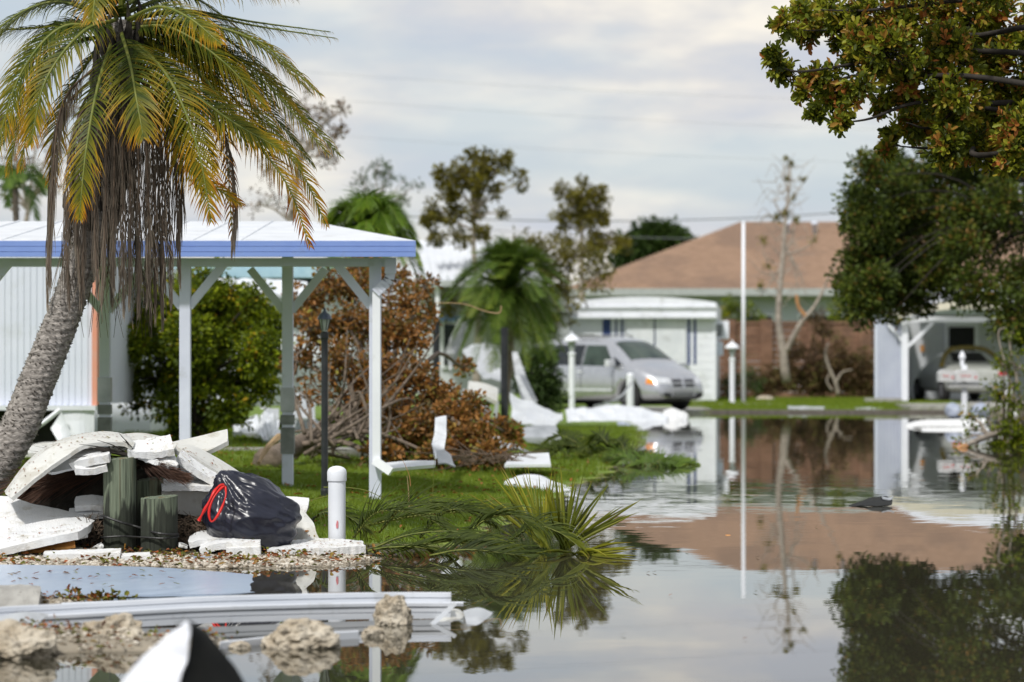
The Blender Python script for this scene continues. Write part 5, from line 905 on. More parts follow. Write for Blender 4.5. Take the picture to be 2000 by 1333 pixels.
# little bristling leaf scars along the outline
nb = 2600; ii = np.random.randint(0, n-60, nb); aa = np.random.rand(nb)*6.283; r = rr_[ii]*.95
Pn = path[ii]+xa[ii]*(np.cos(aa)*r)[:, None]+ya*(np.sin(aa)*r)[:, None]; D = xa[ii]*np.cos(aa)[:, None]+ya*np.sin(aa)[:, None]+T[ii]*.9
Vv, Ff, Aa = leaves(Pn, D, np.random.uniform(.014, .03, nb), .016, np.random.rand(nb), up=T[ii]); tag(fast_mesh('leaf_scar', Vv, Ff, M['palmbark'], parent=pt), kind='stuff')
# crown shaft of old leaf bases
mb = MB()
for i in range(90):
    a = i*2.399; u = i/90; b = path[int(270+150*u)]; o_ = np.array([math.cos(a), math.sin(a), 0]); q0 = b+o_*.07; q2 = b+o_*(.2-.08*u)+np.array([0, 0, .24+.08*u]); mb.tube(curve([q0, (q0+q2)/2+o_*.05, q2], 6), [.03, .034, .028, .02, .014, .006], 6, jit=.4)
mb.build('old_leaf_base', M['darkbark'], pt)
cr = W(228, 120, YP)
def F3(*pts): return LW(*[(x, y, YP+dy) for x, y, dy in pts])
fr = [  # path (px,py,depth), leaflet length, age start/end, up vector, droop, tip ageing
 (((235, 90, -.1), (254, 140, -.5), (266, 195, -.75), (280, 268, -.85)), .36, .12, .38, (0, -1, .25), .55, .42, 66),
 (((220, 110, -.1), (190, 190, -.5), (168, 300, -.75), (155, 425, -.8)), .30, .12, .42, (-.3, -1, .2), .6, .42, 66),
 (((215, 90, 0), (120, 70, -.1), (40, 150, -.2), (-10, 300, -.25)), .36, .1, .42, (0, -.5, 1), .85, .42, 70),
 (((215, 70, 0), (110, 20, .1), (10, 50, .1), (-70, 150, .1)), .36, .08, .3, (0, -.3, 1), .8, .3, 70),
 (((250, 100, 0), (330, 170, -.4), (385, 290, -.6), (412, 430, -.65)), .33, .25, .52, (.3, -1, .4), .6, .42, 66),
 (((255, 100, .1), (370, 140, .0), (480, 260, -.1), (560, 360, -.15), (605, 480, -.2)), .27, .25, .7, (.1, -.6, 1), .6, .45, 66),
 (((255, 90, .1), (370, 90, .1), (500, 150, .1), (640, 300, .05)), .32, .15, .4, (.1, -.5, 1), .75, .42, 70),
 (((255, 70, .1), (360, 40, .2), (500, 55, .3), (655, 75, .35)), .26, .1, .4, (0, -.2, 1), .9, .45, 70),
 (((255, 80, 0), (380, 60, -.05), (510, 90, -.1), (625, 185, -.1)), .30, .15, .4, (0, -.4, 1), .85, .42, 70),
 (((250, 70, -.2), (310, 30, -.5), (370, 40, -.8), (430, 85, -.95)), .26, .18, .4, (0, -.8, 1), .7, .42, 70),
 (((235, 60, 0), (240, -60, -.1), (300, -140, -.1), (420, -120, 0)), .36, .08, .3, (0, -.4, 1), .8, .3, 70),
 (((225, 60, 0), (200, -80, .1), (120, -130, .1), (0, -100, 0)), .36, .08, .3, (0, -.4, 1), .8, .3, 70),
 (((220, 60, -.1), (210, -20, -.5), (190, -20, -.85), (180, 40, -1.05)), .30, .12, .4, (0, -1, .8), .7, .42, 66),
 (((250, 60, .2), (330, -60, .5), (460, -60, .7), (580, 0, .8)), .34, .08, .3, (0, -.2, 1), .8, .3, 70),
 (((250, 110, .1), (350, 130, .3), (430, 220, .3), (455, 470, .1)), .26, .35, .75, (.2, -.7, .7), .9, .4, 60),
 (((215, 100, .2), (130, 110, .3), (70, 190, .3), (40, 330, .3)), .30, .15, .5, (-.2, -.5, 1), .85, .45, 66),
 (((250, 120, .2), (340, 110, .6), (450, 150, .9), (520, 260, 1.0)), .32, .08, .4, (0, -.3, 1), .8, .4, 70),
 (((240, 100, .3), (300, 60, .8), (380, 90, 1.2), (430, 200, 1.4)), .34, .05, .3, (0, -.2, 1), .8, .4, 70),
 (((215, 100, .3), (160, 60, .8), (100, 90, 1.2), (60, 200, 1.4)), .34, .05, .3, (0, -.2, 1), .8, .4, 70),
 (((245, 110, -.1), (340, 170, -.35), (450, 240, -.45), (545, 290, -.45)), .30, .15, .4, (.1, -.9, .7), .65, .4, 66),
 (((245, 110, .0), (330, 240, -.1), (370, 330, -.15), (470, 400, -.1)), .27, .3, .55, (.2, -.8, .6), .7, .4, 66),
 (((240, 60, .1), (330, 10, .0), (440, -30, .0), (560, -10, .0)), .34, .08, .35, (0, -.4, 1), .9, .3, 70),
 (((232, 80, 0), (215, 20, -.1), (160, -60, -.1), (60, -60, 0)), .34, .08, .3, (0, -.4, 1), .9, .3, 70),
 (((225, 90, 0), (150, 60, .2), (60, 60, .3), (-40, 60, .4)), .34, .1, .3, (0, -.4, 1), .9, .3, 70),
 (((240, 90, .1), (300, 120, .2), (370, 190, .3), (420, 330, .3)), .32, .15, .45, (0, -.6, 1), .8, .4, 66),
 (((220, 100, .1), (170, 140, .2), (120, 220, .3), (100, 360, .3)), .32, .15, .5, (0, -.6, 1), .8, .4, 66),
 (((238, 90, .0), (330, 70, -.1), (430, 120, -.2), (520, 210, -.2)), .32, .1, .4, (0, -.5, 1), .8, .4, 66),
 (((238, 60, .0), (250, -20, -.1), (330, -80, -.2), (400, -60, -.2)), .32, .1, .3, (0, -.5, 1), .8, .3, 66),
 (((245, 90, .1), (360, 110, .0), (480, 190, .0), (590, 330, .0)), .30, .1, .4, (.1, -.5, 1), .8, .42, 66),
 (((245, 80, .1), (350, 60, .2), (470, 100, .3), (600, 240, .3)), .32, .05, .35, (0, -.4, 1), .9, .42, 66),
 (((240, 110, .1), (310, 190, .1), (350, 260, .2), (400, 380, .2)), .30, .1, .4, (.2, -.7, .7), .8, .4, 66),
 (((225, 60, .1), (150, 10, .4), (60, 20, .6), (-20, 90, .7)), .34, .02, .2, (0, -.3, 1), .9, .3, 66),
 (((228, 70, -.1), (160, 80, -.5), (90, 160, -.7), (60, 280, -.75)), .32, .1, .45, (0, -.7, .8), .8, .42, 66),
 (((235, 50, .0), (300, 0, .3), (380, 0, .5), (470, 60, .6)), .34, .02, .25, (0, -.3, 1), .9, .3, 66),
 (((235, 60, .1), (245, -40, .2), (230, -120, .3), (190, -160, .3)), .34, .02, .2, (.6, -.4, 0), .6, .2, 66),
]
_r = np.random.RandomState(61); fr2 = []
for pth, L, r0, r1, up, dr, ta, ang in fr:
    q = [(x, y-(32, 16, 4, 0)[min(j, 3)], dy) for j, (x, y, dy) in enumerate(pth)]; fr2.append((q, L, r0, r1, up, dr, ta, ang))
for j in (2, 3, 5, 6, 7, 8, 10, 11, 13, 15, 16, 17, 19, 21, 22, 26, 28):
    pth, L, r0, r1, up, dr, ta, ang = fr2[j]; ox, oy = _r.uniform(-26, 26), _r.uniform(-30, 22)
    fr2.append(([(x+ox*(i/3), y+oy*(i/3), dy+.22*i/3+.1) for i, (x, y, dy) in enumerate(pth)], L, max(0, r0-.08), r1-.12, up, dr, ta-.06, ang))
for pth, L, r0, r1, up, dr, ta, ang in fr2: make_frond(pt, F3(*pth), n=70, Lf=L*.88, wd=.011, r0=r0-.02, r1=r1+.02, droop=dr*1.15, segs=5, upv=up, tipage=ta+.04, ang=ang-4, start=.1, rr=.016, cup=.12, jitter=.2)
rs = np.random.RandomState(11)
for i, (x0, y0, x1, y1, dy) in enumerate([(190, 190, 100, 600, -.1), (185, 210, 98, 560, .1), (200, 230, 130, 600, -.2), (205, 230, 150, 560, -.25), (210, 230, 165, 600, -.25), (215, 230, 185, 580, -.3), (225, 230, 205, 600, -.3), (232, 230, 222, 570, -.3), (238, 230, 240, 620, -.3), (240, 230, 255, 600, -.28), (245, 220, 272, 620, -.25), (250, 215, 290, 600, -.2), (255, 215, 302, 630, -.15), (255, 210, 318, 610, -.1), (258, 210, 330, 600, -.05), (262, 205, 345, 560, 0), (230, 220, 215, 600, .2), (240, 220, 265, 590, .25), (215, 220, 175, 590, .2), (260, 205, 355, 480, .05), (200, 210, 140, 590, .15), (262, 200, 458, 500, -.05), (250, 215, 312, 640, .1), (240, 225, 290, 635, .15)]):
    a = (x0+rs.uniform(-6, 6), y0-60); q = [a, ((x0+x1)/2+(x1-x0)*.28, y0+20), (x1, y0+(y1-y0)*.5), (x1+rs.uniform(-8, 8), y1-25)]
    make_frond(pt, [W(px, py, YP+dy*(j/3+.3)) for j, (px, py) in enumerate([(qx, qy+(18 if qq > 1 else 0)) for qq, (qx, qy) in enumerate(q)])], n=60, Lf=.27, wd=.006, r0=.15+.3*rs.rand(), r1=.45+.3*rs.rand(), name='dead_frond', m=M['deadfrond'], rr=.009, stem=M['deadfrond'] if False else M['twig'], droop=4.0, segs=4, tipage=.2, start=.1, ang=24, hang=.3, upv=(.3*math.sin(i*2), -1, .2), cup=0, jitter=.3)
# loose hanging fibres
mb = MB()
for i in range(260):
    x0 = rs.uniform(120, 335); y0 = rs.uniform(300, 540); L = rs.uniform(50, 150); a = W(x0, y0, YP+rs.uniform(-.35, .15)); b = W(x0+rs.normal()*14, min(y0+L, 660), YP+rs.uniform(-.35, .15)); mb.tube([a, (a+b)/2+rs.normal(size=3)*.01, b], [.003, .0025, .0015], 3, cap=False, att=rs.rand())
tag(mb.build('hanging_fibre', M['deadfrond'], pt), kind='stuff')
# ------------------------------------------------------------------ near tree branches, top right
nt_ = thing('overhanging_tree', 'green and rust leaved tree reaching in over the water at top right', 'tree', (7.4, 23.5, .05))
# its own bank of ground stands outside the picture
trunk = curve([(7.4, 34.5, .05), (7.3, 33, 1.4), (6.9, 29, 2.6), (6.3, 26, 3.4)], 20)
mb = MB(); mb.tube(trunk, np.linspace(.3, .13, 20), 12, jit=.1); mb.build('trunk', M['darkbark'], nt_, smooth=True)
fork = trunk[-1]
mb = MB()
Lm = [((2120, 330), (1960, 330), (1850, 300), (1790, 300)), ((2120, 250), (1950, 215), (1800, 200), (1700, 232), (1640, 240)), ((2120, 180), (1900, 150), (1760, 150), (1660, 150), (1600, 185), (1555, 190)), ((2120, 60), (1900, 70), (1760, 60), (1640, 60), (1560, 60)), ((2120, 120), (1850, 100), (1700, 120), (1570, 140), (1520, 130)), ((2100, 0), (1900, 0), (1700, 20), (1600, 20)), ((1960, 300), (1900, 280), (1820, 290), (1745, 285)), ((2000, 200), (1900, 215), (1820, 250), (1770, 240))]
for j, l in enumerate(Lm):
    c0 = curve([fork]+[W(x, y, 22+.35*math.sin(j*2+i)) for i, (x, y) in enumerate(l)], 30); mb.tube(c0, np.linspace(.03, .004, 30), 6)
mb.build('limb', M['darkbark'], nt_, smooth=True)
cl = [(1540, 45, 38, 15), (1575, 30, 36, 15), (1615, 25, 42, 22), (1518, 118, 26, 13), (1535, 140, 30, 16), (1512, 100, 14, 6), (1590, 60, 36, 17), (1650, 50, 55, 38), (1700, 30, 55, 40), (1605, 150, 40, 22), (1640, 190, 45, 30), (1690, 80, 50, 38), (1600, 215, 26, 11), (1645, 238, 24, 11), (1680, 170, 36, 17), (1740, 100, 65, 64), (1780, 50, 65, 64), (1780, 160, 60, 56), (1730, 200, 30, 15), (1745, 262, 28, 14), (1735, 288, 18, 8), (1800, 240, 55, 46), (1860, 110, 75, 84), (1870, 200, 65, 66), (1950, 50, 80, 84), (1960, 150, 75, 84), (1950, 230, 60, 56), (1850, 290, 42, 26), (1920, 290, 50, 34), (1985, 300, 50, 34), (1880, 30, 70, 70), (1990, 250, 50, 40), (1700, 130, 24, 10), (2070, 60, 90, 80), (2070, 200, 90, 80), (2090, 310, 80, 50), (1800, -60, 90, 60), (1950, -60, 90, 60), (1650, -50, 70, 40), (1660, 120, 16, 6), (1570, 180, 20, 9), (2200, 40, 100, 70), (2210, 180, 100, 70), (2330, 0, 110, 60), (2340, 150, 110, 60), (2300, 280, 100, 50), (2460, 60, 120, 50), (2150, -90, 110, 50)]
rs = np.random.RandomState(5); Ps = []; Ds = []; Ls = []; R = []; ups = []; tw = MB()
for x, y, r, d in cl:
    Y0 = 22+rs.uniform(-.7, .9); c = W(x, y, Y0); rm = r*Y0/6000
    for i in range(int(d*1.6)):
        dr = rs.normal(size=3); dr[0] -= .35; dr[2] += .1; dr /= np.linalg.norm(dr); e = c+dr*rm*rs.uniform(.25, 1)**.5; tl = rs.uniform(.06, .12); b = e-dr*tl-np.array([0, 0, .02])
        tw.tube([c*.35+b*.65, b, e], [.004, .003, .0015], 3, cap=False); q = rs.randint(7, 13); tone = np.clip(rs.normal(.42, .22)+(.3 if rs.rand() < .15 else 0), 0, 1)
        for j in range(q):
            s = (j+.5)/q; p = b+(e-b)*s; ang = j*2.4; u = nrm(np.cross(dr, [0.1, .2, 1])); v = np.cross(dr, u); out = u*math.cos(ang)+v*math.sin(ang); Ps.append(p); Ds.append(dr*(.5+.6*s)+out*.85); Ls.append(.069*rs.uniform(.6, 1.2)); R.append(np.clip(tone+rs.normal()*.13, 0, 1)); ups.append(dr+out*.2)
Vv, Ff, Aa = leaves(np.array(Ps), np.array(Ds), np.array(Ls), np.array(Ls)*.42, np.array(R), bend=.12, up=nrm(np.array(ups)+np.random.normal(size=(len(Ps), 3))*.35))
tag(fast_mesh('foliage', Vv, Ff, M['lf_near'], att=Aa, parent=nt_), kind='stuff'); tw.build('twig', M['darkbark'], nt_)
# ------------------------------------------------------------------ timber piles, straps
def piling(px0, px1, top, Y, lb, base=1092, tilt=0, stain=False):
    x0, x1 = (px0-1000)*Y/6000, (px1-1000)*Y/6000; zt = EYE+(HZ-top)*Y/6000; R_ = (x1-x0)/2; xc = (x0+x1)/2; k = 72; V = []; rows = 22
    for i in range(rows+1):
        u = i/rows; z = -.15+(zt+.15)*u
        for j in range(k):
            a = 2*math.pi*j/k; g = .003*mnoise.noise(Vector((math.cos(a)*7+px0, math.sin(a)*7, z*.8)))+.002*mnoise.noise(Vector((math.cos(a)*22, math.sin(a)*22, z*.5+px0))); sq = 1.0; r = (R_+g)*sq; V.append((xc+r*math.cos(a)+tilt*u, Y+r*math.sin(a), z+(.006*mnoise.noise(Vector((math.cos(a)*5, math.sin(a)*5, px0))) if i == rows else 0)-(.0 if i < rows else .012*math.cos(a+2.5))))
    F = [(i*k+j, i*k+(j+1) % k, (i+1)*k+(j+1) % k, (i+1)*k+j) for i in range(rows) for j in range(k)]; m_ = len(V); V.append((xc+tilt, Y, zt+.004)); F += [(rows*k+j, rows*k+(j+1) % k, m_) for j in range(k)]
    mb = MB(); mb.add(V, F); o = mb.build('timber_pile', M['timber'], None, loc=(xc, Y, 0)); tag(o, lb, 'timber post', 'green timber pile stubs'); return o
piling(202, 266, 895, 19.75, 'tallest green treated timber pile with an orange streak down its left')
piling(268, 319, 936, 20.0, 'middle green timber pile stub, set back between the other two')
piling(275, 347, 971, 19.55, 'shortest and widest green timber pile, nearest the black bag')
o = loft('stain_streak', [[(-2.602, 19.655, z) for z in (.18, .3, .45, .6)], [(-2.575, 19.648, z) for z in (.18, .3, .45, .6)]], .003, M['freshwood'], n=6, m=1) ; bpy.data.objects.remove(o)
def strap(lb, pts, r=.008): mb = MB(); mb.tube(curve(LW(*pts), 30), r, 6); tag(mb.build('strap', M['strap'], None, loc=W(*pts[0])), lb, 'strap')
strap('black strap slanting down across the timber piles', [(198, 1008, 19.75), (204, 1009, 19.63), (235, 1020, 19.6), (270, 1030, 19.62), (300, 1040, 19.42), (325, 1044, 19.4), (348, 1044, 19.5)])
strap('black strap running level round the foot of the timber piles', [(198, 1050, 19.75), (204, 1050, 19.63), (240, 1048, 19.6), (280, 1050, 19.45), (320, 1052, 19.4), (349, 1048, 19.5)], .007)
# ------------------------------------------------------------------ debris pile
def slab(lb, lines, thick=.05, m='styro', name='foam_slab', cat='foam slab', n=20, mm=5, rough=.003, edge=.012, **k): return loft(name, [LW(*l) for l in lines], thick*.85, M[m], lb, cat, n=int(n*1.5), m=mm, rough=rough*.6, edge=edge*.7, group='white foam and panel debris in the heap', **k)
slab('large thick white foam slab sloping down to the gravel left of the piles', [[(-140, 990, 20.1), (0, 976, 20.1), (60, 990, 20), (125, 1004, 19.95), (184, 1024, 19.8)], [(-140, 1060, 19.5), (0, 1044, 19.5), (60, 1045, 19.5), (125, 1042, 19.5), (172, 1036, 19.5)], [(-140, 1110, 19.0), (0, 1080, 19.0), (60, 1066, 19.05), (110, 1055, 19.1), (152, 1047, 19.2)]], .055, n=34, rough=.004)
slab('grey-white panel lying under the large sloping foam slab', [[(-60, 1085, 19.6), (60, 1078, 19.6), (160, 1074, 19.5)], [(-60, 1110, 18.9), (60, 1100, 18.9), (150, 1084, 19)]], .03, m='panel')
slab('orange-brown wooden board wedged beneath the foam slab', [[(60, 1068, 19.3), (100, 1062, 19.3), (146, 1052, 19.3)], [(40, 1080, 19.2), (100, 1076, 19.2), (146, 1068, 19.2)]], .02, m='orangewood', name='wooden_board', cat='board')
slab('long flat foam strip resting on the gravel', [[(88, 1082, 19.1), (160, 1079, 19.1), (236, 1077, 19.1)], [(86, 1090, 18.8), (160, 1088, 18.8), (236, 1086, 18.8)]], .045, rough=.004)
slab('thinner foam strip right of the long flat one before the piles', [[(238, 1085, 19.0), (293, 1082, 19.0)], [(238, 1091, 18.75), (293, 1089, 18.75)]], .03)
slab('long arched white panel curving over the brown fronds', [[(12, 962, 19.9), (60, 900, 20.1), (120, 862, 20.3), (190, 847, 20.4), (235, 850, 20.4), (262, 862, 20.4)], [(14, 968, 19.6), (62, 908, 19.7), (118, 870, 19.8), (190, 857, 19.9), (240, 858, 19.9), (262, 868, 19.9)], [(24, 976, 19.5), (80, 930, 19.55), (128, 896, 19.6), (170, 872, 19.7), (235, 868, 19.75), (258, 876, 19.75)]], .03, m='panel', name='panel', n=40, rough=.002, edge=.006)
slab('grey underside panel showing beneath the arched one', [[(90, 922, 20.0), (130, 890, 20.0), (175, 880, 20.0)], [(100, 926, 19.9), (140, 918, 19.9), (180, 912, 19.9)]], .02, m='white_metal', name='panel')
slab('grey-white foam block poking out left of the tallest pile', [[(137, 892, 19.9), (170, 884, 19.9), (215, 880, 19.9)], [(138, 912, 19.7), (170, 904, 19.6), (215, 896, 19.6)]], .06, n=18)
slab('blunt foam wedge under the grey-white block beside the tallest pile', [[(142, 903, 19.8), (175, 895, 19.8), (208, 896, 19.8)], [(146, 922, 19.6), (180, 922, 19.6), (210, 915, 19.6)]], .05, n=16)
slab('thin white sheet on the very top of the heap', [[(232, 850, 20.6), (280, 848, 20.6), (330, 858, 20.5)], [(240, 860, 20.2), (290, 862, 20.2), (340, 868, 20.2)]], .015, m='panel', name='panel', rough=.001)
slab('creased cream sheet tucked below the top sheet', [[(250, 860, 20.3), (300, 858, 20.3), (345, 872, 20.2)], [(225, 878, 20), (290, 880, 20), (330, 888, 20)]], .015, m='panel', name='panel', wave=.05)
slab('long white plank sticking out to the upper right of the heap', [[(330, 869, 20.8), (390, 855, 20.9), (444, 842, 21)], [(336, 878, 20.7), (390, 876, 20.8), (446, 858, 20.9)], [(345, 884, 20.6), (395, 888, 20.7), (446, 866, 20.8)]], .035, m='panel', name='plank', n=14, edge=.004, rough=.001)
slab('bright crumbly foam chunk at the middle of the heap top', [[(245, 868, 20), (290, 864, 20), (334, 855, 20)], [(250, 888, 19.7), (300, 890, 19.7), (340, 884, 19.7)]], .05, rough=.008, n=24)
slab('ragged foam chunk hanging toward the brown fronds', [[(262, 880, 19.9), (300, 885, 19.9), (340, 890, 19.9)], [(272, 894, 19.75), (305, 898, 19.75), (346, 900, 19.75)], [(300, 903, 19.7), (325, 910, 19.7), (345, 913, 19.7)]], .035, rough=.014, edge=.04, n=30)
slab('long curved white plank sliding down to the right behind the bag', [[(332, 868, 20.5), (375, 874, 20.5), (430, 902, 20.5), (500, 948, 20.5)], [(340, 880, 20.3), (375, 890, 20.3), (425, 918, 20.3), (488, 958, 20.3)], [(346, 886, 20.2), (374, 894, 20.2), (420, 922, 20.2), (478, 962, 20.2)]], .03, m='panel', name='plank', n=30, edge=.004, rough=.001)
slab('thick foam plank slanting down to the red bag tie', [[(352, 884, 20.1), (390, 912, 20.1), (432, 938, 20.1)], [(345, 896, 19.9), (385, 925, 19.9), (428, 950, 19.9)]], .05, rough=.006, n=24)
slab('foam face hanging below the slanting thick plank', [[(350, 900, 20.1), (385, 925, 20.1), (425, 950, 20.1)], [(352, 920, 20.1), (385, 934, 20.1), (418, 955, 20.1)]], .04, rough=.004)
slab('small cube of white foam sitting behind the middle pile', [[(345, 930, 20.2), (365, 922, 20.2), (386, 922, 20.2)], [(348, 950, 20.1), (370, 946, 20.1), (392, 948, 20.1)]], .06, n=10)
slab('wide white foam block with a flat bright top behind the shortest pile', [[(316, 940, 20.2), (365, 938, 20.2), (408, 941, 20.2)], [(316, 955, 19.85), (365, 954, 19.85), (422, 956, 19.85)]], .04, n=22, rough=.005)
slab('front face of the wide foam block, its shade put into a greyer colour', [[(316, 959, 19.95), (365, 958, 19.95), (416, 960, 19.95)], [(322, 1000, 20.0), (365, 1004, 20.0), (402, 1010, 20.0)]], .04, m='panel', n=22)  # shaded front painted with a greyer material than the block top
slab('grey-white block low between the slab and the tallest pile', [[(150, 975, 20.0), (180, 972, 20.0), (206, 976, 20)], [(146, 994, 19.9), (180, 992, 19.9), (206, 994, 19.9)]], .05)
slab('foam scrap under the low grey-white block left of the tallest pile', [[(135, 998, 20), (170, 996, 20), (206, 994, 20)], [(134, 1010, 19.9), (170, 1010, 19.9), (206, 1008, 19.9)]], .04)
slab('squared white foam end standing up right of the black bag', [[(548, 976, 20.3), (578, 977, 20.3), (604, 979, 20.3)], [(550, 990, 20.1), (578, 991, 20.1), (603, 992, 20.1)], [(560, 1012, 20.1), (582, 1012, 20.1), (596, 1012, 20.1)]], .05)
slab('curled grey-white sheet spilling down right of the black bag', [[(556, 995, 20.2), (580, 996, 20.1), (592, 1000, 20.1)], [(566, 1030, 20), (590, 1022, 19.9), (612, 1024, 19.9)], [(570, 1058, 19.9), (596, 1055, 19.8), (626, 1060, 19.8)]], .02, m='panel', name='panel', n=18, rough=.001)
slab('small bevelled foam block, uppermost of the low stack before the bag', [[(372, 1052, 19.7), (402, 1042, 19.7), (462, 1052, 19.7)], [(370, 1066, 19.4), (402, 1060, 19.4), (464, 1060, 19.4)]], .045, rough=.004)
slab('middle foam slab of the low stack before the bag', [[(395, 1068, 19.5), (440, 1054, 19.5), (510, 1056, 19.5)], [(392, 1080, 19.2), (430, 1068, 19.2), (508, 1066, 19.2)]], .05, rough=.006)
slab('bottom foam block of the low stack resting on the gravel', [[(444, 1070, 19.4), (475, 1068, 19.4), (508, 1068, 19.4)], [(443, 1079, 19.15), (475, 1078, 19.15), (509, 1076, 19.15)]], .06, rough=.006)
slab('thin pale blue strip pressed into the gravel under the foam stack', [[(375, 1087, 19.1), (450, 1090, 19.1), (520, 1088, 19.1)], [(380, 1091, 18.9), (450, 1094, 18.9), (520, 1092, 18.9)]], .02, m='sheetblue', name='strip', cat='strip')
slab('long rounded foam slab on the gravel at the foot of the white bollard', [[(528, 1072, 19.7), (580, 1062, 19.8), (650, 1060, 19.8), (706, 1064, 19.8)], [(524, 1082, 19.25), (580, 1080, 19.25), (650, 1078, 19.25), (712, 1074, 19.35)]], .06, rough=.008, edge=.03, n=34)
slab('thin grey-white sheet lying on the rounded foam slab', [[(556, 1062, 19.8), (595, 1058, 19.8), (612, 1062, 19.8)], [(550, 1070, 19.55), (590, 1070, 19.55), (610, 1072, 19.55)]], .012, m='panel', name='panel')
slab('curled tan cardboard piece under the red ties', [[(406, 1036, 19.9), (425, 1030, 19.9), (442, 1036, 19.9)], [(404, 1048, 19.8), (425, 1052, 19.8), (444, 1052, 19.8)]], .012, m='cardboard', name='cardboard', cat='cardboard')
rs = np.random.RandomState(77)
for k_, (px, py, sz, lb) in enumerate(((316, 1058, 9, 'foam crumb at the right foot of the shortest pile'), (357, 1066, 8, 'foam crumb left of the low stack'), (190, 1070, 10, 'foam crumb above the long flat strip'), (296, 862, 12, 'bright foam crumb on the crest of the heap'), (366, 908, 13, 'broken foam corner between the two long planks'), (222, 872, 9, 'foam crumb beside the dark frond spikes'), (400, 962, 10, 'foam corner above the red tie'), (160, 1048, 9, 'foam crumb at the tip of the sloping slab'), (535, 1064, 9, 'foam crumb at the foot of the black bag'), (330, 902, 11, 'ragged foam nub under the crest chunk'), (126, 1076, 8, 'foam crumb below the orange board'))):
    Yc = 20.0 if py < 1000 else 19.5; c = W(px, py, Yc); r_ = sz*Yc/6000; bm = bmesh.new(); bmesh.ops.create_cube(bm, size=1.5); bmesh.ops.subdivide_edges(bm, edges=bm.edges[:], cuts=4, use_grid_fill=True)
    for v in bm.verts: p = v.co.copy(); p += p.normalized()*(.3*mnoise.noise(p*1.5+Vector((k_, 0, 0)))+.12*mnoise.noise(p*5+Vector((k_, 0, 0)))); v.co = Vector((p.x*r_*1.3, p.y*r_, p.z*r_*.7))
    bmesh.ops.rotate(bm, verts=bm.verts[:], matrix=Matrix.Rotation(rs.uniform(-.6, .6), 3, 'Y') @ Matrix.Rotation(rs.uniform(0, 3), 3, 'Z')); me = bpy.data.meshes.new('chip'); bm.to_mesh(me); bm.free(); me.materials.append(M['styro']); o = bpy.data.objects.new('foam_crumb', me); COL.objects.link(o); o.location = c; tag(o, lb, 'foam piece', 'loose foam crumbs in the heap')
# brown fronds stuffed in the heap and dark soil behind, added as the heap's inner shade
rs = np.random.RandomState(21)
df = thing('dead_frond_bundle', 'brown dead palm fronds sweeping left from behind the piles', 'palm frond', W(190, 930, 20.3))
for i in range(15):
    a = W(275, 898+i*1.5, 20.3+.02*i); b = W(150+rs.uniform(-30, 20), 915+rs.uniform(-10, 30), 20.35+rs.uniform(-.1, .1)); c = W(60+rs.uniform(-25, 80), 960+rs.uniform(-20, 34), 20.4+rs.uniform(-.1, .1)); make_frond(df, [a, b, c], n=60, Lf=.42, wd=.005, r0=.1+.5*rs.rand(), r1=.3+.6*rs.rand(), name='frond', m=M['brownfrond'], rr=.006, stem=M['twig'], droop=.15, segs=4, tipage=.1, ang=13, start=0, cup=0, upv=(0, -1, .4))
df = thing('dead_frond_bundle', 'pointed brown frond jutting right above the shortest pile', 'palm frond', W(300, 915, 19.8))
for i in range(6): make_frond(df, [W(262, 886+i*3, 19.9), W(300, 902+i*4, 19.75), W(352, 931+rs.uniform(-3, 3), 19.7)], n=30, Lf=.22, wd=.007, r0=.1, r1=.7, name='frond', m=M['brownfrond'], rr=.006, stem=M['twig'], droop=.0, segs=3, tipage=.2, ang=7, start=0, cup=0, upv=(0, -1, .4))
tag(df, None)
df = thing('dead_frond_bundle', 'dark dry frond spikes fanning out over the top of the tallest pile', 'palm frond', W(225, 893, 19.9))
mb = MB()
for x0, y0, x1, y1 in ((268, 897, 155, 868), (265, 895, 162, 880), (262, 897, 190, 860), (262, 893, 232, 846), (266, 893, 236, 852), (240, 894, 140, 896), (268, 890, 240, 862), (262, 897, 175, 872)): a, b = W(x0, y0, 19.85), W(x1, y1, 19.6); mb.tube(curve([a, (a+b)/2+[0, 0, .02], b], 8), np.linspace(.006, .0012, 8), 4)
for i in range(4): a, b = W(262, 893+i, 19.8), W(172+i*8, 874+i*3, 19.7); mb.tube(curve([a, (a+b)/2+[0, 0, .012], b], 8), [.01, .014, .013, .011, .009, .006, .004, .001], 4)
mb.build('spike', M['darkbark'], df)
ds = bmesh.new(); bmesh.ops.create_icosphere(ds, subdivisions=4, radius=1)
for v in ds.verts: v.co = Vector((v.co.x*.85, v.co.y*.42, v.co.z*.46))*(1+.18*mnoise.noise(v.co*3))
me = bpy.data.meshes.new('filler'); ds.to_mesh(me); ds.free(); me.materials.append(mat('dark_heap_filler', (0.012, 0.01, 0.007), (0.035, 0.028, 0.02), rough=.95, scale=12, bump=.02)); o = bpy.data.objects.new('shade_filler_mound', me); COL.objects.link(o); o.location = (-2.45, 20.55, .08); tag(o, 'dark soil added to shade the inside of the debris heap', 'filler', kind='stuff')  # dark mound stands in for the shade inside the heap
mb = MB()
for i in range(700):
    x = rs.choice([rs.uniform(150, 205), rs.uniform(345, 400), rs.uniform(330, 420)]); y = rs.uniform(1010, 1085); a = W(x, y, 19.8+rs.uniform(-.15, .2)); a[2] = max(a[2], .02); d = rs.normal(size=3)*np.array([.05, .04, .04]); mb.tube([a, a+d*.5+rs.normal(size=3)*.008, a+d], [.003, .0025, .001], 3, cap=False)
tag(mb.build('twig_tangle', M['twig'], None, loc=(-2.2, 19.8, .03)), 'fine dry twig tangle packed around the pile feet', 'twigs', kind='stuff')
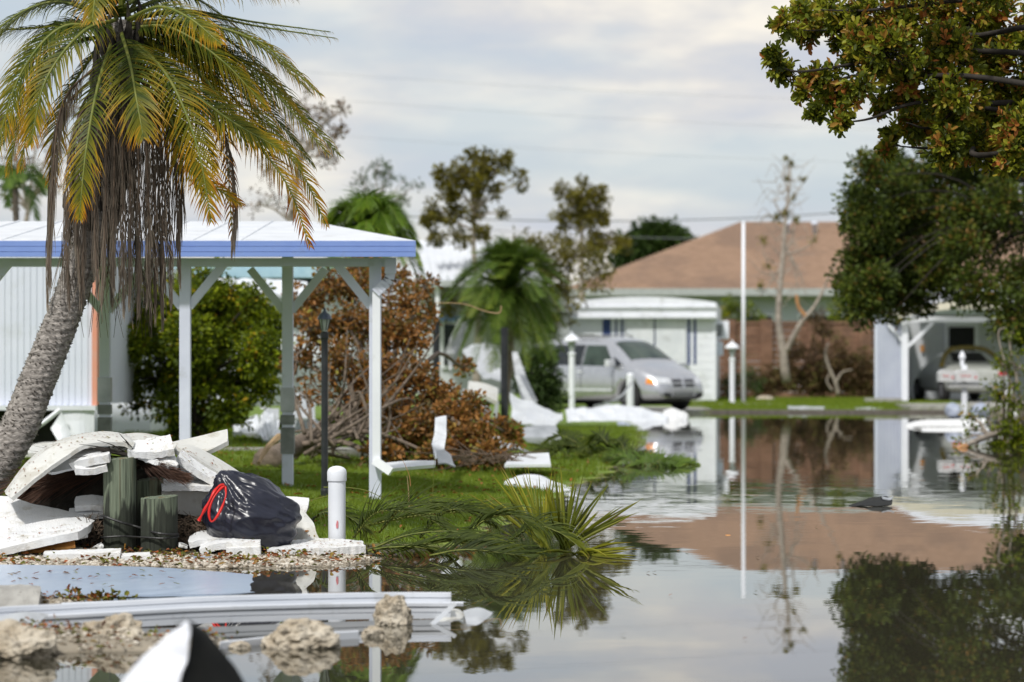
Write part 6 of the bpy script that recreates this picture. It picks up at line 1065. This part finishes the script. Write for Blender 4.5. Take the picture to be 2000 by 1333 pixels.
# ------------------------------------------------------------------ bin bag
bg_ = thing('rubbish_bag', 'full black plastic rubbish bag with red drawstring leaning on the foam', 'rubbish bag', W(485, 1086, 19.6))
bm = bmesh.new(); bmesh.ops.create_icosphere(bm, subdivisions=6, radius=1)
kn = Vector((-.62, -.3, .72)).normalized(); ax = kn.cross(Vector((0, 0, 1))).normalized(); ay = kn.cross(ax)
def rdg(v): return 1-abs(mnoise.noise(v))*2.2
for v in bm.verts:
    p = v.co.copy(); d = p.dot(kn); ph = math.acos(max(-1, min(1, d))); a_ = p-kn*d; th = math.atan2(a_.dot(ay), a_.dot(ax)); cs_, sn_ = math.cos(th), math.sin(th)
    near = math.exp(-(ph/.95)**2)
    # folds gathered at the neck and fanning out over the shoulders
    f = .055*near*rdg(Vector((cs_*4.2, sn_*4.2, ph*.5)))+.03*near*rdg(Vector((cs_*9, sn_*9, ph*.7)))
    w1 = Vector((p.x*1.1+.4*p.z, p.y*1.1, p.z*2.6-.7*p.x)); w2 = Vector((p.x*1.6-.5*p.z, p.y*1.6, p.z*5+1.6*p.x))
    f += .07*(1-near)*rdg(w1+Vector((7, 2, 1)))+.032*rdg(w2+Vector((1, 5, 3)))+.015*rdg(w2*2.1)+.10*mnoise.noise(p*1.3+Vector((4, 4, 4)))
    s_ = .93+f+.22*math.exp(-(ph/.28)**2); q = p*s_
    q.z = q.z if q.z > -.72 else -.72+(q.z+.72)*.3; q.x += .10*max(0, -q.z); v.co = Vector((q.x*.315, q.y*.26, q.z*.27))
me = bpy.data.meshes.new('sack'); bm.to_mesh(me); bm.free(); me.polygons.foreach_set('use_smooth', [True]*len(me.polygons)); me.materials.append(M['bag']); o = bpy.data.objects.new('sack', me); COL.objects.link(o); o.parent = bg_
c_ = W(487, 1012, 19.6); o.location = Vector(c_)-Vector(bg_.location); o.rotation_euler = (0, math.radians(14), 0)
def ribbon(pts, w_, name): 
    P = curve(LW(*pts), 30); T = nrm(np.gradient(P, axis=0)); S = nrm(np.cross(T, np.array([.15, 1, .1]))); wv = (w_*(1+.3*np.sin(np.arange(30)*.7)))[:, None]; mb = MB()
    V = []; 
    for i in range(30): V += [P[i]-S[i]*wv[i], P[i]+np.array([0, -.006, 0]), P[i]+S[i]*wv[i], P[i]+np.array([0, .005, 0])]
    F = [(i*4+j, i*4+(j+1) % 4, i*4+4+(j+1) % 4, i*4+4+j) for i in range(29) for j in range(4)]+[(0, 1, 2, 3), (119, 118, 117, 116)]; mb.add(V, F); return mb.build(name, M['red'], bg_, smooth=True)
ribbon([(438, 948, 19.36), (428, 950, 19.32), (418, 962, 19.28), (406, 985, 19.26), (396, 1003, 19.26), (388, 1018, 19.27)], .0095, 'tie')
ribbon([(440, 950, 19.35), (430, 956, 19.29), (416, 975, 19.25), (408, 1000, 19.24), (412, 1019, 19.24), (422, 1012, 19.24), (434, 990, 19.26), (441, 968, 19.28), (440, 950, 19.33)], .0075, 'tie_loop')
# ------------------------------------------------------------------ bollard
Yb = 19.9; x = (658-1000)*Yb/6000; t = thing('bollard', 'white plastic pipe bollard with a domed cap at the water edge', 'bollard', (x, Yb, .02))
zt = EYE+(HZ-938)*Yb/6000; r = 17*Yb/6000; mb = MB(); mb.lathe((x, Yb, 0), [(r, -.1), (r, .1), (r, zt-.02), (r, zt)], 32); mb.build('pipe', M['pvc'], t, smooth=False)
zc = EYE+(HZ-909)*Yb/6000-zt; mb = MB(); mb.lathe((x, Yb, zt-.008), [(r*1.1, 0), (r*1.12, .005), (r*1.12, zc*.62), (r*1.04, zc*.78), (r*.82, zc*.92), (r*.45, zc*1.01), (r*.1, zc*1.04)], 32); mb.build('cap', M['pvc'], t, smooth=True)
mb = MB(); mb.add([(x+.0, Yb-r-.004, .155), (x+.012, Yb-r-.003, .16), (x+.013, Yb-r-.003, .2), (x+.004, Yb-r-.004, .21), (x-.003, Yb-r-.004, .18), (x+.005, Yb-r+.02, .18)], [(0, 1, 2, 3, 4), (1, 0, 5), (2, 1, 5), (3, 2, 5), (4, 3, 5), (0, 4, 5)]); mb.build('pink_sticker', mat('pink_petal', (.6, .2, .22), rough=.6), t)
# ------------------------------------------------------------------ palmetto and fallen fronds by the water
rs = np.random.RandomState(31)
def blade_fan(parent, c, tips, wd, m, name='blade', r=(.2, .7), mid=.05, segs=7):
    for tip in tips:
        a = np.array(c)+rs.normal(size=3)*np.array([.012, .012, .004]); b = np.array(tip); mb = MB(); V = []; A = []; S = nrm(np.cross(b-a, np.array([rs.normal()*.5, 1, rs.normal()*.4]))); Nn = nrm(np.cross(S, b-a)); r0 = rs.uniform(*r); bowz = rs.uniform(-.3, 1)*mid
        for i in range(segs+1):
            u = i/segs; p = a+(b-a)*u+np.array([0, 0, 1])*bowz*math.sin(math.pi*u)*np.linalg.norm(b-a)+rs.normal(size=3)*.001; w_ = wd*(.3+.9*min(1, u*2.2))*(1-u**2.4)+.0006; V += [p-S*w_/2+Nn*w_*.18, p, p+S*w_/2+Nn*w_*.18, p-Nn*.0015]; A += [min(1, r0+.3*u**3)]*4
        F = [(i*4+j, i*4+(j+1) % 4, i*4+4+(j+1) % 4, i*4+4+j) for i in range(segs) for j in range(4)]; mb.add(V, F, A); mb.build(name, m, parent)
pm = thing('palmetto', 'spiky yellow-green palmetto fan standing up at the water edge', 'palmetto', W(1100, 1085, 19.9))
base1 = W(1085, 1068, 20.0)
t1 = [(960, 925, .3), (975, 905, .4), (1000, 915, .3), (1020, 930, .2), (1040, 940, .3), (1052, 925, 0), (1060, 955, .3), (945, 960, .2), (1010, 950, -.1), (1030, 910, .3), (985, 940, .1), (1045, 975, .1), (915, 965, .1), (1085, 915, .0), (1067, 938, .25)]
blade_fan(pm, base1-np.array([.08, 0, 0]), [W(x+rs.uniform(-9, 9)*k, y+rs.uniform(-8, 14)*k, 20+d+.08*k) for k in (0, 1) for x, y, d in t1], .016, M['palmetto'], r=(.35, .8))
t2 = [(1082, 905, 0), (1095, 915, .1), (1060, 1005 - 60, -.1), (1120, 930, .1), (1140, 925, -.1), (1158, 940, 0), (1190, 945, .1), (1145, 985, .15), (1078, 960, -.15), (1110, 960, .15), (1205, 990, 0), (1250, 978, 0), (1225, 1005, .1), (1240, 1003, -.1), (1170, 1000, -.1), (1075, 1010, -.3), (1090, 995, -.35), (1125, 1010, -.3)]
blade_fan(pm, W(1100, 1075, 19.85), [W(x+rs.uniform(-14, 14)*k, y+rs.uniform(-6, 22)*k, 19.9+d+.08*k) for k in (0, 1) for x, y, d in t2], .021, M['palmetto'], r=(.15, .6))
t3 = [(1250, 1074, -.1), (1235, 1060, .1), (1210, 1050, .2), (1245, 1085, -.3), (1190, 1098, -.5), (1150, 1105, -.6), (1080, 1100, -.6), (1045, 1082, -.4), (1220, 1092, -.4), (1180, 1045, .2), (1110, 1108, -.65), (1060, 1095, -.5), (1230, 1075, 0), (1200, 1075, -.2), (1170, 1080, -.4), (1240, 1068, .0)]
blade_fan(pm, W(1120, 1085, 19.7), [np.maximum(W(x, y, 19.7+d), [-9, 0, .006]) for x, y, d in t3], .022, M['palmetto'], r=(.35, .75), mid=.1)
for i in range(11):
    L0 = [('longest dark fallen frond arching beside the bollard foot'), ('fallen frond sprawling between bollard and palmetto, topmost'), 'fallen green frond lying low in the middle of the frond mat', 'fallen frond with drooping blades just left of the palmetto', 'dark fallen frond trailing its blades into the water', 'yellowing fallen frond behind the frond mat', 'short fallen frond at the right end of the frond mat', 'fallen frond tucked behind the bollard', 'fallen frond bent over the foam slab end', 'flattened fallen frond at the front of the mat', 'curling fallen frond on top of the mat'][i]
    sp = [((690, 1050, 19.9), (740, 1000, 19.8), (830, 1010, 19.7), (900, 1060, 19.6)), ((740, 1040, 20.2), (800, 985, 20.1), (900, 995, 20), (980, 1040, 19.9)), ((720, 1075, 19.7), (800, 1045, 19.6), (900, 1040, 19.5), (1000, 1070, 19.4)), ((880, 1075, 19.7), (950, 1015, 19.6), (1010, 1010, 19.5), (1060, 1060, 19.4)), ((760, 1085, 19.4), (850, 1060, 19.3), (930, 1060, 19.25), (1010, 1085, 19.2)), ((700, 1030, 20.5), (800, 1010, 20.4), (900, 1000, 20.3), (1000, 1000, 20.2)), ((980, 1070, 19.8), (1040, 1030, 19.7), (1090, 1040, 19.6), (1140, 1075, 19.5)), ((600, 1020, 20.4), (640, 1000, 20.3), (680, 1010, 20.3), (720, 1040, 20.2)), ((700, 1085, 19.5), (760, 1070, 19.4), (820, 1070, 19.3), (880, 1090, 19.2)), ((840, 1095, 19.2), (900, 1075, 19.1), (960, 1078, 19.05), (1040, 1095, 19)), ((820, 1050, 19.9), (870, 1000, 19.8), (930, 1000, 19.8), (960, 1020, 19.7))][i]
    pts = LW(*sp); pts = [np.maximum(p, [-99, 0, .02]) for p in pts]
    o = make_frond(None, pts, n=44, Lf=rs.uniform(.24, .36), wd=.0095, r0=.05+.25*rs.rand(), r1=.3+.4*rs.rand(), name='palm_frond', m=M['fallen'], rr=.009, droop=rs.uniform(.5, 1.6), segs=6, upv=(.2*rs.normal(), -.35, 1), tipage=.25, ang=rs.uniform(24, 44), start=0, cup=rs.uniform(.1, .5), jitter=.45, loc=(pts[0][0], pts[0][1], 0)); tag(o, L0, 'palm frond', 'fallen palm fronds at the water edge')
# thin dry stalks
def stalk(lb, pts, r, m): mb = MB(); mb.tube(curve(LW(*pts), 16), np.linspace(r, r*.3, 16), 5); tag(mb.build('stalk', M[m], None, loc=W(*pts[0])), lb, 'stalk')
stalk('tall pale dead stalk rising from the grass right of the bollard', [(800, 1010, 21), (798, 960, 21), (795, 930, 21)], .006, 'cardboard')
stalk('thin reddish stalk leaning beside the pale dead one', [(802, 950, 21), (798, 925, 21), (780, 885, 21)], .003, 'freshwood')
stalk('slender green grass stalk standing alone in the lawn', [(841, 1005, 21), (846, 950, 21), (849, 885, 21)], .003, 'stem')
stalk('long dark frond rib arching from behind the bollard', [(632, 952, 20.1), (680, 953, 20.1), (720, 960, 20.1), (755, 980, 20.1), (775, 1005, 20.1)], .004, 'stem')
stalk('dark curved rib above the foam end beside the bollard', [(605, 978, 20.3), (650, 968, 20.3), (700, 975, 20.3), (730, 995, 20.3)], .003, 'stem')
# ------------------------------------------------------------------ near inlet: sheet, profiles, rocks
bs = loft('metal_sheet', [[np.array([-6.0, 15.75, .014]), np.array([-3.2, 15.7, .02]), np.array([-2.4, 15.95, .014]), np.array([-1.62, 16.1, .004]), np.array([-1.3, 16.5, -.012])], [np.array([-6.0, 18.05, .03]), np.array([-3.2, 18.1, .03]), np.array([-2.2, 18.05, .02]), np.array([-1.75, 17.9, .005]), np.array([-1.35, 17.7, -.012])]], .012, M['sheetblue'], 'large pale blue sheet lying flat in the shallows, dotted with leaves', 'sheet', n=30, m=10, wave=.008)
rs = np.random.RandomState(41)
LB = ['curled brown leaf near the back edge of the pale blue sheet', 'green leaf cluster resting near the centre of the pale blue sheet', 'rust leaf lying alone at the right of the pale blue sheet']
spots = [(25, 1128), (32, 1124), (42, 1125), (70, 1127), (98, 1122), (42, 1136), (60, 1135), (78, 1134), (142, 1120), (146, 1117), (135, 1125), (150, 1123), (195, 1127), (217, 1129), (175, 1132), (187, 1133), (135, 1136), (150, 1137), (255, 1132), (275, 1129), (292, 1130), (303, 1131), (345, 1134), (332, 1122), (348, 1121), (312, 1147), (352, 1146), (175, 1145), (200, 1146), (210, 1152), (72, 1146), (125, 1124), (20, 1140), (280, 1119)]
spots.sort(); rows_ = [[s for s in spots if s[1] < 1126], [s for s in spots if 1126 <= s[1] < 1131], [s for s in spots if 1131 <= s[1] < 1137], [s for s in spots if s[1] >= 1137]]
LBS = []
for s in spots:
    for rn, r in zip(('of the back row', 'of the second row', 'of the third row', 'of the front row'), rows_):
        if s in r: LBS.append('dead leaf on the pale blue sheet, '+nth(r.index(s))+' '+rn)
for i, (px, py) in enumerate(spots):
    Y = YW(py, .02); x = (px-1000)*Y/6000; k_ = 1+(i in (8, 9, 10)); Vs_ = []; mb = MB()
    P = np.repeat(np.array([[x, Y, .03+.004*rs.rand()]]), k_, 0)+rs.normal(size=(k_, 3))*[.01, .01, .002]; D = np.stack([rs.choice([-1, 1], k_)*rs.uniform(.6, 1, k_), rs.uniform(-1, 1, k_), rs.uniform(0, .1, k_)], -1)
    Vv, Ff, Aa = leaves(P, D, rs.uniform(.03, .05, k_), rs.uniform(.018, .028, k_), rs.uniform(.1, 1, k_), bend=-.12, up=np.array([[0, .2, 1.0]]*k_))
    o = fast_mesh('fallen_leaf', Vv, Ff, M['litter'], att=Aa, loc=(x, Y, .03)); tag(o, LBS[i], 'leaf', 'loose leaves on the pale blue sheet')
# leafy sprig pile on the sheet edge
sp_ = clump_tree('leafy_sprig', 'green and red leafed sprig heap on the near edge of the pale blue sheet', 'sprig', [W(135, 1178, 15.9), W(160, 1170, 15.9), W(215, 1174, 15.9), W(285, 1178, 15.9)], .004,
    [C(130, 1168, 15.9, 12, 4), C(150, 1172, 15.9, 14, 6), C(172, 1168, 15.9, 14, 5), C(205, 1170, 15.9, 16, 7), C(230, 1174, 15.9, 12, 4), C(250, 1172, 15.9, 10, 3), C(188, 1176, 15.9, 12, 4), C(110, 1176, 15.9, 8, 3)], M['litter'], .034, 40, M['twig'], per=5, spread=.03, twig_r=.0015, asp=.55)
# concrete block
loft('concrete_block', [LW((-30, 1148, 15.95), (40, 1148, 15.65), (78, 1150, 15.6)), LW((-30, 1155, 15.3), (40, 1156, 15.3), (80, 1156, 15.3)), LW((-30, 1190, 15.2), (40, 1190, 15.2), (76, 1187, 15.2))], .03, M['concrete'], 'rough grey concrete block at the left edge behind the metal trim', 'concrete block', n=16, m=5, rough=.006)
# long aluminium profile
def prof(lb, path, sect, m='trimgrey', name='metal_trim'):
    P = curve(path, 60); rails = [[p+np.array([0, dy, dz]) for p in P] for dy, dz in sect]; rr2 = [np.array(r) for r in rails]; G = np.array(rr2); h, wv_ = G.shape[:2]
    du = np.gradient(G, axis=1); dv = np.gradient(G, axis=0); Nn = nrm(np.cross(du, dv)); V = np.concatenate([(G+Nn*.003).reshape(-1, 3), (G-Nn*.003).reshape(-1, 3)]); o_ = h*wv_; F = []
    for i in range(h-1):
        for j in range(wv_-1): a = i*wv_+j; F += [(a, a+1, a+wv_+1, a+wv_), (o_+a, o_+a+wv_, o_+a+wv_+1, o_+a+1)]
    for j in range(wv_-1): a = (h-1)*wv_+j; F += [(j, o_+j, o_+j+1, j+1), (a, a+1, o_+a+1, o_+a)]
    for i in range(h-1): a = i*wv_; b = a+wv_-1; F += [(a, a+wv_, o_+a+wv_, o_+a), (b, o_+b, o_+b+wv_, b+wv_)]
    mb = MB(); mb.add(V, F); return tag(mb.build(name, M[m], None, loc=path[0]), lb, 'metal trim')
zp = lambda px, py, Y: W(px, py, Y)
prof('long white aluminium profile lying across the gravel and shallows', [zp(-90, 1246, 13.7), zp(0, 1236, 13.85), zp(110, 1230, 14.0), zp(250, 1222, 14.15), zp(400, 1214, 14.3), zp(600, 1208, 14.5), zp(760, 1205, 14.62), zp(880, 1205, 14.65)],
     [(0, -.01), (0, .016), (.008, .019), (0, .023), (0, .042), (.01, .046), (-.008, .052), (-.008, .062), (.006, .068), (.05, .064), (.1, .058), (.12, .06), (.122, .076), (.13, .079), (.122, .084), (.124, .1), (.14, .104)])
prof('thin upper white metal rail running behind the long profile', [zp(120, 1186, 15.0), zp(300, 1180, 15.1), zp(500, 1178, 15.2), zp(700, 1181, 15.2), zp(905, 1184, 15.2)], [(0, 0), (-.003, .012), (.008, .018), (.02, .016), (.02, .0)])
prof('submerged white profile just below the long one', [zp(430, 1262, 13.1), zp(560, 1248, 13.4), zp(700, 1240, 13.6)], [(0, -.03), (0, .012), (.03, .014), (.04, -.01)])
sheet('torn white metal flap curling off the left end of the long profile', [[(-10, 1208, 13.75), (45, 1196, 13.8), (95, 1200, 13.9)], [(-10, 1222, 13.7), (35, 1220, 13.7), (70, 1222, 13.75)], [(0, 1232, 13.7), (30, 1236, 13.7), (55, 1238, 13.7)]], .004, n=20)
sheet('folded white metal scrap at the right tip of the long profile', [[(905, 1196, 14.9), (935, 1188, 15), (962, 1198, 15)], [(912, 1222, 14.3), (932, 1224, 14.3), (948, 1222, 14.4)]], .006, wave=.02)
sheet('crumpled pale plastic between profile end and folded scrap', [[(858, 1196, 14.9), (890, 1192, 14.9), (908, 1202, 14.9)], [(848, 1214, 14.5), (870, 1216, 14.5), (895, 1218, 14.5)]], .006, m='panel', wave=.03)
mb = MB(); mb.bar(W(842, 1222, 14.35), W(888, 1180, 14.6), .02, .014); tag(mb.build('metal_bar', M['white_metal'], None, loc=W(842, 1222, 14.35)), 'short white bar propped diagonally on the profile end', 'metal bar')
mb = MB()
for a, r in ((((558, 1168), (620, 1160), (700, 1160), (760, 1170), (790, 1186), (845, 1204)), .006), (((590, 1162), (620, 1172), (660, 1172)), .003), (((690, 1164), (715, 1195), (718, 1210)), .004), (((640, 1162), (690, 1170), (740, 1172)), .003), (((835, 1206), (840, 1195), (846, 1188)), .003), (((718, 1208), (708, 1216)), .002)): mb.tube(curve([W(x, y, 15.0-.1*(y-1160)/50) for x, y in a], 20), np.linspace(r, r*.5, 20), 5)
br_ = thing('twig', 'thin brown branch lying over the metal rails', 'branch', W(700, 1170, 15)); mb.build('stem', M['bark'], br_, smooth=True)
Pp = np.array([W(x, y, 14.95) for x, y in ((650, 1170), (655, 1172), (676, 1172), (681, 1174), (700, 1180), (708, 1176), (905, 1196), (712, 1170))]); Vv, Ff, Aa = leaves(Pp, np.array([[rs.normal()*.2, 0, -1] for _ in Pp]), .03, .013, np.full(len(Pp), .85)); tag(fast_mesh('dead_leaf', Vv, Ff, M['litter'], att=Aa, parent=br_), kind='stuff')
def rock(px, py, Y, rx, rz, lb, seed, sink=.25):
    x = (px-1000)*Y/6000; r = rx*Y/6000; hzt = rz*Y/6000; bm = bmesh.new(); bmesh.ops.create_icosphere(bm, subdivisions=5, radius=1)
    for v in bm.verts:
        p = v.co.copy(); s = 1+.34*mnoise.noise(p*1.3+Vector((seed, 0, 0)))+.18*mnoise.noise(p*3.1+Vector((0, seed, 0)))+.07*mnoise.noise(p*8)-.10*max(0, mnoise.noise(p*6+Vector((seed, seed, 0)))-.12)*4*.5+.03*mnoise.noise(p*18)
        p = p*s; p.z = math.floor(p.z*3.2+.5*mnoise.noise(v.co*2))/3.2*.25+p.z*.75; v.co = Vector((p.x*r, p.y*r*.8, p.z*hzt))
    me = bpy.data.meshes.new('rock'); bm.to_mesh(me); bm.free(); me.materials.append(M['rock']); o = bpy.data.objects.new('rock', me); COL.objects.link(o); o.location = (x, Y, hzt*(1-2*sink)*.6); tag(o, lb, 'rock', 'pitted limestone rocks in the shallows')
rock(225, 1262, 13.35, 62, 44, 'grey-tan pitted rock just left of the foreground metal peak', 3.1)
rock(585, 1265, 13.2, 68, 40, 'long flat-topped limestone rock right of the foreground metal peak', 7.7)
rock(768, 1200, 14.35, 36, 44, 'upright limestone rock leaning on the end of the long profile', 12.2)
rock(728, 1240, 13.7, 20, 16, 'small orange-brown rock just below the upright one', 15.5)
rock(30, 1290, 12.75, 78, 50, 'low broad pitted rock at the bottom left corner', 19.4)
rock(-60, 1300, 12.6, 50, 44, 'rock at the very left margin beside the corner rock', 22.4)
rock(468, 1266, 13.15, 20, 12, 'tiny half-drowned brown rock between the two bigger ones', 25.4, sink=.4)
# foreground bent sheet, out of focus
fs = thing('bent_metal_sheet', 'blurred bent metal sheet with white face and black underside poking up in front', 'sheet', (-1.05, 9.5, -.05))
loft('white_face', [LW((366, 1214, 9.3), (300, 1265, 9.32), (235, 1335, 9.35), (130, 1500, 9.4)), LW((372, 1222, 9.25), (366, 1285, 9.24), (348, 1345, 9.22), (330, 1520, 9.2))], .004, M['white'], parent=fs, n=24, m=6, wave=.02)
loft('black_face', [LW((367, 1214, 9.3), (374, 1224, 9.262), (368, 1286, 9.252), (350, 1345, 9.232), (334, 1520, 9.212)), LW((372, 1214, 9.32), (405, 1238, 9.34), (440, 1280, 9.36), (475, 1330, 9.38), (560, 1500, 9.4))], .004, M['blackside'], parent=fs, n=24, m=6)
# floating scraps on the open water
sheet('dark shingle scrap floating tilted in the open water', [[(1657, 988, 26.6), (1690, 976, 26.8), (1725, 970, 26.8), (1744, 976, 26.8)], [(1658, 990, 26.3), (1690, 989, 26.3), (1720, 990, 26.3), (1742, 986, 26.4)]], .008, m='blackside', n=16, wave=.03)
sheet('silver torn tip on the floating dark shingle', [[(1722, 970, 26.72), (1735, 973, 26.7), (1746, 970, 26.7)], [(1724, 975, 26.6), (1735, 977, 26.6), (1740, 977, 26.6)]], .006, m='greymetal')
sheet('small brown scrap afloat in the roof reflection', [[(1410, 1049, 21.9), (1422, 1045, 21.9), (1438, 1050, 21.9)], [(1410, 1052, 21.6), (1422, 1053, 21.6), (1436, 1052, 21.6)]], .006, m='orangewood', n=8)
sheet('bright blue sliver beside the small floating brown scrap', [[(1395, 1050, 21.8), (1405, 1048, 21.8), (1413, 1049, 21.8)], [(1395, 1051, 21.7), (1405, 1051.5, 21.7), (1412, 1052, 21.7)]], .004, m='blue', n=8)
rs = np.random.RandomState(8)
for i, (px, py) in enumerate(sorted(((1210, 1242), (1322, 1078), (1337, 1079), (1475, 1090), (1262, 1120), (1274, 1119), (1515, 1042), (1590, 1030), (1305, 1165), (1690, 1153), (1470, 1158), (1245, 1102), (1760, 1154), (1450, 1250)))):
    Y = YW(py); x = (px-1000)*Y/6000; Vv, Ff, Aa = leaves(np.array([[x, Y, .004]]), np.array([[1.0, rs.normal()*.4, .05]]), .03, .015, np.array([rs.rand()]), bend=-.2, up=np.array([[0, .1, 1.0]])); tag(fast_mesh('floating_leaf', Vv, Ff, M['litter'], att=Aa, loc=(x, Y, 0)), 'tiny leaf fleck afloat on the open water, '+nth(i)+' of fourteen', 'leaf', 'leaf flecks adrift on the open water')
# leaves scattered on the rounded foam slab
for i, (px, py) in enumerate(sorted(((612, 1070), (630, 1068), (668, 1067), (682, 1066), (684, 1070), (560, 1074), (575, 1076), (600, 1078)))):
    p = W(px, py, 19.62); p[2] += .02; Vv, Ff, Aa = leaves(p[None], np.array([[1.0, rs.normal(), .1]]), .03, .018, np.array([rs.uniform(.5, 1)]), bend=-.3, up=np.array([[0, .1, 1.0]])); tag(fast_mesh('fallen_leaf', Vv, Ff, M['litter'], att=Aa, loc=p), 'small rust coloured leaf on the rounded foam slab, '+nth(i), 'leaf', 'leaves on the rounded foam slab')

# scum of leaf bits and straw drifting against the shore
rs = np.random.RandomState(99); n = 60000; X = rs.uniform(-3.6, 3.0, n); Y = rs.uniform(15.8, 48, n)**1.0; s = sdist(X, Y, LANDL)+wob(X, Y)*.09*np.clip(Y/19, 1, 4); k = (s < .02) & (s > -.45) & (rs.rand(n) < np.exp(s*7)*.55)
X, Y = X[k], Y[k]; n = len(X); D = np.stack([rs.normal(size=n), rs.normal(size=n)*.7, np.abs(rs.normal(size=n))*.05], -1)
Vv, Ff, Aa = leaves(np.stack([X, Y, np.full(n, .003)], -1), D, rs.uniform(.012, .04, n), rs.uniform(.004, .014, n), rs.rand(n), bend=-.08, up=np.tile([[0, .05, 1.0]], (n, 1)))
tag(fast_mesh('floating_litter', Vv, Ff, M['litter'], att=Aa, loc=(0, 20, 0)), 'brown leaf bits and straw drifting along the flooded lawn edge', 'litter', kind='stuff')
# leaves and scraps strewn over the lawn
n = 1500; X = rs.uniform(-5, 1.2, n); Y = rs.uniform(20.5, 40, n); Z = land_h(X, Y); k = Z > .007; X, Y, Z = X[k], Y[k], Z[k]; n = len(X); D = rand_dirs(n); D[:, 2] *= .2
Vv, Ff, Aa = leaves(np.stack([X, Y, Z+.035], -1), D, rs.uniform(.03, .07, n), rs.uniform(.015, .03, n), rs.rand(n), up=np.tile([[0, .1, 1.0]], (n, 1)))
tag(fast_mesh('lawn_leaf_litter', Vv, Ff, M['litter'], att=Aa, loc=(-2, 25, .1)), 'brown and yellow leaves strewn over the lawn grass', 'leaves', kind='stuff')

# leaf bits and grit blown over the slabs of the heap
dgx = bpy.context.evaluated_depsgraph_get(); Vt, Ft = [], []; off = 0
for o in list(COL.objects):
    if o.type == 'MESH' and o.get('group') == 'white foam and panel debris in the heap':
        L_ = np.array(o.location); vv = [tuple(np.array(v.co)+L_) for v in o.data.vertices]; Vt += vv; Ft += [[i+off for i in p.vertices] for p in o.data.polygons]; off += len(vv)
bv = BVHTree.FromPolygons(Vt, Ft); Pq, Nq = [], []
for i in range(2600):
    h = bv.ray_cast(Vector((rs.uniform(-3.6, -.85), rs.uniform(19.0, 20.7), 3)), Vector((0, 0, -1)))
    if h[0] is not None and h[1].z > .35 and mnoise.noise(h[0]*4)+rs.rand()*.7 > .35: Pq.append(np.array(h[0]+h[1]*.004)); Nq.append(np.array(h[1]))
Pq, Nq = np.array(Pq), np.array(Nq); n = len(Pq); Dq = nrm(np.cross(Nq, rand_dirs(n))); Lq = rs.uniform(.006, .02, n)*np.where(rs.rand(n) < .12, 1.8, 1)
Vv, Ff, Aa = leaves(Pq, Dq, Lq, Lq*.45, rs.uniform(.3, 1, n), bend=-.1, up=Nq)
tag(fast_mesh('debris_litter', Vv, Ff, M['litter'], att=Aa, loc=(-2.3, 19.8, .3)), 'specks of leaf and grit scattered over the white foam heap', 'litter', kind='stuff')
